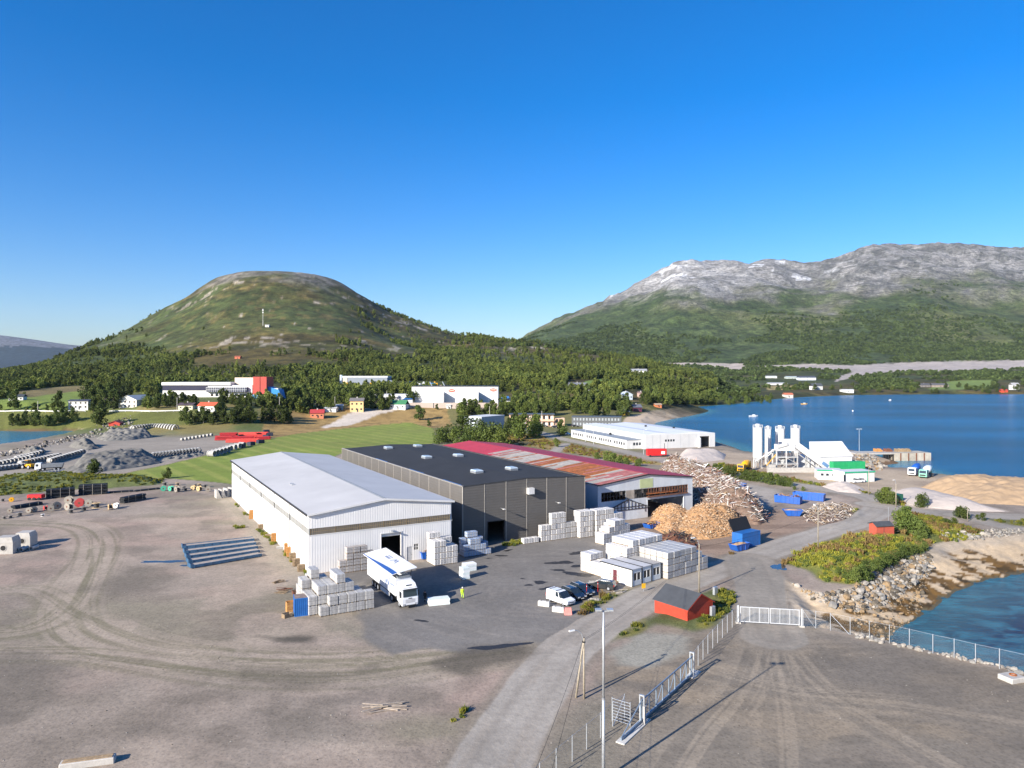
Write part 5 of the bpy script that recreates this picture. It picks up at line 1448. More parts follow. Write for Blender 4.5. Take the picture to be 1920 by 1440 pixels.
def white_gate():
    a, b = G(1384, 1168), G(1503, 1175)
    d = b - a; Lg = d.length
    t = thing("white_gate", "white double-leaf bar gate closing the road to the halls", "gate", a, math.atan2(d.y, d.x))
    M_wg = mat("white_steel", (0.52, 0.54, 0.56), 0.4, 0.2, 0.05)
    for x in (0, Lg):
        p = MB().box(x - 0.09, -0.09, 0, x + 0.09, 0.09, 2.5).build("gate_post", M_wg, t)
        MB().box(x - 0.35, -0.35, -0.05, x + 0.35, 0.35, 0.18).build("footing", M_conc, t)
    for s in (0, 1):
        x0 = 0.25 if s == 0 else Lg / 2 + 0.05; x1 = Lg / 2 - 0.05 if s == 0 else Lg - 0.25
        lf = MB().box(x0, -0.04, 0.2, x1, 0.04, 0.3).box(x0, -0.04, 2.25, x1, 0.04, 2.35).box(x0, -0.04, 0.3, x0 + 0.09, 0.04, 2.25).box(x1 - 0.09, -0.04, 0.3, x1, 0.04, 2.25).build("leaf_frame", M_wg, t)
        n = 24
        for k in range(1, n):
            x = x0 + (x1 - x0) * k / n
            w = 0.045 if k % 8 == 0 else 0.02
            MB().box(x - w, -0.025, 0.3, x + w, 0.025, 2.25).build("bar", M_wg, lf)
white_gate()

def sliding_gate():
    a, b = G(1204, 1354), G(1297.5, 1267)
    d = b - a; Lg = d.length
    t = thing("sliding_gate", "blue-grey cantilever sliding gate of square tubes on a concrete strip", "gate", a, math.atan2(d.y, d.x))
    M_sg = mat("gate_steel", (0.24, 0.31, 0.39), 0.4, 0.45, 0.1, 3)
    H = 2.3
    for x in (0.0, Lg):
        for y in (-0.22, 0.22): MB().box(x - 0.09, y - 0.06, 0, x + 0.09, y + 0.06, 2.75).build("guide_post", M_galv, t)
        MB().box(x - 0.09, -0.159, 2.62, x + 0.09, 0.159, 2.75).build("guide_yoke", M_galv, t)
    MB().box(-0.5, -0.5, 0, -0.16, -0.3, 1.85).build("drive_cabinet", M_conc, t)
    f = MB()
    f.box(-0.1, -0.08, 0.12, Lg + 0.1, 0.08, 0.36).box(-0.1, -0.06, H - 0.12, Lg + 0.1, 0.06, H)
    f.build("leaf_frame", M_sg, t)
    n = 8
    for k in range(n + 1):
        x = 0.1 + (Lg - 0.2) * k / n
        MB().box(x - 0.04, -0.05, 0.36, x + 0.04, 0.05, H - 0.12).build("upright", M_sg, t)
        if k < n:
            x2 = 0.1 + (Lg - 0.2) * (k + 1) / n
            za, zb = (0.38, H - 0.14) if k % 2 == 0 else (H - 0.14, 0.38)
            MB().cyl((x, 0, za), (x2, 0, zb), 0.035, None, 6).build("diagonal", M_sg, t)
            MB().face([(x + 0.04, 0.055, 0.36), (x2 - 0.04, 0.055, 0.36), (x2 - 0.04, 0.055, H - 0.12), (x + 0.04, 0.055, H - 0.12)]).build("mesh_panel", M_mesh, t)
    # tail triangle and its strip
    T = 4.7
    MB().box(-T, -0.08, 0.12, -0.11, 0.08, 0.36).build("tail_rail", M_sg, t)
    MB().cyl((-T + 0.1, 0, 0.36), (-0.1, 0, H - 0.05), 0.06, None, 8).build("tail_brace", M_sg, t)
    MB().box(-0.35, -0.05, 0.36, -0.25, 0.05, H - 0.2).build("tail_upright", M_sg, t)
    MB().box(-T - 0.4, -0.55, -0.05, 0.9, 0.35, 0.11).build("concrete_strip", mat("new_concrete", (0.55, 0.53, 0.49), 0.85, 0, 0.1, 2), t)
    MB().box(Lg - 0.7, -0.5, -0.05, Lg + 1.6, 0.5, 0.10).build("concrete_strip", mat("new_concrete", (0.55, 0.53, 0.49), 0.85), t)
    # safety grille beside the near post
    for k in range(8): MB().box(-1.5, 0.6, 0.15 + k * 0.3, -1.44, 2.6, 0.19 + k * 0.3).build("safety_bar", M_galv, t)
    for y in (0.6, 2.6): MB().box(-1.51, y - 0.03, 0, -1.43, y + 0.03, 2.4).build("safety_post", M_galv, t)
sliding_gate()

# ------------------------------------------------------------------ lamps, poles, wires
def mast():
    t = thing("lamp_mast", "tall galvanised lamp mast with twin floodlights in the foreground", "lamp post", (7.9, 61.4, 0))
    MB().cyl((0, 0, 0), (0, 0, 7.0), 0.15, 0.125, 14).build("pole", M_galv, t, smooth=True)
    MB().cyl((0, 0, 7.0), (0, 0, 14.6), 0.11, 0.07, 14).build("pole_top", M_galv, t, smooth=True)
    MB().cyl((0, 0, 6.9), (0, 0, 7.06), 0.135, None, 14).build("joint_collar", M_alu, t)
    MB().box(-0.62, -0.04, 14.5, 0.72, 0.04, 14.6).build("cross_arm", M_galv, t)
    for x in (-0.45, 0.55):
        l = MB().box(x - 0.27, -0.30, 14.62, x + 0.27, 0.22, 14.76).build("floodlight", M_galv, t)
        MB().box(x - 0.22, -0.26, 14.60, x + 0.22, 0.18, 14.618).build("lamp_lens", M_lampg, l)
    MB().box(-0.22, -0.22, -0.05, 0.22, 0.22, 0.05).build("base_plate", M_galv, t)
mast()
M_pole = mat("grey_pole_wood", (0.30, 0.26, 0.20), 0.85, 0, 0.25, 3)
def wood_pole(loc, h, label, lamp=None, arm=0.0, group="wooden poles along the road", r=0.13):
    t = thing("utility_pole", label, "pole", loc, 0, group)
    MB().cyl((0, 0, 0), (0, 0, h), r, r * 0.72, 10).build("pole", M_pole, t, smooth=True)
    MB().cyl((0, 0, h), (0, 0, h + 0.06), r * 0.8, 0.02, 10).build("pole_cap", M_dark, t)
    if lamp is not None:
        d = Vector(lamp)
        p = [Vector((0, 0, h - 0.5)), Vector((0, 0, h + 0.5)) + d * 0.25, Vector((0, 0, h + 0.9)) + d * 0.6, Vector((0, 0, h + 1.0)) + d]
        MB().tube(p, 0.035, 7).build("lamp_arm", M_galv, t)
        e = d.normalized()
        m = MB(); m.T = Matrix.Translation(p[-1]) @ e.to_track_quat('X', 'Z').to_matrix().to_4x4()
        m.loft([[(-0.15, -0.09, -0.03), (-0.15, 0.09, -0.03), (-0.15, 0.07, 0.08), (-0.15, -0.07, 0.08)], [(0.55, -0.13, -0.03), (0.55, 0.13, -0.03), (0.55, 0.08, 0.09), (0.55, -0.08, 0.09)]])
        m.build("lamp_head", M_lampg, t)
    return t
q = G(1095, 1310)
P0 = wood_pole(q, 6.6, "double-legged wooden pole with curved lamp arm by the road junction", (-1.2, -0.7, 0))
MB().cyl((-0.85, 0.25, 0), (-0.05, 0.05, 6.3), 0.12, 0.09, 10).build("stay_leg", M_pole, P0, smooth=True)
MB().box(-0.2, -0.2, 6.1, 0.15, 0.15, 6.2).build("clamp_band", M_dark, P0)
q1 = G(1311, 1112)
P1 = wood_pole(q1, 7.9, "wooden lamp pole standing behind the red shed", (-0.9, -0.3, 0))
P2 = wood_pole(G(1534, 1034) + Vector((0, 0, 0.4)), 8.0, "wooden pole in the weeds above the beach", (-0.7, -0.4, 0))
P3 = wood_pole(G(1680, 951), 6.2, "short wooden pole at the road fork by the gravel heap", (-0.5, -0.2, 0))
P4 = wood_pole(G(1629, 928), 7.5, "wooden pole in front of the batching plant office", (-0.5, -0.2, 0))
P5 = wood_pole(G(1814, 978), 3.4, "thin marker post by the side track", None, r=0.08)
def wire(a, b, sag, label):
    a, b = Vector(a), Vector(b)
    pts = []
    for k in range(21):
        u = k / 20
        p = a.lerp(b, u); p.z -= sag * 4 * u * (1 - u); pts.append(p - a)
    o = MB().tube(pts, 0.016, 4).build("overhead_wire", M_black, None, a)
    tag(o, label, "wire", "overhead wires between the poles")
for k, dx in enumerate((-0.12, 0.12)):
    wire(q + Vector((dx, 0, 6.35)), q1 + Vector((dx, 0, 7.4)), 1.0, "%s of two slack wires from the double pole to the shed" % ("upper", "lower")[k])
    wire(q + Vector((dx, 0, 6.3)), Vector((-1.5 + dx * 8, 36.0, 6.5)), 0.9, "%s of two wires from the double pole towards the bottom edge" % ("left", "right")[k])
wire(q1 + Vector((0, 0, 7.4)), G(1534, 1034) + Vector((0, 0, 7.6)), 0.8, "long wire from the shed pole to the weed-bank pole")
# ------------------------------------------------------------------ loose goods in the yard
def lumber(loc, rot, n, L_, label, m=M_wood, spread=0.6, cat="timber", group=None, name="timber_heap"):
    t = thing(name, label, cat, loc, rot, group)
    for k in range(n):
        l = L_ * rnd.uniform(0.5, 1.0); a = rnd.uniform(-0.5, 0.5); x, y = rnd.uniform(-spread, spread), rnd.uniform(-spread, spread) * 0.6
        b = MB(); b.T = Matrix.Translation((x, y, 0.05 + 0.09 * (k % 4))) @ Matrix.Rotation(a, 4, 'Z') @ Matrix.Rotation(rnd.uniform(-0.08, 0.08), 4, 'Y')
        b.box(-l / 2, -0.08, 0, l / 2, 0.08, 0.06); b.build("plank", m, t)
    return t
lumber(G(722, 1328), 0.15, 9, 4.4, "loose grey planks lying on the gravel in the foreground", mat("grey_plank", (0.36, 0.30, 0.24), 0.85, 0, 0.3, 2), 1.6)
lumber(G(528, 1112), 0.3, 7, 1.8, "broken pallet boards lying by the white hall corner", M_wood, 0.7)
lumber(G(521, 1092), 0.9, 8, 1.9, "heap of splintered pallet wood near the hall corner", M_wood, 0.6)
lumber(G(534, 1106), 0.2, 6, 1.7, "brown boards beside the splintered pallet wood", M_rot, 0.6)
def crate(loc, rot, label, w, d, h, m=M_pallet):
    t = thing("wooden_crate", label, "crate", loc, rot, "crates by the blue container")
    n = 4
    for k in range(n):
        z = k * h / n
        for y in (-d / 2, d / 2): MB().box(-w / 2, y - 0.02, z, w / 2, y + 0.02, z + h / n - 0.04).build("slat", m, t)
        for x in (-w / 2, w / 2): MB().box(x - 0.02, -d / 2 + 0.021, z, x + 0.02, d / 2 - 0.021, z + h / n - 0.04).build("slat", m, t)
    MB().box(-w / 2, -d / 2, -0.0, w / 2, d / 2, 0.02).build("base_board", m, t)
crate(G(544, 1146), HA, "open orange crate standing left of the blue container", 1.1, 0.9, 1.5)
crate(G(538, 1157), HA + 0.3, "low pale crate in front of the orange crate", 1.2, 0.9, 0.6, M_wood)
crate(G(560, 1112), HA, "brown crate behind the blue container", 1.9, 1.1, 0.5, M_rot)
def pallet_stack(loc, rot, n, label, m):
    t = thing("pallet_stack", label, "pallets", loc, rot, "empty pallets along the white hall wall")
    for k in range(n):
        z = k * 0.15; o = rnd.uniform(-0.03, 0.03)
        p = MB().box(-0.6 + o, -0.4, z + 0.10, 0.6 + o, 0.4, z + 0.125).build("pallet_deck", m, t)
        for y in (-0.38, -0.05, 0.28): MB().box(-0.6 + o, y, z + 0.0, 0.6 + o, y + 0.1, z + 0.099).build("bearer", m, p)
for k, (a, b, n, m, l) in enumerate(((477, 972, 14, M_pallet, "orange pallet stack nearest the far end of the white wall"), (520, 1015, 12, M_pallet, "orange pallet stack at the middle of the white wall"), (545, 1036, 13, M_pallet, "tall orange pallet stack, third along the white wall"),
        (549, 1042, 12, M_pallet, "orange pallet stack leaning on the tall third stack"), (495, 991, 7, M_wood, "grey weathered pallet stack low on the white wall"), (555, 1052, 11, M_wood, "tall grey pallet stack near the hall corner"), (562, 1060, 9, M_wood, "grey pallet stack second from the hall corner"), (571, 1070, 8, M_wood, "grey pallet stack right at the hall corner"), (508, 1005, 3, M_wood, "low grey pallet stack under the white wall lamp"), (530, 1028, 3, M_conc, "pale pallet remnants between the orange stacks"))):
    pallet_stack(G(a, b) - B_ * 0.6, HA + rnd.uniform(-0.2, 0.2), n, l, m)

def ribbed_container(loc, rot, w, d, h, label, m, name="container", cat="container", group=None, top=None):
    t = thing(name, label, cat, loc, rot, group)
    MB().box(0.06, 0.06, 0.1, w - 0.06, d - 0.06, h - 0.05).build("body", m, t)
    for x in (0, w - 0.12):
        for y in (0, d - 0.12): MB().box(x, y, 0, x + 0.12, y + 0.12, h).build("corner_post", m, t)
    MB().box(0.12, 0, h - 0.12, w - 0.12, 0.1, h).box(0.12, 0, 0, w - 0.12, 0.1, 0.12).build("front_rail", m, t, stuff=True)
    n = int(w / 0.28)
    for k in range(n):
        x = 0.16 + (w - 0.32) * (k + 0.5) / n
        MB().box(x - 0.07, 0.012, 0.12, x + 0.07, 0.059, h - 0.12).build("rib", m, t)
    for k in range(int(d / 0.28)):
        y = 0.16 + (d - 0.32) * (k + 0.5) / int(d / 0.28)
        MB().box(0.012, y - 0.07, 0.12, 0.059, y + 0.07, h - 0.12).build("rib", m, t)
        MB().box(w - 0.059, y - 0.07, 0.12, w - 0.012, y + 0.07, h - 0.12).build("rib", m, t)
    MB().box(0.08, 0.08, h - 0.049, w - 0.08, d - 0.08, h - 0.01).build("roof", top or m, t)
    return t
M_cblue = mat("container_blue", (0.02, 0.13, 0.40), 0.5, 0, 0.15, 1.5, dirt=0.25)
ribbed_container(G(552, 1157), HA - 0.15, 2.8, 2.4, 2.6, "small ribbed blue container with rusty roof beside the pallets", M_cblue, top=mat("rusted_top", (0.22, 0.17, 0.15), 0.8, 0, 0.4, 1.5))
t = ribbed_container(G(1392, 1029), math.radians(36), 6.0, 2.5, 2.95, "tall ribbed blue waste container with its black lid tipped open", M_cblue)
b = MB(); b.T = Matrix.Translation((0, 2.3, 2.97)) @ Matrix.Rotation(math.radians(62), 4, 'X')
b.box(0.0, 0, 0, 6.0, 2.6, 0.12); ld = b.build("lid", M_black, t)
for x in (0.4, 2.9, 5.4):
    b = MB(); b.T = Matrix.Translation((0, 2.3, 2.97)) @ Matrix.Rotation(math.radians(62), 4, 'X'); b.box(x, 0.05, -0.1, x + 0.1, 2.35, -0.001); b.build("lid_rib", M_rot, ld)

def skip(loc, rot, L_, w, h, label, fill=None, splay=0.35, ribs=6):
    """open-topped skip with sloping ends"""
    t = thing("waste_skip", label, "skip", loc, rot, "blue skips in the wood yard")
    out = [(-L_ / 2 + splay, -w / 2), (L_ / 2 - splay, -w / 2), (L_ / 2 - splay, w / 2), (-L_ / 2 + splay, w / 2)]
    top = [(-L_ / 2, -w / 2 - 0.03), (L_ / 2, -w / 2 - 0.03), (L_ / 2, w / 2 + 0.03), (-L_ / 2, w / 2 + 0.03)]
    ins = [(x * 0.97, y * 0.94) for x, y in top]; inb = [(x * 0.97, y * 0.94) for x, y in out]
    MB().loft([[(x, y, 0.08) for x, y in out], [(x, y, h) for x, y in top], [(x, y, h) for x, y in ins], [(x, y, 0.16) for x, y in inb]]).build("body", M_skip, t)
    for y in (-w / 2 - 0.05, w / 2 + 0.001): MB().box(-L_ / 2, y - 0.03, h - 0.12, L_ / 2, y + 0.049, h + 0.02).build("rim", M_skip, t)
    for x in (-L_ / 2 - 0.05, L_ / 2 - 0.02): MB().box(x, -w / 2, h - 0.12, x + 0.07, w / 2, h + 0.019).build("rim", M_skip, t)
    for k in range(ribs):
        x = -L_ / 2 + splay + (L_ - 2 * splay) * (k + 0.5) / ribs
        for s in (-1, 1): MB().box(x - 0.06, s * (w / 2 + 0.05) - 0.05, 0.1, x + 0.06, s * (w / 2 + 0.05) + 0.05, h - 0.13).build("rib", M_skip, t)
    for s in (-0.6, 0.6): MB().box(-L_ / 2 + splay, s - 0.08, 0, L_ / 2 - splay, s + 0.08, 0.079).build("skid", M_dark, t)
    if fill == "wood":
        for k in range(26):
            b = MB(); b.T = Matrix.Translation((rnd.uniform(-L_ / 2 + 0.9, L_ / 2 - 0.9), rnd.uniform(-w / 2 + 0.4, w / 2 - 0.4), h - 0.25 + rnd.uniform(0, 0.5))) @ Matrix.Rotation(rnd.uniform(0, 3.1), 4, 'Z') @ Matrix.Rotation(rnd.uniform(-0.3, 0.3), 4, 'Y')
            b.box(-0.8, -0.09, 0, 0.8, 0.09, 0.07)
            b.build("waste_board", rnd.choice((M_wood, M_rot, M_pallet)), t)
    if fill in ("sheet", "chips"):
        b = MB(); n = 8
        pts = [[(x * (L_ / 2 - 0.15), y * (w / 2 - 0.1), h - 0.2 + 0.35 * (1 - x * x) * (1 - y * y) + rnd.uniform(-0.08, 0.08)) for x in np.linspace(-1, 1, n)] for y in np.linspace(-1, 1, 6)]
        b.loft(pts, caps=False, closed=False); b.build("load", M_oldwhite if fill == "sheet" else mat("wood_chips", (0.46, 0.29, 0.15), 0.9, 0, 0.3, 4), t)
    return t
skip(G(1379, 917), math.radians(-38), 6.0, 2.4, 1.9, "blue skip heaped with white rubbish beside the scrap wood pile", "sheet", 0.1)
skip(G(1478, 943), math.radians(-36), 6.8, 2.5, 2.0, "long blue skip filled with scrap wood", "wood", 0.1)
skip(G(1517, 937), math.radians(-36), 8.2, 2.5, 1.9, "long empty blue skip behind the wood-filled skip", None, 0.1, 9)
skip(G(1486, 967), math.radians(-5), 4.6, 1.9, 1.5, "short blue skip with splayed ends on the brown ground", "chips", 0.9, 2)
skip(G(1386, 1031), math.radians(36), 4.4, 1.9, 1.35, "small blue skip with chips before the tall container", "chips", 0.7, 2)
skip(G(803, 1046), HA, 3.4, 1.8, 1.4, "small blue tipping skip by the white hall side door", "wood", 0.3, 3)
skip(G(1222, 989), HA + 0.2, 4.0, 2.0, 1.0, "low blue skip at the foot of the chip heap", "wood", 0.4, 3)
# foam slabs and concrete blocks
M_foam = mat("pale_foam", (0.66, 0.72, 0.70), 0.6, 0, 0.06, 2); M_foamw = mat("white_foam", (0.78, 0.79, 0.78), 0.6, 0, 0.05, 2)
def slabs(loc, rot, w, d, h, n, label):
    t = thing("foam_slab_stack", label, "foam slabs", loc, rot, "insulation slabs lying in the loading yard")
    for k in range(n):
        o = rnd.uniform(-0.04, 0.04)
        MB().bevbox(-w / 2 + o, -d / 2, k * h / n + 0.01, w / 2 + o, d / 2, (k + 1) * h / n, 0.01).build("slab", M_foam if k % 2 == 0 else M_foamw, t)
slabs(G(822, 1132), HA - 0.2, 3.2, 1.6, 0.9, 3, "low pale green foam slab stack in front of the lorry")
slabs(G(871, 1084), HA, 1.3, 1.5, 1.9, 5, "upright white foam slab stack in the yard")
slabs(G(880, 1069), HA, 2.2, 1.5, 1.3, 4, "wider foam slab stack behind the upright one")
def block(loc, rot, w, d, h, label, m, name="concrete_block", group="blocks edging the car park", cat="block"):
    t = thing(name, label, cat, loc, rot, group)
    MB().bevbox(-w / 2, -d / 2, 0, w / 2, d / 2, h, 0.06).build("body", m, t)
    for x in (-w / 4, w / 4): MB().box(x - 0.08, -0.05, h, x + 0.08, 0.05, h + 0.06).build("lifting_eye", M_dark, t)
block(G(1020, 1136), math.radians(-22), 1.8, 0.6, 0.75, "pale concrete block nearest the yard beside the van", mat("new_concrete", (0.55, 0.53, 0.49), 0.85))
block(G(1047, 1147), math.radians(-20), 1.8, 0.6, 0.75, "pale concrete block in front of the van", mat("new_concrete", (0.55, 0.53, 0.49), 0.85))
t = thing("traffic_barrier", "faded pink plastic barrier at the end of the blocks", "barrier", G(1065, 1152), 0.1, "blocks edging the car park")
MB().loft([[(-0.55, -0.35, 0), (0.55, -0.35, 0), (0.55, 0.35, 0), (-0.55, 0.35, 0)], [(-0.5, -0.22, 0.4), (0.5, -0.22, 0.4), (0.5, 0.22, 0.4), (-0.5, 0.22, 0.4)], [(-0.45, -0.1, 1.0), (0.45, -0.1, 1.0), (0.45, 0.1, 1.0), (-0.45, 0.1, 1.0)]]).build("body", mat("faded_pink", (0.62, 0.22, 0.19), 0.6), t)
MB().box(-0.3, -0.11, 0.55, 0.3, 0.11, 0.7).build("grip_slot", M_redl, t)
for k, (a, b) in enumerate(((1100, 1118), (1121, 1113))):
    t = thing("marker_post", "thin red marker post %s the parked cars" % ("beside", "behind")[k], "post", G(a, b), 0, "red marker posts at the cars")
    MB().cyl((0, 0, 0), (0, 0, 1.9), 0.05, None, 7).build("shaft", M_redl, t); MB().cyl((0, 0, 1.5), (0, 0, 1.65), 0.052, None, 7).build("reflector", M_white, t)
t = thing("boulder", "flat pale boulder among weeds by the parked cars", "boulder", G(1119, 1127)); 
def rockmesh(r, sq=(1, 1, 0.7), seed=0, m=None, lat=4, lon=7):
    rr = random.Random(seed); b = MB(); rings = []
    ph = [rr.uniform(0.6, 1.2) for _ in range(lon)]
    for i in range(lat + 1):
        th = math.pi * i / lat
        rings.append([(r * sq[0] * math.sin(th) * math.cos(2 * math.pi * j / lon) * ph[j] * rr.uniform(0.72, 1.12), r * sq[1] * math.sin(th) * math.sin(2 * math.pi * j / lon) * ph[(j + 2) % lon] * rr.uniform(0.72, 1.12), -r * sq[2] * rr.uniform(0.8, 1.1) * math.cos(th)) for j in range(lon)])
    b.loft(rings, caps=False); return b
M_rock = [mat("grey_rock", (0.21, 0.20, 0.185), 0.9, 0, 0.25, 1.5, bump=0.4), mat("pale_rock", (0.32, 0.29, 0.25), 0.9, 0, 0.2, 1.5, bump=0.4), mat("ochre_rock", (0.26, 0.18, 0.10), 0.9, 0, 0.3, 1.5, bump=0.4), mat("dark_rock", (0.10, 0.085, 0.065), 0.9, 0, 0.3, 1.5, bump=0.4)]
rockmesh(1.0, (1.2, 0.8, 0.35), 5).build("stone", mat("pale_rock", (0.52, 0.48, 0.42)), t, (0, 0, 0.15))
lumber(G(1166, 1112), 0.5, 10, 1.5, "rubble of white boards and stones by the cabin corner", M_oldwhite, 0.9)
t = thing("warning_sign", "yellow sign board leaning at the weeds by the cabin", "sign", G(1207, 1109), 0.4)
MB().cyl((0, 0.06, 0), (0, 0.06, 1.4), 0.03, None, 6).build("stake", M_galv, t); MB().box(-0.35, 0, 0.5, 0.35, 0.03, 1.3).build("board", mat("sign_yellow", (0.75, 0.42, 0.02), 0.5), t)
for k, (a, b) in enumerate(((1341, 1118), (1336, 1156))):
    t = thing("cable_cabinet", ("grey cable cabinet behind the red shed", "small grey cabinet at the red shed corner by the fence")[k], "cabinet", G(a, b), 0.6, "cable cabinets near the red shed")
    MB().bevbox(-0.4, -0.2, 0.12, 0.4, 0.2, 1.5, 0.03).build("housing", M_galv, t); MB().box(-0.36, -0.215, 0.2, 0.36, -0.201, 1.42).build("door", M_alu, t); MB().box(-0.42, -0.22, 0, 0.42, 0.22, 0.119).build("plinth", M_conc, t)
t = thing("manhole_box", "low concrete box with a rusty ring at the fence end", "concrete box", G(1897, 1275), 0.3)
MB().bevbox(-1.1, -0.9, 0, 1.1, 0.9, 0.55, 0.08).build("body", M_conc, t); MB().ringpipe((0.2, 0, 0.55), (0.2, 0, 0.65), 0.4, 0.25).build("ring", M_rust, t)
t = thing("concrete_beam", "weathered concrete beam lying at the lower left corner", "beam", G(165, 1434), 0.28)
MB().bevbox(-2.2, -0.45, 0.0, 2.2, 0.45, 0.55, 0.06).build("body", M_conc, t); MB().box(-2.0, -0.3, 0.551, 2.0, -0.05, 0.62).box(-2.0, 0.05, 0.551, 2.0, 0.3, 0.62).build("top_plank", M_wood, t, stuff=True)
t = thing("refuse_bin", "black refuse bin cluster end at the white hall corner", "bin", G(590, 1062), HA)
MB().bevbox(-0.6, -0.5, 0.1, 0.6, 0.5, 1.25, 0.05).build("body", M_black, t); MB().box(-0.63, -0.53, 1.25, 0.63, 0.55, 1.36).build("lid", M_dark, t)
for x in (-0.5, 0.5): MB().cyl((x, -0.4, 0.1), (x, -0.3, 0.1), 0.1, None, 8).build("wheel", M_tyre, t)

# five blue flat racks
for k in range(5):
    p0 = G(343 + 16 * k / 4, 1030 + 37 * k / 4); p1 = G(477 + 14 * k / 4, 1015 + 29 * k / 4)
    d = p1 - p0
    t = thing("flat_rack", "%s of five long blue flat racks on the gravel, counted from the far side" % ("first", "second", "third", "fourth", "nearest")[k], "flat rack", p0, math.atan2(d.y, d.x), "blue flat racks beside the white hall")
    Lr = d.length
    MB().box(0, 0.16, 0.42, Lr, 1.9, 0.52).build("deck", mat("dusty_deck", (0.36, 0.31, 0.27), 0.85, 0, 0.2, 0.8), t)
    for y in (0, 1.91): MB().box(0, y, 0.1, Lr, y + 0.15, 0.62).build("side_rail", M_bluesteel, t)
    for x in (0.2, Lr - 0.5): MB().box(x, 0.02, 0, x + 0.3, 2.0, 0.099).build("skid", M_dark, t)
    for j in range(9):
        x = 0.6 + (Lr - 1.2) * j / 8
        MB().box(x - 0.08, -0.06, 0.12, x + 0.08, -0.003, 0.6).build("stake_pocket", M_bluesteel, t)
    MB().box(-0.12, 0.1, 0.15, -0.002, 1.95, 0.85).build("end_stop", M_bluesteel, t)

# puddles and wet marks: thin sheets
M_pud = mat("puddle_water", (0.035, 0.04, 0.045), 0.06, 0, 0.1, 1, spec=0.7)
M_wet = mat("wet_asphalt", (0.03, 0.028, 0.028), 0.55, 0, 0.2, 2)
def blot(px, py, w, d, m, label, cat, seed, rot=0.0, lift=0.012):
    rr = random.Random(seed); n = 28
    ph = [rr.uniform(0, 6.28) for _ in range(5)]
    pts = []
    for k in range(n):
        a = 2 * math.pi * k / n
        r = 1 + sum(0.22 / (j * 0.7 + 1) * math.sin((j + 2) * a + ph[j]) for j in range(5)) + rr.uniform(-0.12, 0.12)
        pts.append((w / 2 * r * math.cos(a), d / 2 * r * math.sin(a), 0))
    c = G(px, py)
    o = MB().face(pts).build("puddle" if cat == "puddle" else "wet_patch", m, None, (c.x, c.y, lift), rot)
    tag(o, label, cat, "wet marks on the paving" if cat == "stain" else "rain puddles in the yards", "structure")
blot(308, 1053, 7.5, 2.0, M_pud, "shallow puddle on the gravel left of the blue racks", "puddle", 1)
blot(352, 1060, 3.0, 1.2, M_pud, "small puddle touching the blue racks", "puddle", 2)
blot(1461, 1063, 2.2, 5.0, M_pud, "puddle at the road edge above the seawall", "puddle", 3, -0.5)
blot(935, 1212, 6.5, 1.6, M_wet, "long dark wet streak where paving meets gravel", "stain", 4, 0.25)
for k, (a, b, w, d) in enumerate(((1084, 1037, 4.2, 2.0), (1050, 1055, 4.5, 2.4), (1084, 1061, 3.2, 1.4), (1112, 1047, 2.4, 1.2), (1047, 1069, 3.0, 1.0), (1086, 1077, 5.0, 2.6), (1013, 1092, 2.6, 1.5), (991, 1097, 1.6, 0.8), (1023, 1103, 2.6, 1.0), (980, 1085, 1.0, 0.5), (940, 1042, 2.6, 0.9), (952, 1032, 2.2, 1.0), (917, 1047, 1.2, 0.6), (790, 1164, 2.4, 0.7))):
    blot(a, b, w, d, M_wet, "dark oily wet mark on the asphalt, %s of the scattered marks" % (ORD + ["last"])[k], "stain", 20 + k, rnd.uniform(-0.3, 0.6))

# ------------------------------------------------------------------ heaps
def heap(name, label, cat, outline, peak, hgt, m, seed, ridge=None, rough=0.5, res=44, stuff=None):
    """a tipped heap: height from the distance to its outline on the ground"""
    poly = PW(outline)
    xs = [p[0] for p in poly]; ys = [p[1] for p in poly]
    X, Y = np.meshgrid(np.linspace(min(xs), max(xs), res), np.linspace(min(ys), max(ys), res))
    x, y = X.ravel(), Y.ravel()
    s = sdf(poly, x, y)
    mx = s.max()
    pk = [tuple(G(a, b)[:2]) for a, b in peak]
    dp = pldist(pk, x, y) if len(pk) > 1 else np.hypot(x - pk[0][0], y - pk[0][1])
    u = np.clip(s / np.maximum(s + dp, 1e-6), 0, 1)
    z = hgt * (np.sin(u * math.pi / 2) ** 0.95) * (0.86 + 0.28 * fbm(x / 5, y / 5, 3, seed)) + (fbm(x / 1.3, y / 1.3, 3, seed + 3) - 0.5) * rough * np.clip(s / 1.5, 0, 1)
    z = np.where(s > 0, np.maximum(z, -0.1), -0.3)
    idx = np.arange(x.size).reshape(res, res)
    q = np.stack([idx[:-1, :-1], idx[:-1, 1:], idx[1:, 1:], idx[1:, :-1]], -1).reshape(-1, 4)
    keep = (s[q] > -1.2).any(1)
    q = q[keep]
    used, inv = np.unique(q.ravel(), return_inverse=True)
    c = Vector((sum(xs) / len(xs), sum(ys) / len(ys), 0))
    me = bpy.data.meshes.new(name)
    me.from_pydata(np.stack([x[used] - c.x, y[used] - c.y, z[used]], -1).tolist(), [], inv.reshape(-1, 4).tolist())
    me.materials.append(m)
    me.polygons.foreach_set("use_smooth", [True] * len(me.polygons))
    o = place(name, me, None, c)
    tag(o, label, cat, "heaps of loose material")
    f = lambda px, py: 0
    return o, (x, y, z, s)
M_chip = mat("wood_chips_heap", (0.46, 0.265, 0.125), 0.95, 0, 0.35, 2.2, bump=0.9, bscale=5)
M_gravelp = mat("pale_gravel", (0.46, 0.40, 0.355), 0.95, 0, 0.1, 1.0, bump=0.5, bscale=6)
M_sandh = mat("tan_sand", (0.36, 0.25, 0.15), 0.95, 0, 0.18, 0.5, bump=0.6, bscale=3)
M_greyh = mat("grey_gravel", (0.17, 0.162, 0.145), 0.95, 0, 0.18, 0.8, bump=0.6, bscale=4)
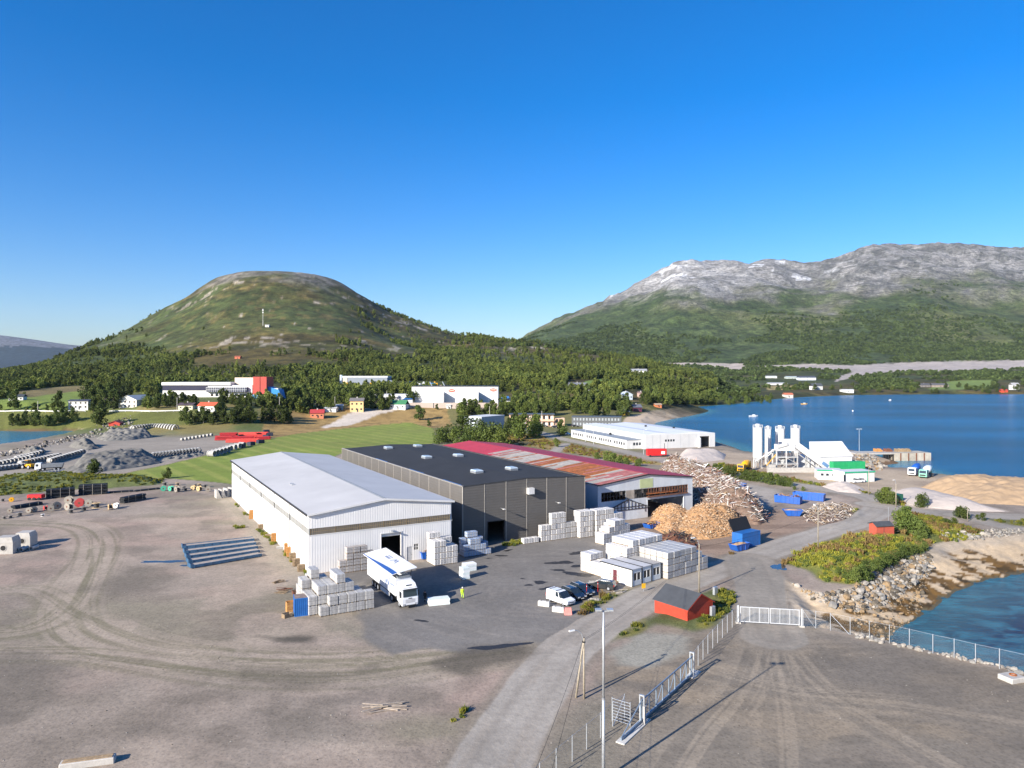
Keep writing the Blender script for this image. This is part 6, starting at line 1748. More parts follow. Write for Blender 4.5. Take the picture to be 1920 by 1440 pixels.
M_scrap = mat("scrap_wood_core", (0.17, 0.115, 0.085), 0.95, 0, 0.4, 1.0, bump=0.9, bscale=3)
o, ptsA = heap("wood_chip_heap", "tan wood chip heap spilling from the red hall gateway", "heap", [(1215, 985), (1225, 962), (1250, 955), (1285, 955), (1302, 975), (1290, 1000), (1250, 1005)], [(1256, 970), (1270, 975)], 3.2, M_chip, 3, rough=0.7, res=70)
o, ptsB = heap("wood_chip_heap", "large tan wood chip heap in the open wood yard", "heap", [(1262, 1000), (1284, 968), (1320, 955), (1372, 962), (1396, 985), (1385, 1003), (1330, 1012), (1280, 1012)], [(1318, 982), (1352, 980)], 4.2, M_chip, 4, rough=0.8, res=90)
sc, (hx, hy, hzv, hs_) = heap("scrap_wood_heap", "towering heap of splintered demolition wood beside the red hall", "heap", [(1290, 935), (1260, 905), (1235, 885), (1270, 880), (1320, 898), (1370, 912), (1410, 940), (1440, 975), (1425, 985), (1370, 980), (1335, 965), (1302, 955)], [(1262, 890), (1310, 912), (1350, 940), (1395, 965)], 6.4, M_scrap, 5, rough=1.8, res=90)
def sticks(name, label, parent_pts, n, L0, L1, mats, seed, hmin=0.3, sq=1.0):
    """hundreds of splinters and boards: one mass"""
    rr = random.Random(seed); x, y, z, s = parent_pts
    ok = np.where((s > 0.3) & (z > hmin * 0))[0]
    b = MB()
    for k in range(n):
        i = ok[rr.randrange(len(ok))]
        l = L0 + (L1 - L0) * rr.random() ** 1.8; w = rr.uniform(0.08, 0.28) * sq
        b.T = Matrix.Translation((x[i] + rr.uniform(-0.4, 0.4), y[i] + rr.uniform(-0.4, 0.4), z[i] + rr.uniform(-0.1, 0.35))) @ Matrix.Rotation(rr.uniform(0, 6.28), 4, 'Z') @ Matrix.Rotation(rr.uniform(-0.6, 0.6), 4, 'Y') @ Matrix.Rotation(rr.uniform(-0.7, 0.7), 4, 'X')
        b.k = rr.randrange(len(mats))
        b.box(-l / 2, -w / 2, -0.02, l / 2, w / 2, 0.03)
    o = b.build(name, mats, None)
    return tag(o, label, "debris", None, "stuff")
sticks("debris", "splinters, boards and pale scraps covering the demolition wood heap", (hx, hy, hzv, hs_), 3000, 0.6, 4.2, [M_wood, mat("pink_board", (0.50, 0.36, 0.29), 0.85, 0, 0.2, 2), mat("bleached_board", (0.52, 0.46, 0.40), 0.85, 0, 0.2, 2), M_rot, mat("white_scrap", (0.66, 0.65, 0.63), 0.7), mat("grey_board", (0.24, 0.21, 0.18), 0.9, 0, 0.2, 2)], 9)
MC = [mat("chip_tan", (0.52, 0.33, 0.18), 0.9, 0, 0.2, 3), mat("chip_brown", (0.36, 0.20, 0.10), 0.9, 0, 0.2, 3), mat("chip_pale", (0.58, 0.44, 0.30), 0.9, 0, 0.2, 3)]
sticks("wood_chips", "coarse chips and splinters on the chip heap at the hall gateway", ptsA, 1500, 0.15, 0.55, MC, 41, sq=1.2)
sticks("wood_chips", "coarse chips and splinters on the large chip heap", ptsB, 2600, 0.15, 0.6, MC, 42, sq=1.2)
o, pts = heap("rubble_heap", "low spread of bleached branches and boards inside the road bend", "heap", [(1500, 965), (1530, 945), (1590, 945), (1608, 960), (1590, 975), (1545, 985), (1510, 980)], [(1565, 962)], 0.8, M_scrap, 8)
sticks("debris", "bleached sticks lying over the low rubble inside the bend", pts, 420, 0.6, 2.4, [mat("bleached_board", (0.52, 0.46, 0.40)), M_wood, mat("pale_rock", (0.52, 0.48, 0.42))], 10)
o, pts = heap("timber_pile", "dark heap of old timbers beside the chip heap and pallets", "heap", [(1225, 1010), (1260, 995), (1300, 1012), (1312, 1028), (1285, 1030), (1250, 1020)], [(1268, 1012)], 1.3, M_rot, 12)
sticks("debris", "dark timbers and tarred boards by the pallets", pts, 140, 1.0, 3.6, [M_rot, M_dark, M_wood], 13)
heap("sand_heap", "broad tan sand heap on the shore of the bay", "heap", [(1722, 915), (1760, 903), (1820, 900), (1920, 908), (2050, 915), (2100, 950), (1980, 952), (1900, 947), (1830, 944), (1780, 928)], [(1800, 915), (1860, 922), (1980, 928)], 4.2, M_sandh, 15, rough=0.9, res=80)
heap("gravel_heap", "low pale gravel spread between sand heap and road", "heap", [(1672, 925), (1700, 917), (1745, 919), (1800, 935), (1850, 950), (1890, 960), (1800, 958), (1720, 950), (1685, 942)], [(1715, 928), (1790, 946)], 2.0, M_gravelp, 16, rough=0.25, res=60)
heap("gravel_heap", "pale gravel heap before the long white works building", "heap", [(1265, 862), (1280, 850), (1320, 846), (1362, 852), (1358, 862), (1310, 868)], [(1290, 855), (1335, 855)], 3.0, M_gravelp, 17)
heap("gravel_heap", "whitish gravel bank in front of the batching plant office", "heap", [(1540, 912), (1560, 904), (1600, 910), (1622, 918), (1615, 926), (1570, 922)], [(1580, 914)], 1.8, M_gravelp, 18)
for k, (ol, pk, hh) in enumerate((([(110, 886), (150, 872), (200, 860), (240, 852), (290, 858), (305, 868), (260, 876), (200, 884), (150, 890)], [(165, 874), (255, 862)], 4.6), ([(128, 838), (150, 832), (175, 834), (190, 840), (165, 845)], [(158, 837)], 4.0), ([(180, 823), (215, 815), (270, 814), (290, 820), (240, 826), (200, 828)], [(208, 820), (268, 819)], 4.6), ([(40, 850), (60, 844), (88, 846), (80, 853)], [(65, 848)], 2.6), ([(300, 862), (330, 856), (420, 842), (400, 850), (340, 862)], [(330, 859)], 0.8))):
    heap("gravel_heap", ("long grey gravel heap behind the lone bush", "small grey gravel heap with dark flank in the pipe yard", "grey gravel heap below the arch culverts", "little grey heap near the left inlet", "low stony strip beside the hayfield")[k], "heap", ol, pk, hh, M_greyh, 30 + k, rough=2.2, res=60)
# ------------------------------------------------------------------ concrete batching plant
M_silo = mat("silo_white", (0.58, 0.58, 0.575), 0.5, 0, 0.05, 0.6, dirt=0.15)
M_green2 = mat("trim_green", (0.02, 0.30, 0.16), 0.5)
M_yel = mat("machine_yellow", (0.72, 0.36, 0.01), 0.45, 0, 0.1, 1, dirt=0.15)
def silo(loc, r, h, leg, label):
    t = thing("cement_silo", label, "silo", loc, 0, "cement silos at the batching plant")
    MB().cyl((0, 0, leg), (0, 0, h - 1.3), r, None, 26).build("shell", M_silo, t, smooth=False)
    MB().cyl((0, 0, leg - 2.0 if leg > 2.2 else 0.2), (0, 0, leg), r * 0.25, r, 22).build("hopper", M_silo, t)
    MB().cyl((0, 0, h - 1.3), (0, 0, h - 1.0), r, r * 0.5, 26).build("top_cone", M_silo, t)
    MB().cyl((0, 0, h - 1.0), (0, 0, h + 0.2), r * 0.45, None, 14).build("filter", M_silo, t)
    for k in range(14):
        a = 2 * math.pi * k / 14; c, s = math.cos(a) * r * 0.98, math.sin(a) * r * 0.98
        MB().box(c - 0.04, s - 0.04, h - 1.3, c + 0.04, s + 0.04, h - 0.2).build("rail_post", M_silo, t)
    MB().ringpipe((0, 0, h - 0.25), (0, 0, h - 0.17), r * 1.01, r * 0.95, 26).build("guard_rail", M_silo, t)
    for k in range(4):
        a = math.pi / 4 + k * math.pi / 2; c, s = math.cos(a) * r * 0.9, math.sin(a) * r * 0.9
        MB().box(c - 0.14, s - 0.14, 0, c + 0.14, s + 0.14, leg + 0.4).build("leg", M_silo, t)
    l = MB()
    for x in (-0.25, 0.25): l.box(-r * 0.86 + x - 0.03, -r * 0.62 - 0.3, 1.0, -r * 0.86 + x + 0.03, -r * 0.62 - 0.24, h - 0.2)
    n = int(h / 0.5)
    for k in range(n): l.box(-r * 0.86 - 0.25, -r * 0.62 - 0.28, 1 + k * 0.5, -r * 0.86 + 0.25, -r * 0.62 - 0.25, 1.04 + k * 0.5)
    l.build("ladder", M_galv, t, stuff=True)
    MB().cyl((r * 0.5, -r * 0.9, 0.5), (r * 0.5, -r * 0.9, h - 0.8), 0.09, None, 8).build("fill_pipe", M_galv, t)
    return t
silo(at(1421, 266), 1.8, 16.3, 4.0, "thick white cement silo at the left end of the row")
silo(at(1440, 277), 1.2, 14.8, 3.0, "slim white cement silo second in the row")
silo(at(1462.5, 282), 1.78, 14.6, 4.0, "white cement silo third in the row with a side ladder")
silo(at(1491.5, 284), 1.8, 14.7, 4.0, "white cement silo at the right end of the row")

def batching_plant():
    o = at(1478, 258)
    t = thing("batching_plant", "grey and white concrete mixing plant with sloping conveyor below the silos", "plant", o, 0)
    M_st = mat("plant_grey", (0.50, 0.50, 0.49), 0.6, 0.1, 0.15, 1, dirt=0.3)
    for x in (-5.0, -1.5, 2.5):
        for y in (-2, 2): MB().box(x - 0.18, y - 0.18, 0, x + 0.18, y + 0.18, 7.6).build("tower_leg", M_st, t)
    for z in (2.6, 5.0, 7.5): MB().box(-5.3, -2.3, z, 2.8, 2.3, z + 0.16).build("platform", M_st, t)
    for x0, x1 in ((-5, -1.5), (-1.5, 2.5)):
        MB().cyl((x0, -2.1, 0.3), (x1, -2.1, 2.6), 0.08, None, 6).build("brace", M_st, t); MB().cyl((x1, -2.1, 2.7), (x0, -2.1, 5.0), 0.08, None, 6).build("brace", M_st, t)
    # mixer house with pointed roof
    MB().box(-4.4, -1.9, 7.66, 1.6, 1.9, 9.6).build("mixer_house", M_silo, t)
    MB().xprism([(-2.0, 9.61), (0, 11.6), (2.0, 9.61)], -1.6, 1.9).build("mixer_roof", M_silo, t)
    b = MB(); b.T = Matrix.Translation((-4.6, -2.35, 8.4)) @ Matrix.Rotation(-0.28, 4, 'Y'); b.box(0, 0, 0, 3.8, 0.3, 1.2); b.build("control_box", M_st, t)
    MB().cyl((-2.0, 0, 2.76), (-2.0, 0, 4.6), 0.5, 1.3, 14).build("mixer_drum", M_st, t)
    # conveyor gallery falling to the right
    b = MB(); L_ = 15.5; ang = math.radians(36)
    b.T = Matrix.Translation((1.6, -0.5, 10.2)) @ Matrix.Rotation(ang, 4, 'Y')
    b.box(0, -1.1, -1.1, L_, 1.1, 1.1); g = b.build("conveyor_gallery", M_silo, t)
    for k in range(7):
        b = MB(); b.T = Matrix.Translation((1.6, -0.5, 10.2)) @ Matrix.Rotation(ang, 4, 'Y'); b.box(1 + k * 2.1, -1.15, -1.14, 1.12 + k * 2.1, -1.101, 1.14); b.build("gallery_rib", M_st, g)
    b = MB(); b.T = Matrix.Translation((1.6, -0.5, 10.2)) @ Matrix.Rotation(ang, 4, 'Y'); b.box(L_ - 3.2, -1.16, -0.3, L_ - 0.6, -1.11, 0.9); b.build("gallery_panel", mat("panel_blue", (0.10, 0.20, 0.36), 0.5), g)
    b = MB(); b.T = Matrix.Translation((3.0, -1.8, 6.2)) @ Matrix.Rotation(ang, 4, 'Y'); b.box(0, -0.5, -0.12, 13.5, 0.5, 0.12); b.build("walkway", M_st, t)
    for x, z in ((6.5, 5.2), (10.5, 2.4)):
        for y in (-1.2, 0.4): MB().box(x - 0.12, y - 0.12, 0, x + 0.12, y + 0.12, z).build("gallery_leg", M_st, t)
    # screw conveyors from the silos
    for a, e in (((-10.5, 4, 3.0), (-4.0, 0, 8.4)), ((-6, 9, 3.0), (-3.0, 1, 8.4)), ((4.5, 10, 3.2), (0, 1, 8.6))): MB().cyl(a, e, 0.22, None, 8).build("screw_conveyor", M_silo, t)
    MB().cyl((-8.8, -2.5, 2.2), (-4.6, -1.5, 6.6), 0.14, None, 8).build("yellow_pipe", M_yel, t)
    MB().box(-9.0, -4.5, 0, 7.5, -3.6, 1.7).build("bund_wall", M_conc, t)
    MB().box(-8.0, -3.0, 0, -5.6, -0.5, 2.6).build("tank", M_conc, t)
    for k in range(4): MB().box(7.8 + k * 1.4, -4.2 + 0.3 * (k % 2), 0, 9.0 + k * 1.4, -3.3, 1.0).build("loose_block", M_conc, t)
batching_plant()

def box_building(name, label, cat, loc, rot, W, D, H, wall, roof, rz=0.25, parts=None, group=None):
    t = thing(name, label, cat, loc, rot, group)
    MB().box(0, 0, -0.4, W, D, H).build("wall", wall, t)
    MB().box(-0.15, -0.15, H + 0.003, W + 0.15, D + 0.15, H + rz).build("roof", roof, t)
    return t
def windows(t, xs, z0, z1, w, y=-0.03, frame=None, wall=None, m=None):
    for x in xs:
        o = MB().box(x, y, z0, x + w, y + 0.028, z1).build("window", m or M_glass, t)
        if frame: MB().box(x - 0.08, y - 0.02, z0 - 0.08, x + w + 0.08, y - 0.002, z0).box(x - 0.08, y - 0.02, z1, x + w + 0.08, y - 0.002, z1 + 0.08).build("window_frame", frame, o, stuff=True)

# aggregate store, green-trimmed offices
o = at(1538, 262)
t = thing("aggregate_store", "white aggregate store with steep pale roof at the batching plant", "store", o, math.radians(7))
MB().box(0, 0, 0, 12.5, 6.5, 4.6).build("wall", mat("store_white", (0.66, 0.67, 0.68), 0.6, 0, 0.08, 0.8, dirt=0.2, stripes=('X', 1.6, 0.02)), t)
MB().xprism([(-0.4, 4.61), (6.9, 9.6), (7.1, 9.6), (6.7, 4.61)], -0.3, 12.8).build("roof", M_silo, t)
MB().box(0, -0.03, 2.0, 12.5, -0.003, 2.2).build("wall_rail", M_st if False else M_galv, t)
MB().xprism([(-0.2, 0), (-0.2, 3.4), (5.0, 5.2), (5.0, 0)], -6.0, -0.01).build("side_bunker", M_silo, t)
for k in range(14): MB().box(0.4 + k * 0.85, -0.05, 0, 0.52 + k * 0.85, -0.031, 2.0).build("wall_slat", M_galv, t)
t = box_building("plant_office", "low white office cabin with green edges and small windows", "cabin", G(1533, 899), math.radians(-13), 7.8, 6.0, 3.0, M_silo, M_silo)
MB().box(-0.2, -0.22, 2.9, 8.0, -0.16, 3.3).box(7.75, -0.1, 0, 7.95, -0.003, 2.9).build("green_trim", M_green2, t, stuff=True)
windows(t, (1.0, 2.6, 4.4), 1.3, 2.1, 0.9)
t = box_building("plant_office", "white office cabin with green frame beside the small-window cabin", "cabin", G(1584, 905), math.radians(12), 11.0, 6.0, 3.2, M_silo, M_silo)
MB().box(-0.2, -0.22, 3.05, 11.2, -0.16, 3.5).box(-0.02, -0.1, 0, 0.16, -0.003, 3.0).box(8.2, -0.1, 0, 8.38, -0.003, 3.0).build("green_trim", M_green2, t, stuff=True)
MB().box(-0.6, -0.35, 0.3, -0.05, -0.2, 2.6).build("door", M_glass, t)
t = thing("green_container", "green flat-topped container behind the plant offices", "container", G(1563, 890), math.radians(8))
MB().box(0, 0, 0, 12, 2.5, 4.4).build("body", mat("bright_green", (0.02, 0.30, 0.11), 0.5), t)
for k in range(20): MB().box(0.3 + k * 0.58, -0.05, 0.1, 0.55 + k * 0.58, -0.003, 4.2).build("rib", mat("bright_green", (0.02, 0.30, 0.11)), t)
ribbed_container(G(1680, 944), 0.5, 3.2, 2.2, 2.3, "dark green container between the bushes at the road fork", mat("dark_green", (0.015, 0.12, 0.075), 0.5))

def truck(loc, rot, label, kind, cabm, bodym, name="mixer_truck", cat="truck"):
    t = thing(name, label, cat, loc, rot)
    c = MB().side([(-2.0, 0.9), (-0.1, 0.5), (0, 0.6), (0, 1.6), (-0.2, 2.75), (-0.4, 2.9), (-2.0, 2.95)], 1.2, 0.03, 0.1).build("cab", cabm, t)
    b = MB(); b.loft([[(0.0, -1.05, 1.7), (0.0, 1.05, 1.7), (-0.17, 1.0, 2.6), (-0.17, -1.0, 2.6)], [(0.03, -1.05, 1.7), (0.03, 1.05, 1.7), (-0.14, 1.0, 2.6), (-0.14, -1.0, 2.6)]]); b.build("windscreen", M_glass, c)
    MB().box(-0.03, -0.9, 0.8, 0.02, 0.9, 1.3).build("grille", M_dark, c)
    for y in (-1, 1): MB().box(-1.2, y * 1.21 - 0.01, 1.7, -0.4, y * 1.21 + 0.01, 2.5).build("side_window", M_glass, c)
    MB().box(-8.6, -0.5, 0.8, -1.9, 0.5, 1.1).build("chassis", M_dark, t)
    for x in (-1.2, -2.6, -6.2, -7.5):
        for y in (-1.2, 1.2): wheel(t, x, y, 0.5, 0.34)
    if kind == "mixer":
        b = MB(); n = 18
        ax = Vector((-1, 0, 0.22)).normalized(); up = Vector((0.22, 0, 1)).normalized(); sd = Vector((0, 1, 0)); p0 = Vector((-2.3, 0, 2.1))
        rings = [[p0 + ax * d + (up * math.cos(2 * math.pi * k / n) + sd * math.sin(2 * math.pi * k / n)) * r for k in range(n)] for d, r in ((0, 0.35), (0.5, 0.9), (1.6, 1.22), (3.2, 1.22), (4.8, 0.8), (5.7, 0.5))]
        b.loft(rings); b.build("drum", bodym, t, smooth=True)
        MB().box(-8.4, -0.6, 1.1, -7.6, 0.6, 3.4).build("chute_frame", cabm, t)
        MB().loft([[(-8.3, -0.35, 2.4), (-8.3, 0.35, 2.4), (-8.3, 0.3, 2.7), (-8.3, -0.3, 2.7)], [(-9.2, -0.25, 1.5), (-9.2, 0.25, 1.5), (-9.2, 0.2, 1.7), (-9.2, -0.2, 1.7)]]).build("chute", M_galv, t)
    else:
        MB().loft([[(-8.6, -1.1, 1.15), (-2.4, -1.1, 1.15), (-2.4, 1.1, 1.15), (-8.6, 1.1, 1.15)], [(-8.9, -1.25, 2.5), (-2.2, -1.25, 2.5), (-2.2, 1.25, 2.5), (-8.9, 1.25, 2.5)], [(-8.8, -1.15, 2.5), (-2.3, -1.15, 2.5), (-2.3, 1.15, 2.5), (-8.8, 1.15, 2.5)], [(-8.4, -1.0, 1.3), (-2.5, -1.0, 1.3), (-2.5, 1.0, 1.3), (-8.4, 1.0, 1.3)]]).build("tipper_body", bodym, t)
    return t
truck(G(1709, 893), heading((-0.72, -0.69)), "white concrete mixer truck with blue drum on the quay", "mixer", M_carw, mat("drum_blue", (0.02, 0.10, 0.42), 0.4))
truck(G(1730, 897), heading((-0.72, -0.69)), "green and white mixer truck with white drum on the quay", "mixer", mat("cab_mint", (0.22, 0.50, 0.38), 0.35, coat=0.5), M_carw)
truck(G(1388, 886), heading((-0.65, -0.76)), "yellow concrete mixer truck beside the left silo", "mixer", M_yel, M_yel)
truck(G(66, 883), heading((-0.93, -0.36)), "white cab tipper truck parked in the pipe yard", "tipper", M_carw, mat("tipper_grey", (0.20, 0.22, 0.25), 0.5, 0.2), "tipper_truck")
def loader(loc, rot, label):
    t = thing("wheel_loader", label, "loader", loc, rot)
    MB().box(-2.6, -0.9, 0.9, -0.2, 0.9, 1.9).build("engine_body", M_yel, t); MB().box(-0.2, -0.55, 0.9, 1.6, 0.55, 1.3).build("front_frame", M_yel, t)
    MB().box(-0.9, -0.75, 1.91, 0.5, 0.75, 3.2).build("cab", M_glass, t); MB().box(-1.0, -0.85, 3.201, 0.6, 0.85, 3.32).build("cab_roof", M_yel, t)
    for x in (-1.6, 1.3):
        for y in (-1.15, 1.15): wheel(t, x, y, 0.75, 0.5)
    MB().cyl((1.2, 0, 1.4), (2.9, 0, 0.7), 0.18, None, 8).build("lift_arm", M_yel, t)
    MB().loft([[(2.7, -1.3, 0.1), (3.6, -1.3, 0.05), (3.2, -1.3, 1.1), (2.7, -1.3, 1.0)], [(2.7, 1.3, 0.1), (3.6, 1.3, 0.05), (3.2, 1.3, 1.1), (2.7, 1.3, 1.0)]]).build("bucket", M_dark, t)
loader(G(1617, 883), heading((0.8, -0.4)), "yellow wheel loader behind the plant offices")
loader(G(52, 879), heading((-0.9, 0.3)), "yellow wheel loader next to the tipper truck")
def small_car(px, py, h, label, paint):
    c = car(G(px, py) if py > 805 else on(px, py), heading(h), label, paint, "car"); c["group"] = "distant parked cars"
small_car(1607, 905, (-0.9, -0.3), "white car parked right of the green-trimmed office", M_carw)
small_car(1596, 901, (0.9, 0.2), "dark car parked behind the white car at the plant", M_carb)
small_car(1283, 873, (0.95, -0.2), "olive grey car on the lot before the works building", mat("olive_paint", (0.10, 0.10, 0.08), 0.4, coat=0.3))
small_car(1296, 877, (0.95, -0.2), "grey pickup on the lot before the works building", M_carg)
small_car(1062, 815, (0.9, -0.4), "white car beside the round tree at the works", M_carw)
for k, (a, b, pm, l) in enumerate(((996, 803, M_carw, "white car left of the flag poles at the motel-like block"), (1005, 798, M_carb, "dark car under the balcony of the peach block"), (1021, 800, M_carg, "grey car right of the balcony block entrance"), (1041, 802, M_cark, "black car between balcony block and dark block"), (1078, 800, M_cark, "black car in front of the dark two-storey block"))): small_car(a, b, (0.8, -0.6), l, pm)
t = ribbed_container(G(1266, 876), 0.2, 4.5, 2.4, 2.3, "white and black tank container on the lot before the works", M_white, cat="container")
ribbed_container(G(1259, 872), 0.2, 2.6, 2.2, 2.2, "small bright blue container beside the tank container", M_cblue)
t = thing("red_tank_trailer", "red tank trailer with white patch before the works building", "trailer", G(1214, 857), math.radians(6))
MB().bevbox(0, 0, 0.6, 8.5, 2.4, 3.4, 0.25).build("body", mat("signal_red", (0.60, 0.02, 0.02), 0.4), t)
MB().box(6.0, -0.02, 1.2, 7.6, -0.003, 2.4).build("white_panel", M_white, t)
for x in (1.2, 6.8, 7.8): wheel(t, x, 0.2, 0.45, 0.3)
MB().cyl((7.8, 1.2, 3.4), (7.8, 1.2, 5.6), 0.12, None, 8).build("exhaust_stack", M_dark, t)
t = thing("quay", "old concrete quay with timber stacks reaching into the bay", "quay", at(1655, 312, SEA), math.radians(4))
QW = (1750 - 1655) / F * 312
MB().box(5.5, 0, -1.5, QW, 9, 3.4).build("quay_wall", mat("stained_concrete", (0.44, 0.40, 0.33), 0.9, 0, 0.25, 0.5, dirt=0.5), t)
MB().box(-12, 0.0, 2.9, 5.49, 9, 3.4).build("deck", M_conc, t)
for k in range(5): MB().cyl((0.6 + k * 1.1, 0.3, -1.5), (0.6 + k * 1.1, 0.3, 2.89), 0.17, None, 8).build("pile", M_dark, t)
for k in range(4): MB().box(8.0 + k * 3.6, -0.12, -1.5, 8.5 + k * 3.6, -0.003, 3.38).build("fender", M_rot, t)
for k, (a, w, m, l) in enumerate(((1643, 3.2, M_pallet, "orange plank stack on the landward end of the quay"), (1662, 3.0, M_rot, "dark timber stack in the middle of the quay"), (1682, 7.0, M_wood, "long brown timber stack on the quay edge"))):
    tt = thing("timber_stack", l, "timber", at(a, 318, 0.4), 0.05, "timber stacked on the quay")
    for j in range(int(w / 0.6)): MB().box(j * 0.6, 0, 0, j * 0.6 + 0.5, 2.5, 0.8 + 0.5 * (j % 3 == 0)).build("timber_bundle", m, tt)
def lamp_post(loc, h, label, twin=True):
    t = thing("street_lamp", label, "lamp post", loc, 0, "distant lamp posts")
    MB().cyl((0, 0, 0), (0, 0, h), 0.12, 0.07, 8).build("pole", M_galv, t)
    MB().box(-0.9, -0.05, h, 0.9, 0.05, h + 0.1).build("arm", M_galv, t)
    for x in (-0.9, 0.9) if twin else (0.9,): MB().box(x - 0.35, -0.2, h - 0.12, x + 0.35, 0.2, h - 0.002).build("lamp_head", M_lampg, t)
lamp_post(at(1611, 322), 10.3, "tall twin lamp post at the root of the quay")
lamp_post(G(1207, 852), 11.0, "lamp post in front of the red tank trailer", False)
lamp_post(G(1113, 833), 9.0, "lamp post before the works office wing", False)
lamp_post(G(1098, 828), 9.5, "lamp post near the left end of the works wing", False)
def tag_pole(px, py, h, k):
    p = on(px, py)
    t = thing("utility_pole", "far wooden pole %s" % k, "pole", p, 0, "far utility poles among the houses")
    MB().cyl((0, 0, -0.5), (0, 0, h), 0.22, 0.16, 6).build("pole", mat("pale_pole", (0.42, 0.40, 0.36), 0.85), t); MB().box(-0.9, -0.08, h - 0.6, 0.9, 0.08, h - 0.4).build("cross_arm", M_dark, t)
for a, b, h, k in ((208, 758, 11, "left of the white gable house"), (332, 770, 9, "left of the yellowish house"), (524, 773, 11, "at the bend above the pipe yard"), (628, 768, 10, "between white shed and yellow house"), (679, 757, 10, "behind the yellow house"), (725, 762, 12, "left of the green-roofed house"), (812, 765, 8, "beside the white road sign board"), (889, 776, 9, "beside the roadside trees"), (918, 784, 9, "right of the grey block"), (1016, 806, 12, "in front of the balcony block"), (999, 818, 9, "on the dry grass by the road"), (71, 770, 7, "in the meadow above the inlet"), (1294, 720, 9, "in the wood above the bay shore"), (1345, 738, 9, "near the bay shore trees")):
    tag_pole(a, b, h, k)

# ------------------------------------------------------------------ long white works building
def works():
    r = math.radians(18)
    t = thing("works_building", "long white works building with shallow twin roofs and a low office wing", "building", (62.3, 333, 0), r)
    W, D, H = 38, 72, 6.6
    M_w = mat("works_white", (0.58, 0.58, 0.575), 0.55, 0, 0.06, 0.3, dirt=0.15)
    for x0, x1 in ((0, 15.5), (15.5, W)):
        m = MB()
        if x0 > 1:
            m.box(x0 + 0.01, 0, 0, 29.5, 0.3, H).box(29.5, 0, 5.2, 34.8, 0.3, H).box(34.8, 0, 0, x1, 0.3, H)
        else: m.box(x0, 0, 0, x1, 0.3, H)
        m.build("front_wall", M_w, t)
        MB().yprism([(x0, H + 0.002), (x1, H + 0.002), (x1, H + 0.1), ((x0 + x1) / 2, H + 0.9), (x0, H + 0.1)], 0, D).build("roof", mat("works_roof", (0.62, 0.64, 0.66), 0.5, 0, 0.05, 0.2), t)
    MB().box(W - 0.3, 0.31, 0, W, D, H).build("side_wall", M_w, t); MB().box(0, 0.31, 0, 0.3, D, H).build("side_wall", M_w, t)
    MB().box(0.31, D - 0.3, 0, W - 0.31, D, H).build("rear_wall", M_w, t)
    for x in (4, 8, 12, 19, 23.5, 27.5): MB().box(x - 0.05, -0.04, 0, x + 0.05, -0.003, H).build("panel_joint", M_galv, t)
    for k in range(4): MB().box(10.6 + k * 1.4, -0.04, 3.2, 11.5 + k * 1.4, -0.003, 4.2).build("window", M_glass, t)
    for k in range(3): MB().box(-4.6 + k * 1.5, 2.95, 1.6, -3.6 + k * 1.5, 2.997, 2.9).build("window", M_glass, t)
    MB().cyl((28.9, -0.5, 0), (28.9, -0.5, 4.6), 0.9, None, 14).build("small_silo", M_silo, t)
    w = MB().box(-8, 3, 0, -0.01, 70, 4.1).build("office_wing", M_w, t)
    MB().box(-8.2, 2.8, 4.103, -0.02, 70.2, 4.35).build("wing_roof", mat("wing_roof", (0.24, 0.27, 0.30), 0.6), t)
    for k in range(26):
        y = 5 + k * 2.45
        if k % 7 == 5: continue
        MB().box(-8.04, y, 1.5, -8.003, y + 1.3, 2.9).build("window", M_glass, t)
    MB().box(-5.9, 2.95, 0, -4.9, 2.997, 2.3).build("door", M_white, t)
    for x, y in ((-3.5, 30), (-2.6, 32), (22, 40), (30, 25)): MB().box(x, y, 4.36 if x < 0 else 7.0, x + 0.9, y + 0.9, 5.3 if x < 0 else 8.0).build("roof_vent", M_dark, t)
works()
o = at(1072, 478)
t = thing("dark_block", "dark grey two-storey block with rows of windows behind the works", "building", o, math.radians(-9))
MB().box(0, 0, 0, 33, 11, 6.4).build("wall", mat("charcoal_cladding", (0.10, 0.105, 0.11), 0.6), t); MB().box(-0.2, -0.2, 6.403, 33.2, 11.2, 6.75).build("roof", mat("dark_roof", (0.07, 0.085, 0.10), 0.6), t)
for f in (1.0, 4.1): windows(t, [1.2 + k * 2.1 for k in range(15)], f, f + 1.6, 1.0, m=mat("grey_window", (0.32, 0.35, 0.37), 0.2))
t = thing("balcony_block", "peach two-storey block with long balconies and solar-roof edge", "building", at(955, 478), math.radians(-3))
M_peach = mat("peach_render", (0.62, 0.40, 0.28), 0.75, 0, 0.08, 0.6)
MB().box(0, 0, 0, 30, 10, 8.0).build("wall", M_peach, t); MB().box(-0.4, -1.6, 8.003, 30.4, 10.4, 8.5).build("roof", mat("dark_roof", (0.07, 0.085, 0.10)), t)
for z in (3.6,): MB().box(-0.2, -1.6, z, 30.2, -0.01, z + 1.2).build("balcony", M_peach, t)
for f in (0.6, 5.0):
    windows(t, [1.0 + k * 3.6 for k in range(8)], f, f + 2.2, 1.4)
    for k in range(8): MB().box(2.6 + k * 3.6, -0.06, f, 4.0 + k * 3.6, -0.003, f + 2.3).build("white_panel", M_white, t)
for k in range(9): MB().box(k * 3.6 + 0.4, -1.55, 0, k * 3.6 + 0.55, -1.4, 8.0).build("balcony_post", M_peach, t)
MB().box(30.01, 1, 0, 37, 9, 5.6).build("side_wing", M_peach, t); windows(t, (31.2, 33.4), 3.0, 5.0, 1.6, y=0.96)
t = thing("grey_block", "pale grey two-storey block with white window bays behind the bushes", "building", at(869, 452), math.radians(-33))
MB().box(0, 0, 0, 14, 26, 8.0).build("wall", mat("grey_render", (0.36, 0.40, 0.44), 0.7, 0, 0.06, 0.5), t)
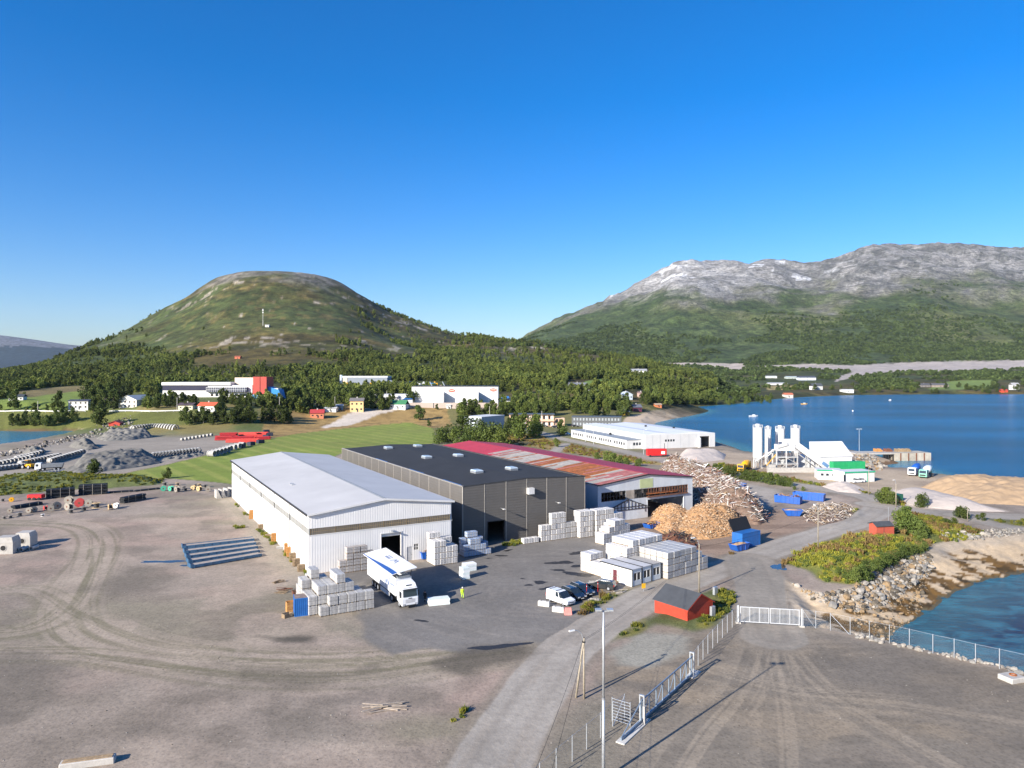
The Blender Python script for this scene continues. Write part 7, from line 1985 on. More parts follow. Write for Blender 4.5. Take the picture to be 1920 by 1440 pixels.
MB().box(-0.2, -0.2, 8.003, 14.2, 26.2, 8.4).build("roof", mat("pale_flat_roof", (0.52, 0.54, 0.56), 0.7), t)
for f in (1.0, 4.8):
    for k in range(5): MB().box(-0.05, 2.5 + k * 4.8, f, -0.003, 4.9 + k * 4.8, f + 1.9).build("window", M_glass if k % 2 else M_white, t)
windows(t, (3, 8), 5, 6.5, 1.4)

# ------------------------------------------------------------------ far factories
def far(px, py): return on(px, py)
def factory_white():
    p = far(772, 756)
    Y = p.y; u = Y / F
    t = thing("white_factory", "big white factory with two red oval signs and lower flat wings", "factory", p, 0)
    M_fw = mat("factory_white", (0.62, 0.62, 0.615), 0.55, 0, 0.04, 0.2)
    W = 162 * u; H = 31 * u
    MB().box(0, 0, -3, W, 34, H).build("main_hall", M_fw, t); MB().box(-0.3, -0.3, H + 0.01, W + 0.3, 34.3, H + 0.5).build("roof_edge", M_dark, t)
    for x0, w, h, d in ((18 * u, 32 * u, 21 * u, 9), (80 * u, 37 * u, 21 * u, 12), (128 * u * 1.0, 0.0, 0, 0)):
        if w: MB().box(x0 + 26 * u, -d, -3, x0 + 26 * u + w * 0.55, -0.02, h).build("loading_annex", M_fw, t)
    for k, (cx, cz) in enumerate(((75 * u, 23.5 * u), (153 * u, 25 * u))):
        b = MB(); n = 24
        ring = lambda y, s: [(cx + 6.2 * u * s * math.cos(2 * math.pi * j / n), y, cz + 2.9 * u * s * math.sin(2 * math.pi * j / n)) for j in range(n)]
        b.loft([ring(-0.02, 1.0), ring(-0.2, 1.0)]); s = b.build("oval_sign", mat("sign_red", (0.62, 0.05, 0.02), 0.5), t)
        MB().box(cx - 4.4 * u, -0.26, cz - 0.75 * u, cx + 4.4 * u, -0.205, cz + 0.75 * u).build("sign_lettering", mat("sign_cream", (0.75, 0.55, 0.45), 0.5), s)
    MB().box(-72 * u, 4, -3, -0.02, 30, 16 * u).build("low_wing", M_fw, t)
    windows(t, [-66 * u + k * 3.1 * u for k in range(14)], 9 * u, 11 * u, 2.2 * u, y=3.96)
    windows(t, [-64 * u + k * 5.2 * u for k in range(8)], 3 * u, 6 * u, 2.6 * u, y=3.96)
    MB().box(W + 0.02, 6, -3, W + 29 * u, 26, 9 * u).build("low_wing", M_fw, t)
    MB().box(W + 6 * u, 2, 9 * u, W + 20 * u, 5.9, 13 * u).build("blue_stack", M_cblue, t)
    MB().box(-14 * u, -9, -3, 4 * u, 3.9, 8 * u).build("blue_kiosk", M_white, t); MB().loft([[(-15 * u, -10, 8 * u), (5 * u, -10, 8 * u), (5 * u, 4, 8 * u), (-15 * u, 4, 8 * u)], [(-7 * u, -3.2, 12 * u), (-3 * u, -3.2, 12 * u), (-3 * u, -2.8, 12 * u), (-7 * u, -2.8, 12 * u)]]).build("kiosk_roof", M_cblue, t)
    for x in (36 * u, 60 * u): MB().cyl((x, 10, H), (x - 2, 10, H + 4), 0.4, None, 8).build("flue", M_galv, t)
    MB().box(-30 * u, -20, -4, W, -19.4, 1.2).build("retaining_wall", mat("pink_stone", (0.46, 0.38, 0.33), 0.9), t)
factory_white()
def factory_left():
    p = far(305, 745)
    u = p.y / F
    t = thing("blue_white_factory", "long white and navy factory with red tower and blue annex", "factory", p, 0)
    H = 25 * u
    M_nv = mat("navy_glass", (0.012, 0.016, 0.05), 0.3, spec=0.6)
    MB().box(0, 0, -4, 168 * u, 26, H - 1.0).build("wall", M_white, t)
    MB().box(-0.4, -1.2, H - 0.98, 128 * u, 26.4, H + 1.4).build("roof_band", M_white, t)
    MB().box(0, -0.25, 13 * u, 84 * u, -0.01, H - 1.0).build("window_band", M_nv, t)
    g = MB().box(84 * u, -2.5, 10 * u, 160 * u, -0.02, H - 2.5).build("glass_front", M_nv, t)
    for k in range(22): MB().box(84 * u + k * 3.4 * u, -2.62, 10 * u, 84 * u + k * 3.4 * u + 0.25, -2.51, H - 2.5).build("mullion", M_galv, g)
    for z in (14, 18): MB().box(84 * u, -2.64, z * u, 160 * u, -2.505, z * u + 0.25).build("transom", M_galv, g)
    windows(t, [90 * u + k * 9 * u for k in range(8)], 2 * u, 7 * u, 5 * u, y=-0.06)
    MB().box(128 * u, 8, H - 0.9, 172 * u, 24, H + 5.2).build("cream_hall", mat("cream_render", (0.62, 0.52, 0.40), 0.7), t)
    MB().box(172 * u, -3, -4, 197 * u, 14, 38.5 * u).build("red_tower", mat("tower_red", (0.42, 0.055, 0.04), 0.65), t)
    MB().box(184 * u, -3.2, 8 * u, 185.5 * u, -3.01, 38 * u).build("tower_seam", mat("tower_dark", (0.22, 0.03, 0.025), 0.65), t)
    MB().yprism([(197 * u, -4), (224 * u, -4), (218 * u, 14 * u), (197 * u, 20 * u)], 0, 12).build("blue_annex", mat("annex_blue", (0.02, 0.22, 0.52), 0.5), t)
    MB().box(206 * u, 0.5, 12 * u, 216 * u, 10, 17 * u).build("white_annex", M_white, t)
    MB().box(176 * u, -10, -4, 205 * u, -3.2, 6 * u).build("teal_shed", mat("teal_sheet", (0.10, 0.28, 0.42), 0.5), t)
factory_left()
def factory_grey():
    p = far(636, 726)
    u = p.y / F
    t = thing("grey_depot", "grey shed with white tower and yellow machines at the wood edge", "depot", p, 0)
    MB().box(7 * u, 0, -4, 90 * u, 24, 18 * u).build("hall", mat("slate_sheet", (0.20, 0.23, 0.27), 0.6, 0, 0.05, 0.3), t)
    MB().box(6 * u, -0.4, 18 * u + 0.01, 91 * u, 24.4, 21 * u).build("roof", mat("pale_flat_roof", (0.52, 0.54, 0.56)), t)
    MB().cyl((2 * u, 4, -4), (2 * u, 4, 23 * u), 2.4 * u, None, 14).build("white_tower", mat("tower_pale", (0.55, 0.64, 0.72), 0.5), t)
    MB().box(7 * u, -0.3, -4, 15 * u, -0.02, 20 * u).build("end_panel", mat("cream_render", (0.62, 0.52, 0.40)), t)
    MB().box(91 * u, 2, -4, 98 * u, 18, 13 * u).build("annex", mat("slate_sheet", (0.20, 0.23, 0.27)), t)
    MB().cyl((88 * u, -6, -4), (88 * u, -6, 7 * u), 6 * u, None, 16).build("white_tank", M_silo, t)
    for x, w, h, m, nm in ((8, 7, 5, M_yel, "yellow_machine"), (15, 4, 9, M_yel, "yellow_machine"), (44, 8, 5, M_yel, "yellow_machine"), (60, 9, 9, M_yel, "yellow_machine"), (32, 9, 4, M_white, "white_silo_bag"), (50, 7, 7, mat("peach_render", (0.62, 0.40, 0.28)), "crate_stack"), (104, 7, 5, mat("peach_render", (0.62, 0.40, 0.28)), "crate_stack")):
        MB().bevbox(x * u, -7, -4, (x + w) * u, -4, h * u, 0.4).build(nm, m, t)
factory_grey()
for k, (a, b, w, h, m) in enumerate(((757, 721, 12, 5, M_cblue), (770, 722, 10, 6, M_cblue), (782, 722, 12, 5, M_white), (797, 721, 10, 5, M_carw), (808, 722, 13, 6, mat("machine_blue", (0.05, 0.28, 0.60), 0.4)), (818, 722, 8, 6, M_yel), (828, 724, 9, 4, M_peach))):
    p = far(a - 5, b + 2); u = p.y / F
    tt = thing("stored_machine", "%s of the coloured machines parked left of the white factory roof" % ORD[k], "machine", p, rnd.uniform(-0.3, 0.3), "machines stored behind the white factory")
    MB().bevbox(0, 0, -1, w * u, 3, h * u, 0.3).build("body", m, tt); MB().box(w * u * 0.15, 0.5, h * u, w * u * 0.4, 2.5, h * u * 1.45).build("cab", m if k % 2 else M_glass, tt)

# ------------------------------------------------------------------ houses
_hn = [0]
def house(px0, px1, py, Hp, Rp, wallc, roofc, label, rot=0.0, D=9.0, name="house", cat="house", gable=False, win=3, chim=True):
    """width, wall height and roof rise given in pixels at the house's own distance"""
    p = on(px0, py); u = p.y / F
    W, H, R = (px1 - px0) * u, Hp * u, Rp * u
    t = thing(name, label, cat, p, rot, "houses along the far road")
    wm = mat("house_wall_%02d%02d%02d" % tuple(int(c * 99) for c in wallc), wallc, 0.7, 0, 0.06, 0.5); rm = mat("house_roof_%02d%02d%02d" % tuple(int(c * 99) for c in roofc), roofc, 0.7, 0, 0.12, 0.5)
    if gable:
        MB().yprism([(0, -2), (W, -2), (W, H), (W / 2, H + R), (0, H)], 0, D).build("wall", wm, t)
        for s in (0, 1):
            xe = -0.4 if s == 0 else W + 0.4
            k = R / (W / 2)
            ro = MB().yprism([(xe, H - 0.4 * k + 0.05), (W / 2, H + R + 0.05), (W / 2, H + R + 0.3), (xe, H - 0.4 * k + 0.3)], -0.5, D + 0.5).build("roof", rm, t)
    else:
        MB().box(0, 0, -2, W, D, H).build("wall", wm, t)
        ro = MB().xprism([(-0.5, H - 0.1), (D / 2, H + R), (D + 0.5, H - 0.1), (D / 2, H + R + 0.3), ], -0.5, W + 0.5).build("roof", rm, t)
        MB().xprism([(-0.5, H + 0.05), (D / 2, H + R + 0.05), (D / 2, H + R + 0.25), (-0.5, H + 0.25)], -0.5, W + 0.5).build("roof_slope", rm, t)
        MB().xprism([(D + 0.5, H + 0.05), (D / 2, H + R + 0.05), (D / 2, H + R + 0.25), (D + 0.5, H + 0.25)], -0.5, W + 0.5).build("roof_slope", rm, t)
    if chim: MB().box(W * 0.45, D / 2 - 0.4, H + R * 0.7, W * 0.45 + 0.8, D / 2 + 0.4, H + R + 1.1).build("chimney", M_conc, ro)
    for f in range(1 if H < 5 else 2):
        zz = H * (0.35 if H < 5 else (0.16 + 0.5 * f))
        for k in range(win):
            x = W * (k + 0.5) / win - 0.6
            MB().box(x, -0.06, zz, x + 1.2, -0.01, zz + min(1.3, H * 0.3)).build("window", M_glass, t)
    MB().box(W * 0.52, -0.07, -0.2, W * 0.52 + 1.0, -0.011, min(2.1, H * 0.5)).build("door", M_dark, t)
    return t
Wh = (0.62, 0.62, 0.60)
house(16, 40, 751, 7, 4, Wh, (0.05, 0.06, 0.07), "small white house with dark roof in the left meadow", 0.25, 7)
house(128, 163, 767, 15, 2, Wh, (0.05, 0.06, 0.09), "white modern house with flat dark roof above the inlet", 0.1, 9, win=4, chim=False)
house(222, 258, 765, 15, 8, (0.66, 0.64, 0.58), (0.45, 0.48, 0.5), "big pale gabled building with grey roof left of the dark trees", -0.1, 22, gable=True, win=4, chim=False, name="assembly_house")
house(334, 361, 768, 8, 4, (0.62, 0.58, 0.42), (0.08, 0.06, 0.07), "pale yellow house with dark roof beside a pole", 0.0, 8)
house(371, 404, 772, 11, 6, Wh, (0.50, 0.10, 0.045), "white house with orange-red roof half behind trees", -0.1, 8)
house(204, 223, 799, 5, 4, (0.46, 0.05, 0.03), (0.30, 0.05, 0.04), "red boathouse at the head of the left inlet", 0.2, 6, gable=True, win=1, chim=False, name="boathouse", cat="boathouse")
house(582, 606, 783, 8, 6, (0.55, 0.19, 0.10), (0.42, 0.05, 0.05), "orange-red house with red hipped roof below the wood", 0.2, 9)
house(608, 630, 772, 6, 2, Wh, (0.5, 0.5, 0.5), "low white shed right of the orange-red house", 0.0, 7, chim=False, name="garage", cat="garage", win=1)
house(631, 643, 769, 8, 2, (0.10, 0.20, 0.32), (0.3, 0.35, 0.42), "small blue shed between white shed and yellow house", 0.3, 6, chim=False, win=1, name="garage", cat="garage")
house(656, 681, 772, 20, 5, (0.60, 0.42, 0.20), (0.16, 0.15, 0.15), "tall ochre house with grey roof among the trees", 0.1, 9)
house(729, 761, 767, 9, 7, (0.66, 0.68, 0.66), (0.05, 0.20, 0.09), "white house with green roof below the white factory", -0.15, 9)
house(837, 845, 766, 6, 1, Wh, (0.6, 0.6, 0.6), "white boxy trailer parked beside the factory road", 0.0, 3, chim=False, win=1, name="box_trailer", cat="trailer")
house(1068, 1102, 729, 8, 3, Wh, (0.20, 0.21, 0.23), "white house with terrace beside the bright green clearing", 0.1, 9, win=5)
house(1184, 1213, 701, 6, 3, Wh, (0.30, 0.31, 0.33), "white hillside house above the bay wood", 0.0, 9, win=4)
house(1169, 1188, 749, 9, 5, (0.55, 0.62, 0.68), (0.42, 0.48, 0.55), "pale blue gabled house in the wood above the beach", 0.3, 9, gable=True)
house(1197, 1207, 745, 8, 2, (0.55, 0.38, 0.32), (0.3, 0.2, 0.18), "small pink house right of the pale blue house", 0.0, 7, win=2)
house(1187, 1204, 771, 7, 5, (0.10, 0.02, 0.04), (0.12, 0.13, 0.16), "dark wine-red house at the top of the beach", 0.15, 8)
house(1229, 1241, 763, 4, 2, (0.50, 0.17, 0.07), (0.4, 0.3, 0.22), "small orange hut at the edge of the sandy spit", 0.1, 6, win=1, chim=False, name="hut", cat="hut")
house(1167, 1180, 778, 6, 3, (0.55, 0.36, 0.05), (0.20, 0.24, 0.28), "yellow boat shed beside the works building", -0.2, 7, win=1, chim=False, name="boat_shed", cat="shed")
house(1104, 1122, 740, 5, 3, (0.45, 0.43, 0.40), (0.4, 0.4, 0.4), "pale house hidden among trees below the white terrace house", 0.1, 8)
house(1471, 1488, 745, 5, 3, (0.55, 0.50, 0.45), (0.50, 0.15, 0.08), "boathouse with red roof on the far shore point", 0.1, 8, win=1, chim=False, name="boathouse", cat="boathouse")
house(1523, 1545, 731, 7, 5, Wh, (0.07, 0.08, 0.09), "white farmhouse with dark roof on the far shore", 0.2, 10)
house(1579, 1601, 735, 4, 1, Wh, (0.6, 0.6, 0.6), "long low white shed on the far shore", 0.0, 10, win=3, chim=False, name="shed", cat="shed")
house(1437, 1457, 709, 3, 1, (0.55, 0.58, 0.56), (0.62, 0.65, 0.66), "pale flat-roofed barn leftmost of the far row", 0.0, 14, win=2, chim=False, name="barn", cat="barn")
house(1474, 1496, 710, 3, 1.5, (0.40, 0.45, 0.42), (0.36, 0.42, 0.42), "grey-green barn in the middle of the far row", 0.0, 14, win=2, chim=False, name="barn", cat="barn")
house(1498, 1530, 713, 5, 3, (0.55, 0.60, 0.68), (0.06, 0.07, 0.09), "barn with white wall and black roof, rightmost of the far row", 0.0, 16, win=5, chim=False, name="barn", cat="barn")
house(1440, 1477, 722, 3, 1.5, Wh, (0.4, 0.42, 0.45), "low white farm shed beside the yellow strip", 0.0, 10, win=3, chim=False, name="shed", cat="shed")
house(1726, 1746, 726, 4, 3, (0.20, 0.18, 0.17), (0.09, 0.09, 0.10), "dark farmhouse left of the green meadow", 0.1, 10)
house(1748, 1777, 726, 4, 3, (0.24, 0.20, 0.17), (0.10, 0.10, 0.11), "long dark barn beside the far green meadow", -0.1, 12, chim=False, name="barn", cat="barn")
house(1898, 1913, 731, 9, 4, Wh, (0.35, 0.35, 0.36), "white house at the right edge of the far shore", 0.1, 9)
house(1878, 1890, 736, 3, 3, (0.50, 0.07, 0.03), (0.42, 0.06, 0.04), "small red hut on the far shore left of the white house", 0.0, 7, win=1, chim=False, name="hut", cat="hut")
house(440, 450, 673, 4, 1.5, (0.45, 0.12, 0.06), (0.35, 0.10, 0.06), "small red-brown cabin high on the hillside", 0.0, 7, win=1, chim=False, name="hut", cat="hut")
# mast on the hill
p = on(493, 611)
t = thing("radio_mast", "slim white radio mast standing on the dome-shaped hill", "mast", p)
for k in range(6): MB().cyl((0, 0, k * 5.2), (0, 0, (k + 1) * 5.2), 0.42 - k * 0.04, None, 6).build("mast_section", M_white if k % 2 else mat("mast_grey", (0.5, 0.5, 0.5), 0.6), t)
for z in (24, 27.5, 30): MB().box(-1.0, -0.4, z, 1.0, 0.4, z + 1.5).build("antenna_panel", M_white, t)
house(497, 504, 613, 3, 1, Wh, (0.6, 0.6, 0.6), "tiny white equipment hut at the foot of the radio mast", 0.0, 5, win=1, chim=False, name="equipment_hut", cat="hut")
# boats
def boat(px, py, L_, label, m):
    p = G(px, py, SEA); t = thing("small_boat", label, "boat", p, 0.2, "small boats moored in the bay")
    MB().loft([[(-L_ / 2, -0.9, 0.1), (-L_ / 2, 0.9, 0.1), (-L_ / 2, 0.9, 0.9), (-L_ / 2, -0.9, 0.9)], [(L_ * 0.2, -1.0, 0.0), (L_ * 0.2, 1.0, 0.0), (L_ * 0.2, 1.05, 1.0), (L_ * 0.2, -1.05, 1.0)], [(L_ / 2, -0.1, 0.3), (L_ / 2, 0.1, 0.3), (L_ / 2, 0.1, 1.3), (L_ / 2, -0.1, 1.3)]]).build("hull", m, t)
    MB().box(-L_ * 0.1, -0.6, 0.95, L_ * 0.15, 0.6, 1.9).build("wheelhouse", M_white, t)
boat(1413, 781, 8.5, "white open boat moored nearest the silos", M_white)
boat(1508, 758, 9.0, "yellow boat moored in the middle of the bay", M_yel)
boat(1669, 751, 4.0, "tiny white boat far out to the right in the bay", M_white)
t = thing("mooring_buoy", "small white buoy over the dark patch in the bay", "buoy", G(1599, 771, SEA)); MB().cyl((0, 0, -0.4), (0, 0, 1.0), 0.9, 0.5, 10).build("float", M_white, t); MB().cyl((0, 0, 1.0), (0, 0, 1.6), 0.1, None, 6).build("ring_stem", M_dark, t)

# ------------------------------------------------------------------ left yards
def drum(loc, rot, r, w, label, m, lying=False, name="cable_drum"):
    t = thing(name, label, "cable drum", loc, rot, "cable drums at the edge of the gravel yard")
    if lying: ax = lambda s: (0, 0, s)
    z0 = r
    if not lying:
        for y in (0, w): MB().cyl((0, y, z0), (0, y + 0.08, z0), r, None, 16).build("flange", m, t)
        MB().cyl((0, 0.081, z0), (0, w - 0.001, z0), r * 0.55, None, 14).build("core", M_dark, t)
        MB().cyl((0, -0.03, z0), (0, -0.001, z0), r * 0.25, None, 10).build("hub", M_rot, t)
    else:
        for z in (0, w): MB().cyl((0, 0, z), (0, 0, z + 0.08), r, None, 16).build("flange", m, t)
        MB().cyl((0, 0, 0.081), (0, 0, w - 0.001), r * 0.55, None, 14).build("core", M_dark, t)
        MB().cyl((0, 0, w + 0.081), (0, 0, w + 0.1), r * 0.25, None, 10).build("hub", M_rot, t)
M_dg = mat("drum_green", (0.05, 0.33, 0.22), 0.7); M_dw = mat("drum_grey_wood", (0.27, 0.245, 0.21), 0.8, 0, 0.2, 2); M_dt = mat("drum_tan_wood", (0.50, 0.36, 0.19), 0.8, 0, 0.2, 2); M_drd = mat("drum_red", (0.45, 0.05, 0.05), 0.7)
DR = [(306, 921, 0.9, M_dg, 0), (318, 921, 0.9, M_dg, 0), (309, 910, 1.0, M_dw, 1), (329, 923, 1.0, M_dw, 0), (333, 910, 0.8, M_dt, 1), (345, 917, 0.9, M_dw, 1), (348, 920, 0.8, M_dw, 1), (361, 919, 0.8, M_dt, 0), (366, 912, 0.7, M_dw, 1), (371, 921, 0.9, M_dt, 0), (374, 912, 0.8, M_dt, 1), (384, 914, 0.9, M_dw, 1), (390, 922, 0.9, M_dw, 0),
      (8, 973, 0.6, M_dw, 1), (20, 971, 0.6, M_dw, 1), (18, 962, 0.7, M_dw, 0), (37, 968, 0.9, M_dw, 1), (53, 962, 0.8, M_dw, 0), (65, 960, 0.8, M_dw, 0), (95, 959, 0.9, M_dw, 0), (108, 955, 1.1, M_dw, 0), (125, 957, 1.1, M_dw, 0), (127, 945, 1.2, M_dw, 0), (133, 962, 0.9, M_dw, 1), (148, 951, 1.3, M_drd, 0), (157, 958, 1.1, M_dw, 1), (165, 950, 1.1, M_dw, 0), (181, 952, 1.3, M_dt, 1), (203, 956, 0.9, M_dt, 0), (216, 953, 0.8, M_white, 0), (82, 957, 0.7, M_drd, 0), (21, 941, 0.7, M_yel, 0), (5, 940, 0.7, M_dw, 1), (80, 968, 0.5, M_white, 1)]
for k, (a, b, r_, m, ly) in enumerate(DR):
    grp = "by the concrete blocks" if a > 300 else "at the left yard edge"
    cn = {M_dg: "green", M_dw: "grey", M_dt: "tan", M_drd: "red", M_yel: "yellow", M_white: "white"}[m]
    drum(G(a, b), rnd.uniform(-0.9, 0.9), r_ * 0.85, r_ * 0.95, "%s cable drum %s %s, %s of its group" % (cn, "lying flat" if ly else "on edge", grp, (ORD + ["fifteenth", "sixteenth", "seventeenth", "eighteenth", "nineteenth", "twentieth", "last"])[min(k if a > 300 else k - 13, 20)]), m, bool(ly))
for k, (a, b, w) in enumerate(((402, 932, 1.2), (409, 931, 1.2), (418, 929, 1.2), (427, 928, 1.2))):
    t = thing("wall_block", "%s upright concrete wall block by the far corner of the white hall" % ORD[k], "concrete block", G(a, b), -1.0 + 0.1 * k, "concrete wall blocks by the white hall")
    MB().loft([[(0, 0, 0), (3.2, 0, 0), (3.2, 1.4, 0), (0, 1.4, 0)], [(0, 0, 2.3), (3.2, 0, 2.3), (3.2, 0.4, 2.3), (0, 0.4, 2.3)]]).build("body", M_conc, t); MB().box(0.3, 1.41, 0, 2.9, 1.9, 0.25).build("foot", M_conc, t)
def pipes(px0, py0, px1, py1, rows, cols, r, label, m, dir_=None):
    p0, p1 = G(px0, py0), G(px1, py1); d = p1 - p0
    t = thing("pipe_bundle", label, "pipes", p0, math.atan2(d.y, d.x), "bundles of black pipes on the gravel")
    for i in range(rows):
        for j in range(cols):
            MB().cyl((0.05 * (i % 2), j * 2 * r + r * (i % 2), r + i * 1.75 * r), (d.length, j * 2 * r + r * (i % 2), r + i * 1.75 * r), r * 0.98, None, 8).build("pipe", m, t)
    for x in (0.18, 0.5, 0.82): MB().box(d.length * x - 0.06, -0.05 - r, 0.0, d.length * x + 0.06, 0.0 - r, rows * 1.8 * r + 0.2).build("stake", M_dw, t)
M_bp = mat("black_pipe", (0.02, 0.022, 0.024), 0.4)
pipes(86, 935, 140, 931, 5, 5, 0.28, "black pipe bundle with pale stakes left of the long bundle", M_bp)
pipes(147, 929, 200, 926, 6, 5, 0.27, "tall black pipe bundle right of the staked bundle", M_bp)
pipes(232, 944, 273, 936, 3, 3, 0.30, "short black pipe bundle with orange ends on the gravel", M_bp)
pipes(205, 925, 250, 922, 1, 5, 0.2, "single layer of black pipes beyond the tall bundle", M_bp)
pipes(255, 922, 300, 917, 1, 4, 0.2, "low black pipe row before the green drums", M_bp)
pipes(28, 955, 80, 946, 2, 4, 0.22, "dark pipe bundle behind the leftmost drums", M_bp)
t = thing("red_machine", "red farm trailer beside the black pipes", "trailer", G(50, 938), 0.05)
MB().bevbox(0, 0, 0.5, 4.0, 1.8, 1.5, 0.1).build("body", mat("signal_red", (0.60, 0.02, 0.02)), t)
for x in (0.7, 2.0, 3.3): wheel(t, x, 0.1, 0.4, 0.3)
# precast concrete chambers at the left edge
for k, (a, b, w, h) in enumerate(((-12, 1040, 3.4, 3.2), (26, 1026, 3.0, 2.8))):
    t = thing("precast_chamber", ("precast concrete chamber cut by the left picture edge", "precast concrete chamber with round hole beside small pipes")[k], "chamber", G(a, b), 0.15, "precast concrete chambers")
    MB().loft([[(0, 0, 0), (w, 0, 0), (w, 3, 0), (0, 3, 0)], [(0, 0, h * 0.7), (w, 0, h * 0.7), (w, 3, h * 0.7), (0, 3, h * 0.7)], [(0.3, 0.2, h), (w - 0.3, 0.2, h), (w - 0.3, 2.8, h), (0.3, 2.8, h)]]).build("body", M_conc, t)
    MB().cyl((w / 2, -0.02, 1.2), (w / 2, -0.004, 1.2), 0.5, None, 16).build("dark_hole_disc", M_black, t); MB().ringpipe((w / 2, -0.06, 1.2), (w / 2, -0.001, 1.2), 0.6, 0.5).build("collar", M_conc, t)  # flat black disc painted as the dark inside of the hole
for k, (a, b) in enumerate(((24, 1036), (32, 1035), (39, 1034.5), (58, 1032))):
    t = thing("drain_pipe", "%s of the short drain pipes before the concrete chambers" % ORD[k], "pipe", G(a, b), 0.1, "short drain pipes at the left edge")
    MB().ringpipe((0, 0, 0.36), (0.1, 2.2, 0.36), 0.36, 0.27, 12).build("shell", M_conc, t); MB().ringpipe((0, -0.02, 0.36), (0, 0.2, 0.36), 0.42, 0.35, 12).build("socket", M_conc, t)
# pipe yard: rows of big concrete pipes
M_cp = mat("pipe_concrete", (0.36, 0.35, 0.33), 0.85, 0, 0.12, 1)
def cpipe_mesh():
    b = MB(); b.ringpipe((0, 0, 1.0), (2.2, 0, 1.0), 1.0, 0.8, 14); o = b.build("shell", M_cp); me = o.data; bpy.data.objects.remove(o)
    b = MB(); b.ringpipe((-0.15, 0, 1.0), (0.25, 0, 1.0), 1.08, 0.82, 14); o = b.build("socket", M_cp); m2 = o.data; bpy.data.objects.remove(o)
    return me, m2
_cp1, _cp2 = cpipe_mesh()
def pipe_row(px0, py0, px1, py1, n, rot, sc, where, stack=1):
    for k in range(n):
        u = k / max(n - 1, 1)
        p = G(px0 + (px1 - px0) * u, py0 + (py1 - py0) * u)
        for l in range(stack):
            t = thing("concrete_pipe", "%s: %s from the left%s" % (where, (ORD + ["fifteenth", "sixteenth", "seventeenth", "eighteenth", "nineteenth", "twentieth"])[min(k, 19)], ", on top" if l else ""), "concrete pipe", p + Vector((0, 0, l * 1.7 * sc)), rot + rnd.uniform(-0.05, 0.05), "concrete pipes in the pipe yard")
            t.scale = (sc, sc, sc)
            place("shell", _cp1, t); place("socket", _cp2, t)
pipe_row(93, 868, 152, 851, 12, -0.55, 1.05, "big concrete pipe, row ending at the gravel road")
pipe_row(38, 873, 108, 858, 13, -0.55, 1.0, "concrete pipe, second long row")
pipe_row(-20, 877, 60, 860, 12, -0.55, 1.0, "concrete pipe, row behind the loader")
pipe_row(-20, 884, 40, 877, 9, 0.1, 0.9, "concrete pipe, front row at the left edge")
pipe_row(30, 862, 76, 851, 9, -0.55, 0.85, "concrete pipe, inner row near the inlet")
pipe_row(288, 858, 372, 848, 15, -1.0, 1.15, "concrete pipe, row beside the hayfield")
pipe_row(340, 826, 395, 817, 9, -0.6, 0.7, "small concrete pipe, row before the red stacks")
pipe_row(66, 890, 135, 884, 12, 0.9, 0.5, "small white pipe, row in front of the tipper truck")
pipe_row(392, 856, 420, 848, 5, -0.3, 1.3, "wide concrete pipe near the field edge")
pipe_row(425, 845, 450, 838, 4, -0.3, 1.2, "wide concrete pipe below the red stacks")
# arched culvert pieces
for k in range(16):
    u = k / 15
    p = G(248 + (328 - 248) * u, 812 - 3 * math.sin(u * 3.1) - 2 * u)
    t = thing("arch_culvert", "pale arched culvert piece, %s of the arch row" % (ORD + ["fifteenth", "last"])[k], "culvert", p, -0.5 - 0.2 * u, "arched culvert pieces")
    b = MB(); n = 10
    out = [(2.4 * math.cos(math.pi * j / n), 4.6 * math.sin(math.pi * j / n)) for j in range(n + 1)]; ins = [(2.1 * math.cos(math.pi * j / n), 4.3 * math.sin(math.pi * j / n)) for j in range(n + 1)]
    b.loft([[(0.0, y, z) for y, z in out + ins[::-1]], [(1.6, y, z) for y, z in out + ins[::-1]]]); b.build("arch", M_cp, t)
    MB().box(0.1, -2.6, 0, 1.5, -2.2, 0.25).build("footing", M_cp, t)
# far edge goods of the pipe yard
t = ribbed_container(G(334, 802), 0.1, 6.0, 2.5, 2.6, "grey container at the far edge of the pipe yard", mat("grey_container", (0.20, 0.23, 0.26), 0.6))
cols = [(0.45, 0.23, 0.15), (0.68, 0.60, 0.52), (0.62, 0.58, 0.52), (0.70, 0.38, 0.02), (0.72, 0.42, 0.03), (0.60, 0.30, 0.03), (0.66, 0.62, 0.56), (0.42, 0.44, 0.46), (0.45, 0.50, 0.55), (0.48, 0.50, 0.52)]
for k, c in enumerate(cols):
    a = 364 + k * 13.5; p = G(a, 803 + (k % 3) * 0.6)
    t = thing("goods_stack", "%s of the low coloured goods stacks at the far edge of the pipe yard" % ORD[k], "goods", p, 0.1, "goods along the far edge of the pipe yard")
    mm = mat("goods_%d" % k, c, 0.7, 0, 0.15, 1)
    for j in range(3): MB().bevbox(j * 1.6, 0, 0, j * 1.6 + 1.4, 2.0, 1.2 + rnd.random(), 0.1).build("bundle", mm, t)
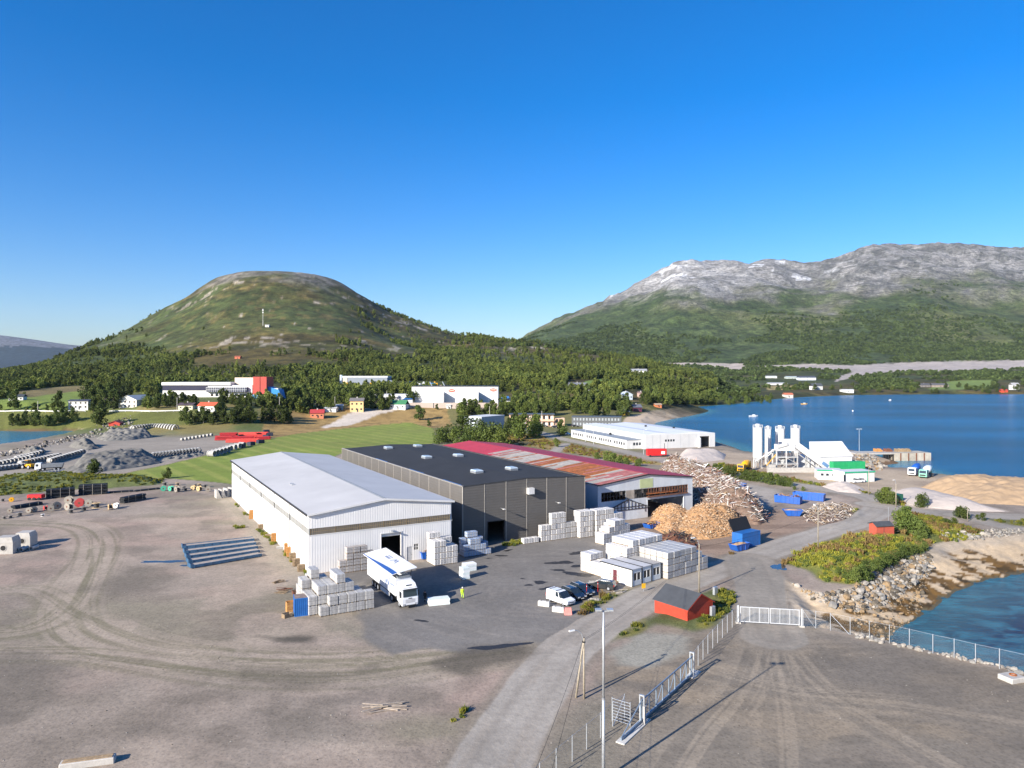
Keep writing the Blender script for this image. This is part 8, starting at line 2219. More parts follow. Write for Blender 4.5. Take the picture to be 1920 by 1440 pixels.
for k, (a, b, L_, rt, hgt, m) in enumerate(((403, 826, 9, 0.15, 2.6, 0), (412, 819, 9, 0.25, 2.2, 0), (424, 830, 8, 0.1, 1.6, 1), (436, 826, 10, 0.3, 2.0, 0), (450, 830, 9, 0.2, 1.8, 1), (462, 822, 9, 0.3, 1.8, 1), (448, 817, 10, 0.1, 1.6, 1), (470, 816, 9, 0.2, 1.4, 1), (480, 825, 7, 0.4, 1.4, 0))):
    t = thing("red_pipe_stack", "%s red pipe stack, %s in the red storage corner" % ("dark" if m == 0 else "bright", ORD[k]), "pipes", G(a, b), rt, "red pipe stacks in the storage corner")
    mm = mat("red_pipe_dark", (0.40, 0.025, 0.03), 0.55, 0, 0.15, 1) if m == 0 else mat("red_pipe_bright", (0.60, 0.06, 0.045), 0.55, 0, 0.15, 1)
    for i in range(4):
        for j in range(3): MB().cyl((rnd.uniform(-0.4, 0.4), i * 0.8, 0.35 + j * hgt / 3), (L_ + rnd.uniform(-0.6, 0.6), i * 0.8, 0.35 + j * hgt / 3), 0.34, None, 8).build("pipe", mm, t)
for k, (a, b) in enumerate(((492, 822), (500, 818), (495, 812), (485, 832), (470, 836), (455, 840))):
    t = thing("dark_crate", "dark crate of scrap, %s at the end of the red stacks" % ORD[k], "crate", G(a, b), 0.3 * k, "dark crates beside the red stacks")
    MB().bevbox(0, 0, 0, 3.4, 2.4, 1.7, 0.1).build("body", mat("navy_crate", (0.02, 0.025, 0.05), 0.6), t); MB().box(0.2, 0.2, 1.7, 3.2, 2.2, 1.8).build("lid", M_dark, t)
# guard rail along the far road
t = thing("guard_rail", "long pale guard rail of the road above the inlet", "guard rail", on(-20, 772.5))
pr = None
for k in range(26):
    a = -20 + k * 15; q_ = on(a, 772.5 + 0.5 * math.sin(k)) - Vector(t.location)
    if 160 < a < 195: pr = None; continue
    MB().box(q_.x - 0.1, q_.y - 0.1, -0.5 + q_.z, q_.x + 0.1, q_.y + 0.1, q_.z + 0.9).build("post", M_galv, t)
    if pr is not None:
        MB().loft([[(pr.x, pr.y, pr.z + 0.5), (pr.x, pr.y + 0.1, pr.z + 0.5), (pr.x, pr.y + 0.1, pr.z + 1.2), (pr.x, pr.y, pr.z + 1.2)], [(q_.x, q_.y, q_.z + 0.5), (q_.x, q_.y + 0.1, q_.z + 0.5), (q_.x, q_.y + 0.1, q_.z + 1.2), (q_.x, q_.y, q_.z + 1.2)]]).build("rail", mat("pale_rail", (0.66, 0.66, 0.62), 0.6), t)
    pr = q_
# ------------------------------------------------------------------ vegetation
def leaf_mat(name, c0, c1, transl=0.25):
    m = bpy.data.materials.new(name); m.use_nodes = True
    N, L = m.node_tree.nodes, m.node_tree.links
    p = N["Principled BSDF"]; p.inputs["Roughness"].default_value = 0.75; p.inputs["Specular IOR Level"].default_value = 0.2
    oi = N.new("ShaderNodeObjectInfo"); gi = N.new("ShaderNodeNewGeometry")
    mx = N.new("ShaderNodeMix"); mx.data_type = 'RGBA'; mx.inputs[6].default_value = (*c0, 1); mx.inputs[7].default_value = (*c1, 1)
    ad = N.new("ShaderNodeMath"); ad.operation = 'MULTIPLY_ADD'; ad.inputs[1].default_value = 0.55
    L.new(gi.outputs["Random Per Island"], ad.inputs[0])
    m2 = N.new("ShaderNodeMath"); m2.operation = 'MULTIPLY'; m2.inputs[1].default_value = 0.45; L.new(oi.outputs["Random"], m2.inputs[0]); L.new(m2.outputs[0], ad.inputs[2])
    L.new(ad.outputs[0], mx.inputs[0])
    nz = N.new("ShaderNodeTexNoise"); nz.inputs["Scale"].default_value = 0.02; nz.inputs["Detail"].default_value = 4; L.new(gi.outputs["Position"], nz.inputs["Vector"])
    rg = N.new("ShaderNodeMapRange"); rg.inputs[1].default_value = 0.35; rg.inputs[2].default_value = 0.65; rg.inputs[3].default_value = 0.62; rg.inputs[4].default_value = 1.35; L.new(nz.outputs["Fac"], rg.inputs[0])
    mp = N.new("ShaderNodeMix"); mp.data_type = 'RGBA'; mp.blend_type = 'MULTIPLY'; mp.inputs[0].default_value = 1.0; L.new(mx.outputs[2], mp.inputs[6]); L.new(rg.outputs[0], mp.inputs[7])
    L.new(mp.outputs[2], p.inputs["Base Color"])
    tr = N.new("ShaderNodeBsdfTranslucent"); L.new(mp.outputs[2], tr.inputs[0])
    sh = N.new("ShaderNodeMixShader"); sh.inputs[0].default_value = transl
    L.new(p.outputs[0], sh.inputs[1]); L.new(tr.outputs[0], sh.inputs[2]); L.new(sh.outputs[0], N["Material Output"].inputs[0])
    return m
LF_birch = leaf_mat("birch_leaves", (0.055, 0.084, 0.018), (0.16, 0.195, 0.042))
LF_dark = leaf_mat("dark_leaves", (0.040, 0.064, 0.016), (0.115, 0.150, 0.036))
LF_far = leaf_mat("far_leaves", (0.085, 0.118, 0.026), (0.23, 0.255, 0.058), 0.35)
LF_far2 = leaf_mat("far_dark_leaves", (0.055, 0.084, 0.022), (0.15, 0.182, 0.044), 0.3)
LF_mtn = leaf_mat("mountain_leaves", (0.045, 0.072, 0.022), (0.105, 0.140, 0.040), 0.3)
LF_shrub = leaf_mat("shrub_leaves", (0.048, 0.078, 0.018), (0.15, 0.185, 0.045))
LF_weed = leaf_mat("weed_leaves", (0.10, 0.125, 0.02), (0.36, 0.33, 0.045))
LF_dry = leaf_mat("dry_stalks", (0.11, 0.07, 0.03), (0.30, 0.21, 0.08))
M_bark = mat("bark", (0.16, 0.14, 0.12), 0.9, 0, 0.3, 3)

def cards(centers, sizes, rg, up=0.35):
    """leaf clumps: bent quads at the given centres"""
    n = len(centers)
    d = rg.normal(size=(n, 3)); d[:, 2] += up; d /= np.linalg.norm(d, axis=1)[:, None]
    a = np.cross(d, rg.normal(size=(n, 3))); a /= np.linalg.norm(a, axis=1)[:, None]
    b = np.cross(d, a)
    s = sizes[:, None]
    bend = d * s * 0.35
    v = np.stack([centers - a * s - b * s * 0.6, centers + a * s * 0.9 - b * s * 0.75 - bend * 0.4, centers + a * s + b * s * 0.65, centers - a * s * 0.85 + b * s * 0.75 - bend * 0.4], 1).reshape(-1, 3)
    f = np.arange(n * 4).reshape(-1, 4)
    return v, f
def np_mesh(name, v, f, m):
    me = bpy.data.meshes.new(name)
    me.vertices.add(len(v)); me.vertices.foreach_set("co", v.astype(np.float32).ravel())
    me.loops.add(f.size); me.loops.foreach_set("vertex_index", f.astype(np.int32).ravel())
    me.polygons.add(len(f)); me.polygons.foreach_set("loop_start", np.arange(0, f.size, f.shape[1], dtype=np.int32)); me.polygons.foreach_set("loop_total", np.full(len(f), f.shape[1], np.int32))
    me.materials.append(m); me.update(calc_edges=True)
    return me
def crown_mesh(name, n, h, w, m, seed, size, base=0.15, lumps=9):
    """crown of unit-ish tree: uneven lumps of leaf clumps in a volume h tall, w wide"""
    rg = np.random.default_rng(seed)
    L = rg.uniform(-1, 1, (lumps, 3)); L[:, 2] = rg.uniform(0, 1, lumps)
    wd = np.interp(L[:, 2], [0, 0.35, 0.7, 1], [0.65, 1.0, 0.8, 0.3])
    cen = np.stack([L[:, 0] * w * 0.30 * wd, L[:, 1] * w * 0.30 * wd, h * (base + 0.08 + (0.84 - base) * L[:, 2])], 1)
    rad = w * 0.24 * rg.uniform(0.6, 1.15, lumps) * np.interp(L[:, 2], [0, 0.5, 1], [1, 1, 0.6])
    k = rg.integers(0, lumps, n)
    d = rg.normal(size=(n, 3)); d /= np.linalg.norm(d, axis=1)[:, None]
    r = rg.uniform(0.35, 1.05, n) ** 0.6
    p = cen[k] + d * (rad[k] * r)[:, None] * np.array([1, 1, 1.15])
    p[:, 2] = np.clip(p[:, 2], h * base * 0.7, h * 1.02)
    v, f = cards(p, size * rg.uniform(0.6, 1.25, n), rg)
    return np_mesh(name, v, f, m)
def trunk_mesh(h, r, seed):
    rr = random.Random(seed); b = MB()
    b.cyl((0, 0, -0.3), (rr.uniform(-.2, .2), rr.uniform(-.2, .2), h * 0.45), r, r * 0.7, 7)
    b.cyl((0, 0, h * 0.3), (rr.uniform(-.3, .3), rr.uniform(-.3, .3), h * 0.85), r * 0.75, r * 0.2, 6)
    for k in range(4):
        a = rr.uniform(0, 6.28); z = h * rr.uniform(0.25, 0.5); l = h * 0.28
        b.cyl((0, 0, z), (math.cos(a) * l, math.sin(a) * l, z + l * 0.8), r * 0.45, r * 0.12, 5)
    o = b.build("trunk", M_bark); me = o.data; bpy.data.objects.remove(o); return me
TREES = [(crown_mesh("crown", 1500, 1.0, 0.85, mt, 100 + k, 0.030, 0.10, 12), trunk_mesh(1.0, 0.022, k)) for k, mt in enumerate((LF_birch, LF_dark, LF_birch, LF_dark))]
SHRUBS = [(crown_mesh("foliage", 1500, 1.0, 1.25, mt, 200 + k, 0.032, 0.0, 12), trunk_mesh(0.7, 0.02, 20 + k)) for k, mt in enumerate((LF_shrub, LF_shrub, LF_dark, LF_birch))]
def plant(kind, p, h, wscale, label, group, name, cat, parts=("crown", "trunk")):
    cm, tm = kind
    t = thing(name, label, cat, p, rnd.uniform(0, 6.28), group)
    t.scale = (h * wscale, h * wscale, h)
    place(parts[0], cm, t); place(parts[1], tm, t)
    return t
NUM = ORD + ["fifteenth", "sixteenth", "seventeenth", "eighteenth", "nineteenth", "twentieth"] + ["twenty-" + o for o in ORD[:9]] + ["thirtieth"] + ["thirty-" + o for o in ORD[:9]] + ["fortieth"] + ["forty-" + o for o in ORD[:9]] + ["fiftieth"]
def zone(where, pts, hrange, kinds, group, name="birch_tree", cat="tree", ws=(0.85, 1.15), bank=TREES, flat=False, parts=("crown", "trunk")):
    pts = sorted(pts)
    for k, q in enumerate(pts):
        px, py = q[0], q[1]
        p = G(px, py) if flat else on(px, py)
        if flat: p.z = tz(p.x, p.y)
        h = q[2] * p.y / F if len(q) > 2 else rnd.uniform(*hrange)
        plant(bank[rnd.choice(kinds)], p - Vector((0, 0, 0.1)), h, rnd.uniform(*ws), "%s, %s from the left" % (where, NUM[k]), group, name, cat, parts)
def rpts(n, x0, x1, y0, y1, seed, mind=6):
    rr = random.Random(seed); out = []
    for _ in range(n * 30):
        if len(out) >= n: break
        q = (rr.uniform(x0, x1), rr.uniform(y0, y1))
        if all(abs(q[0] - o[0]) > mind or abs(q[1] - o[1]) > mind * 0.6 for o in out): out.append(q)
    return out
zone("leafy bush in the clump behind the red hall", [(826, 832, 26), (838, 828, 36), (852, 834, 30), (866, 824, 44), (880, 832, 40), (893, 834, 36), (906, 834, 38), (920, 832, 46), (932, 836, 44), (942, 838, 34), (872, 838, 30), (900, 815, 34)], None, (0, 1, 2, 3), "bushes behind the red hall", "bush", "bush", (1.0, 1.35), SHRUBS, True, ("foliage", "stem"))
zone("roadside tree near the balcony block", [(956, 812, 30), (967, 806, 34), (978, 824, 52), (970, 820, 40), (1003, 820, 46), (1008, 815, 38), (1054, 817, 32), (1043, 838, 18)], None, (0, 2, 1), "trees at the balcony block", ws=(0.9, 1.1), flat=True)
zone("round tree on the dry grass", [(786, 792, 28), (819, 785, 11), (804, 800, 12)], None, (1, 3), "trees on the dry grass", ws=(1.0, 1.3), flat=True)
zone("lone bush by the pipe yard", [(176, 899, 30), (313, 897, 22)], None, (1, 3), "lone bushes by the pipe yard", "bush", "bush", (1.1, 1.3), TREES, True)
zone("tree in the row below the blue and white factory", [(346, 795, 32), (356, 797, 26)] + rpts(4, 366, 400, 792, 797, 2, 7) + rpts(20, 402, 545, 783, 796, 1, 7), (7, 11), (1, 3, 0), "trees below the blue and white factory")
zone("tree on the inlet bank", [(24, 798), (36, 799), (48, 797), (60, 799), (74, 796), (86, 799), (98, 798), (112, 793), (124, 792), (138, 790), (66, 793), (104, 790)], (8, 12), (1, 3, 0), "trees on the inlet bank")
zone("tall dark tree left of the gabled building", [(176, 772), (184, 797), (190, 780), (196, 762), (205, 757), (212, 768), (222, 748), (232, 745), (188, 748), (178, 757), (26, 770), (110, 768), (162, 752), (242, 743)], (10, 17), (1, 3), "dark trees left of the gabled building")
zone("tree before the blue and white factory", rpts(22, 272, 365, 756, 766, 3, 7) + rpts(10, 410, 500, 756, 766, 33, 7), (6, 9.5), (1, 3, 0), "trees before the blue and white factory")
zone("tree in the wood round the ochre house", rpts(34, 540, 735, 752, 772, 4, 6), (9, 14), (1, 3, 0, 2), "wood round the ochre house")
zone("roadside tree before the white factory", [(864, 779), (872, 776), (882, 778), (891, 776), (899, 781), (914, 780), (922, 778), (931, 781), (940, 780), (950, 779), (958, 777), (768, 757), (779, 755), (866, 783)], (9, 13), (0, 2, 1), "roadside trees before the white factory")
zone("tree right of the balcony block", rpts(40, 962, 1180, 756, 782, 5, 8), (8, 12), (0, 1, 2, 3), "wood right of the balcony block")
zone("tree of the wood along the bay", rpts(40, 1205, 1450, 745, 762, 6, 7), (8, 12), (0, 1, 2, 3), "wood along the bay")
zone("tree on the far shore", rpts(44, 1440, 1930, 722, 738, 7, 8), (8, 14), (1, 3, 0), "trees on the far shore", ws=(1.0, 1.5))
# nearer shrubs
zone("shrub in the dense thicket above the beach rocks", [(1590, 1090, 24), (1603, 1094, 30), (1617, 1088, 30), (1630, 1082, 30), (1643, 1072, 28), (1655, 1064, 28), (1668, 1056, 26), (1682, 1050, 24), (1695, 1045, 24), (1708, 1041, 22), (1722, 1037, 20), (1734, 1032, 18), (1625, 1066, 20), (1650, 1048, 18), (1690, 1034, 16), (1570, 1082, 14), (1722, 1024, 18), (1605, 1075, 16)], None, (0, 1, 2), "shrubs above the beach rocks", "shrub", "shrub", (0.85, 1.1), SHRUBS, True, ("foliage", "stem"))
zone("tall leafy bush beside the small red hut", [(1692, 1004, 44), (1702, 1006, 52), (1714, 1008, 42), (1724, 1012, 30), (1698, 990, 38)], None, (0, 1, 3), "bushes at the small red hut", "bush", "bush", (0.75, 0.95), SHRUBS, True, ("foliage", "stem"))
zone("roadside bush in front of the silos", [(1328, 884, 14), (1340, 886, 17), (1352, 890, 20), (1364, 892, 22), (1377, 894, 20), (1393, 898, 22), (1402, 900, 22), (1415, 902, 24), (1433, 905, 20), (1445, 908, 22), (1457, 909, 20), (1470, 911, 22), (1481, 912, 16), (1317, 880, 10)], None, (0, 1, 2), "bushes in front of the silos", "bush", "bush", (0.9, 1.2), SHRUBS, True, ("foliage", "stem"))
zone("round bush along the right-hand road", [(1650, 942, 24), (1661, 944, 30), (1671, 946, 24), (1729, 951, 28), (1797, 970, 20), (1806, 972, 24), (1842, 976, 15), (1832, 974, 10), (1790, 988, 16), (1775, 990, 14)], None, (0, 1, 3), "bushes along the right-hand road", "bush", "bush", (0.9, 1.2), SHRUBS, True, ("foliage", "stem"))
zone("low bush on the verge behind the red hall", [(1140, 868, 24), (1150, 870, 20), (1163, 872, 18), (1175, 874, 16), (1195, 874, 14), (1200, 868, 10), (1255, 872, 14), (1120, 860, 12), (1490, 918, 8), (1505, 920, 8), (1380, 900, 8)], None, (0, 1), "low bushes on the verge behind the red hall", "bush", "bush", (0.9, 1.3), SHRUBS, True, ("foliage", "stem"))

# ---- masses: forest, weeds (nobody could count them)
def scatter(name, label, cat, pts, sources, smin, smax, seed, zs=(0.8, 1.3)):
    src = bpy.data.collections.new(name + "_sources")
    for k, me in enumerate(sources):
        o = bpy.data.objects.new("%s_source" % name, me); src.objects.link(o)
    n = len(pts)
    rg = np.random.default_rng(seed)
    me = bpy.data.meshes.new(name)
    me.vertices.add(n); me.vertices.foreach_set("co", np.asarray(pts, np.float32).ravel())
    sc = rg.uniform(smin, smax, n)
    a = me.attributes.new("size", 'FLOAT_VECTOR', 'POINT'); a.data.foreach_set("vector", np.stack([sc * rg.uniform(0.8, 1.25, n), sc * rg.uniform(0.8, 1.25, n), sc * rg.uniform(zs[0], zs[1], n)], 1).astype(np.float32).ravel())
    a = me.attributes.new("turn", 'FLOAT_VECTOR', 'POINT'); a.data.foreach_set("vector", np.stack([np.zeros(n), np.zeros(n), rg.uniform(0, 6.28, n)], 1).astype(np.float32).ravel())
    a = me.attributes.new("pick", 'INT', 'POINT'); a.data.foreach_set("value", rg.integers(0, len(sources), n).astype(np.int32))
    o = place(name, me)
    tag(o, label, cat, None, "stuff")
    ng = bpy.data.node_groups.new(name + "_scatter", 'GeometryNodeTree')
    ng.interface.new_socket("Geometry", in_out='INPUT', socket_type='NodeSocketGeometry'); ng.interface.new_socket("Geometry", in_out='OUTPUT', socket_type='NodeSocketGeometry')
    N, L = ng.nodes, ng.links
    gi, go = N.new("NodeGroupInput"), N.new("NodeGroupOutput")
    ci = N.new("GeometryNodeCollectionInfo"); ci.inputs["Collection"].default_value = src; ci.inputs["Separate Children"].default_value = True; ci.inputs["Reset Children"].default_value = True
    ip = N.new("GeometryNodeInstanceOnPoints"); ip.inputs["Pick Instance"].default_value = True
    def attr(nm, ty):
        x = N.new("GeometryNodeInputNamedAttribute"); x.data_type = ty; x.inputs[0].default_value = nm; return x.outputs[0]
    er = N.new("FunctionNodeEulerToRotation")
    L.new(gi.outputs[0], ip.inputs["Points"]); L.new(ci.outputs[0], ip.inputs["Instance"]); L.new(attr("pick", 'INT'), ip.inputs["Instance Index"])
    L.new(attr("turn", 'FLOAT_VECTOR'), er.inputs[0]); L.new(er.outputs[0], ip.inputs["Rotation"]); L.new(attr("size", 'FLOAT_VECTOR'), ip.inputs["Scale"])
    L.new(ip.outputs[0], go.inputs[0])
    o.modifiers.new("scatter", 'NODES').node_group = ng
    return o

FAR_TREES = [crown_mesh("far_tree", 240, 1.0, 0.6 + 0.12 * k, (LF_far, LF_far2, LF_far, LF_far, LF_far2)[k], 300 + k, 0.07, 0.02, 6 + k) for k in range(5)]
CLUMPS = [crown_mesh("far_clump", 90, 0.55, 1.3, LF_mtn, 320 + k, 0.12, 0.0, 7) for k in range(3)]
def forest_points(n, Y0, Y1, p0, p1, dens, seed):
    rg = np.random.default_rng(seed)
    px = rg.uniform(p0, p1, n)
    # even per square metre: depth ~ sqrt
    Y = np.sqrt(rg.uniform(Y0 ** 2, Y1 ** 2, n))
    x = (px - CX) / F * Y
    z = terrain(x, Y)
    py = HOR + F * (CAMZ - z) / Y
    d = dens(px, py, Y, x, z)
    k = (rg.uniform(0, 1, n) < d) & (z > SEA + 0.8)
    return np.stack([x[k], Y[k], z[k] - 0.2], 1)
CLEAR = [TP['g1'], TP['b1'], TP['bank'], TP['g2'], TP['y1'], TP['g3'], TP['y2'], TP['q1'], TP['q2'], TP['y3']]
BLD = [(298, 530, 722, 750), (630, 840, 715, 730), (700, 968, 738, 764), (12, 44, 738, 756), (124, 168, 740, 772), (216, 275, 736, 770), (330, 408, 752, 778), (578, 684, 750, 788), (724, 765, 745, 772), (1062, 1106, 712, 733), (1180, 1218, 690, 706), (1165, 1210, 730, 776), (1222, 1245, 752, 768), (1100, 1126, 728, 744), (1434, 1535, 700, 724), (1518, 1604, 712, 740), (1720, 1780, 712, 732), (1870, 1920, 712, 740), (1160, 1345, 758, 800), (437, 454, 665, 678)]
def blocked(px, py):
    b = np.zeros(px.shape, bool)
    for c in CLEAR: b |= inside(c, px, py)
    for x0, x1, y0, y1 in BLD: b |= (px > x0) & (px < x1) & (py > y0) & (py < y1)
    return b
def dens1(px, py, Y, x, z):
    nz = fbm(x / 60, Y / 60, 4, 301)
    base = np.interp(py, [600, 645, 672, 690, 700, 760, 790], [0.10, 0.22, 0.55, 0.85, 1.0, 1.0, 0.6])
    wl_, wr_ = sstep(400, 300, px + (nz - 0.5) * 160), sstep(560, 800, px + (nz - 0.5) * 260)
    base = np.maximum(base, np.maximum(wl_ * 0.45, wr_ * 0.62) * sstep(505, 600, py))
    band = sstep(652, 664, py) * sstep(684, 676, py) * wl_ * 0 + sstep(664, 672, py) * sstep(692, 686, py) * sstep(330, 400, px) * sstep(640, 560, px)
    base = base * (1 - 0.55 * band)
    thr = np.clip(1.25 - base, 0.36, 1.2)
    d = sstep(thr - 0.15, thr + 0.1, nz + 0.18) 
    d = np.where(blocked(px, py), 0, d) * (0.12 + 0.88 * sstep(0.40, 0.50, fbm(x / 130, Y / 130, 4, 305)))
    low = np.interp(px, [-300, 300, 600, 800, 1000, 1250, 1345], [500, 500, 520, 590, 560, 620, 800])
    return np.where(Y < low, 0, d)
pts = forest_points(46000, 480, 1350, -80, 1345, dens1, 1)
pts2 = forest_points(26000, 1350, 2000, 0, 1345, lambda *a: dens1(*a) * 0.8, 2)
scatter("forest", "birch wood covering the lower slopes of the hill and the rise above the houses", "forest", np.concatenate([pts, pts2]), FAR_TREES, 3.5, 9.5, 5, (0.7, 1.35))
def dens2(px, py, Y, x, z):
    nz = fbm(x / 260, Y / 260, 4, 311)
    base = np.interp(z, [0, 20, 220, 330, 430], [0.5, 1.0, 0.9, 0.5, 0.15])
    base = base * sstep(0, 0.06, nz + 0.14 - np.interp(z, [0, 200, 420], [0.45, 0.5, 0.85]))
    return np.where(blocked(px, py) | (Y < np.interp(px, [1200, 1345, 1400, 1500, 1920], [1500, 900, 1150, 1450, 1450])), 0, base * sstep(0.30, 0.50, nz + 0.08))
pts = forest_points(42000, 900, 4300, 960, 2020, dens2, 3)
scatter("mountain_forest", "dark green wood on the slopes below the bare mountain", "forest", pts, CLUMPS, 9, 18, 6, (0.6, 0.95))

# weeds and tall grass
def tuft_mesh(name, n, h, w, m, seed):
    rg = np.random.default_rng(seed)
    a = rg.uniform(0, 6.28, n); r = w * np.sqrt(rg.uniform(0, 1, n)) * 0.5
    base = np.stack([np.cos(a) * r, np.sin(a) * r, np.zeros(n)], 1)
    hh = h * rg.uniform(0.5, 1.0, n)
    lean = np.stack([rg.normal(0, 0.25, n), rg.normal(0, 0.25, n), np.ones(n)], 1) * hh[:, None]
    t = rg.uniform(0, 3.14, n); sd = np.stack([np.cos(t), np.sin(t), np.zeros(n)], 1) * (w * 0.09)
    v = np.stack([base - sd * 0.6, base + sd * 0.6, base + lean * 0.6 + sd, base + lean], 1).reshape(-1, 3)
    v2, f2 = cards(base + lean * rg.uniform(0.4, 0.95, n)[:, None], w * 0.10 * rg.uniform(0.6, 1.3, n), rg)
    return np_mesh(name, np.concatenate([v, v2]), np.concatenate([np.arange(n * 4).reshape(-1, 4), f2 + n * 4]), m)
T_green = [tuft_mesh("tuft", 40, 0.8, 0.9, LF_shrub, 1), tuft_mesh("tuft", 40, 0.7, 1.0, LF_weed, 2), tuft_mesh("tuft", 40, 0.9, 0.8, LF_weed, 3)]
T_dry = [tuft_mesh("tuft", 40, 0.9, 0.9, LF_dry, 4), tuft_mesh("tuft", 40, 0.7, 1.0, LF_weed, 5), tuft_mesh("tuft", 40, 0.8, 0.8, LF_dry, 6)]
def fill(polys, per, seed, thr=0.0, off=1.0):
    rg = np.random.default_rng(seed); out = []
    for poly in polys:
        w = PW(poly) if poly[0][1] > 600 else poly
        xs = [p[0] for p in w]; ys = [p[1] for p in w]
        A = (max(xs) - min(xs)) * (max(ys) - min(ys)); n = int(A * per)
        x = rg.uniform(min(xs), max(xs), n); y = rg.uniform(min(ys), max(ys), n)
        k = (sdf(w, x, y) + (fbm(x / 3, y / 3, 3, 9) - 0.5) * 2 > 0) & (fbm(x / 6, y / 6, 3, seed + 40) > thr)
        for pl, hw in ROADS_W: k &= pldist(pl, x, y) > hw + 0.4
        x, y = x[k], y[k]
        out.append(np.stack([x, y, terrain(x, y) - 0.03], 1))
    return np.concatenate(out)
strips = [[(802, 1412), (815, 1390), (822, 1388), (810, 1416)], [(845, 1352), (868, 1330), (890, 1331), (862, 1352)], [(1082, 1318), (1092, 1304), (1104, 1306), (1106, 1320)], [(1075, 1150), (1095, 1130), (1140, 1118), (1200, 1105), (1140, 1130), (1100, 1150)], [(440, 985), (455, 985), (465, 1000), (450, 1000)], [(440, 945), (455, 960), (580, 1078), (574, 1079), (500, 1012)], [(1335, 1105), (1372, 1108), (1385, 1130), (1370, 1140), (1345, 1125)], [(940, 1021), (970, 1013), (982, 1019), (948, 1027)]]
scatter("weeds", "rough green weeds and tall grass on the banks, verges and round the red shed", "weeds", np.concatenate([fill([P['veg1'], P['veg2'], [(1240, 1150), (1150, 1185), (1142, 1200), (1180, 1190), (1225, 1165)], [(1300, 1180), (1345, 1165), (1380, 1130), (1350, 1105), (1340, 1140)], P['veg4'], P['veg6']], 2.0, 1, 0.36), fill([P['veg7']], 1.6, 11, 0.46), fill([P['berm'], P['veg5'], P['veg8']], 0.8, 2, 0.40), fill(strips, 2.0, 3, 0.42)]), T_green, 0.35, 0.9, 7)
scatter("dry_grass", "dry brown grass and withered stalks on the verges and waste ground", "grass", np.concatenate([fill([P['veg1'], P['veg4'], P['veg6'], P['veg7'], P['veg2']], 0.7, 5, 0.45), fill([P['dry2'], P['veg5']], 0.35, 6, 0.40)]), T_dry, 0.6, 1.3, 8)

# ------------------------------------------------------------------ rocks
RM = []
for k in range(6):
    for j, m in enumerate(M_rock):
        o = rockmesh(1.0, (1.0, 0.8 + 0.05 * k, 0.62 + 0.04 * k), 40 + k).build("rock", m); RM.append((o.data, j)); bpy.data.objects.remove(o)
def rocks(name, label, polys, n, r0, r1, pal, seed, parent_big=300, plane=0.0, stuff_n=0, group=None):
    rr = random.Random(seed)
    w = [PW(p, plane) for p in polys]
    pts = []
    while len(pts) < n + stuff_n:
        poly = w[rr.randrange(len(w))]
        xs = [p[0] for p in poly]; ys = [p[1] for p in poly]
        x, y = np.array([rr.uniform(min(xs), max(xs)) for _ in range(60)]), np.array([rr.uniform(min(ys), max(ys)) for _ in range(60)])
        k = inside(poly, x, y)
        pts += list(zip(x[k], y[k]))
    pts = pts[:n + stuff_n]
    xy = np.array(pts); z = terrain(xy[:, 0], xy[:, 1])
    o0 = Vector((xy[0][0], xy[0][1], 0))
    t = thing(name, label, "rocks", o0, 0, group)
    ms = [q for q in RM if q[1] in pal]
    for i in range(n):
        r = r0 + (r1 - r0) * rr.random() ** 2
        o = place("rock", ms[rr.randrange(len(ms))][0], t, (xy[i][0] - o0.x, xy[i][1] - o0.y, z[i] + r * 0.2))
        o.scale = (r, r * rr.uniform(0.7, 1.1), r * rr.uniform(0.6, 1.0)); o.rotation_euler = (rr.uniform(-.4, .4), rr.uniform(-.4, .4), rr.uniform(0, 6.28))
    if stuff_n:
        sc = scatter(name + "_small", "", "rocks", np.column_stack([xy[n:], z[n:]]), [q[0] for q in ms], r0 * 0.4, r0 * 1.1, seed)
        del sc["category"]
        sc.name = "rubble"; sc.parent = t; sc.location = (-o0.x, -o0.y, 0)
rocks("rock_revetment", "bank of grey and ochre boulders between thicket and beach", [[(1482, 1092), (1505, 1104), (1545, 1114), (1600, 1100), (1640, 1074), (1690, 1048), (1742, 1035), (1752, 1045), (1738, 1062), (1700, 1088), (1660, 1110), (1610, 1126), (1560, 1126), (1515, 1114)]], 298, 0.30, 0.95, (0, 1, 2, 3), 3, stuff_n=1400)
rocks("shore_rocks", "dark weed-covered boulders along the near waterline", [[(1590, 1128), (1660, 1112), (1700, 1090), (1730, 1070), (1745, 1080), (1720, 1120), (1680, 1160), (1620, 1165)]], 70, 0.2, 0.6, (3, 2), 4, stuff_n=260)
rocks("shore_rocks", "pale boulders scattered on the upper beach beside the side track", [[(1760, 1000), (1850, 992), (1925, 990), (1925, 1002), (1850, 1010), (1770, 1014)]], 80, 0.25, 0.8, (1, 0), 5, stuff_n=260)
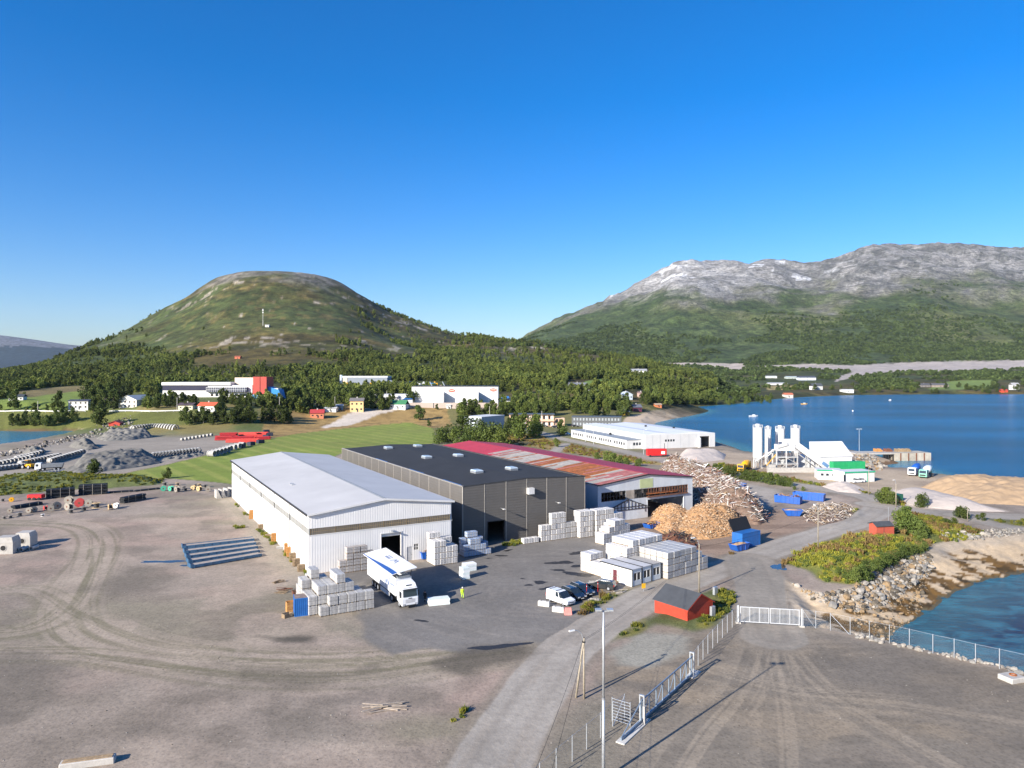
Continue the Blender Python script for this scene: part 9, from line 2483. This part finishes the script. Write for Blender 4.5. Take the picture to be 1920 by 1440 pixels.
rocks("shore_rocks", "armour stones along the foot of the beach fence", [[(1600, 1188), (1700, 1209), (1800, 1231), (1925, 1259), (1925, 1267), (1800, 1238), (1700, 1216), (1600, 1195)]], 70, 0.25, 0.6, (1, 1, 0), 6)
rocks("quay_rocks", "rubble bank of brown boulders left of the quay", [[(1598, 852), (1640, 852), (1662, 862), (1668, 872), (1655, 882), (1615, 880), (1600, 868)]], 150, 0.5, 1.5, (0, 2, 1), 7, stuff_n=200)
rocks("inlet_rocks", "line of pale and grey boulders between pipe yard and inlet", [[(-20, 850), (40, 840), (90, 828), (150, 815), (200, 806), (245, 801), (250, 808), (200, 815), (150, 824), (90, 838), (40, 850), (-20, 862)]], 240, 0.5, 1.5, (1, 0, 3), 8, stuff_n=300)

# loose stones and clods on the gravel
STN = []
for k in range(3):
    o = rockmesh(1.0, (1.0, 0.8, 0.55), 90 + k, lat=3, lon=5).build("stone", M_rock[(1, 0, 3)[k]]); STN.append(o.data); bpy.data.objects.remove(o)
scatter("gravel", "loose stones and clods strewn over the gravel yard", "gravel", np.concatenate([fill([[(-60, 1500), (-60, 1020), (300, 1080), (560, 1160), (680, 1215), (900, 1260), (830, 1440), (780, 1500)]], 0.35, 21, 0.42), fill([[(1000, 1440), (1100, 1320), (1180, 1300), (1300, 1280), (1500, 1210), (1900, 1280), (1900, 1500), (1000, 1500)]], 0.25, 22, 0.48)]), STN, 0.05, 0.16, 9)

# ------------------------------------------------------------------ the air between here and the far ridges
m = bpy.data.materials.new("air_haze"); m.use_nodes = True
N, L = m.node_tree.nodes, m.node_tree.links
N.remove(N["Principled BSDF"])
v = N.new("ShaderNodeVolumePrincipled")
v.inputs["Color"].default_value = (0.62, 0.80, 1.0, 1)
v.inputs["Density"].default_value = 0.000014
v.inputs["Anisotropy"].default_value = 0.0
L.new(v.outputs[0], N["Material Output"].inputs["Volume"])
b = MB(); b.box(-9500, -60, -12, 11500, 12600, 1150)
tag(b.build("haze", m), "thin blue haze in the air over the bay and the far mountains", "haze", None, "stuff")
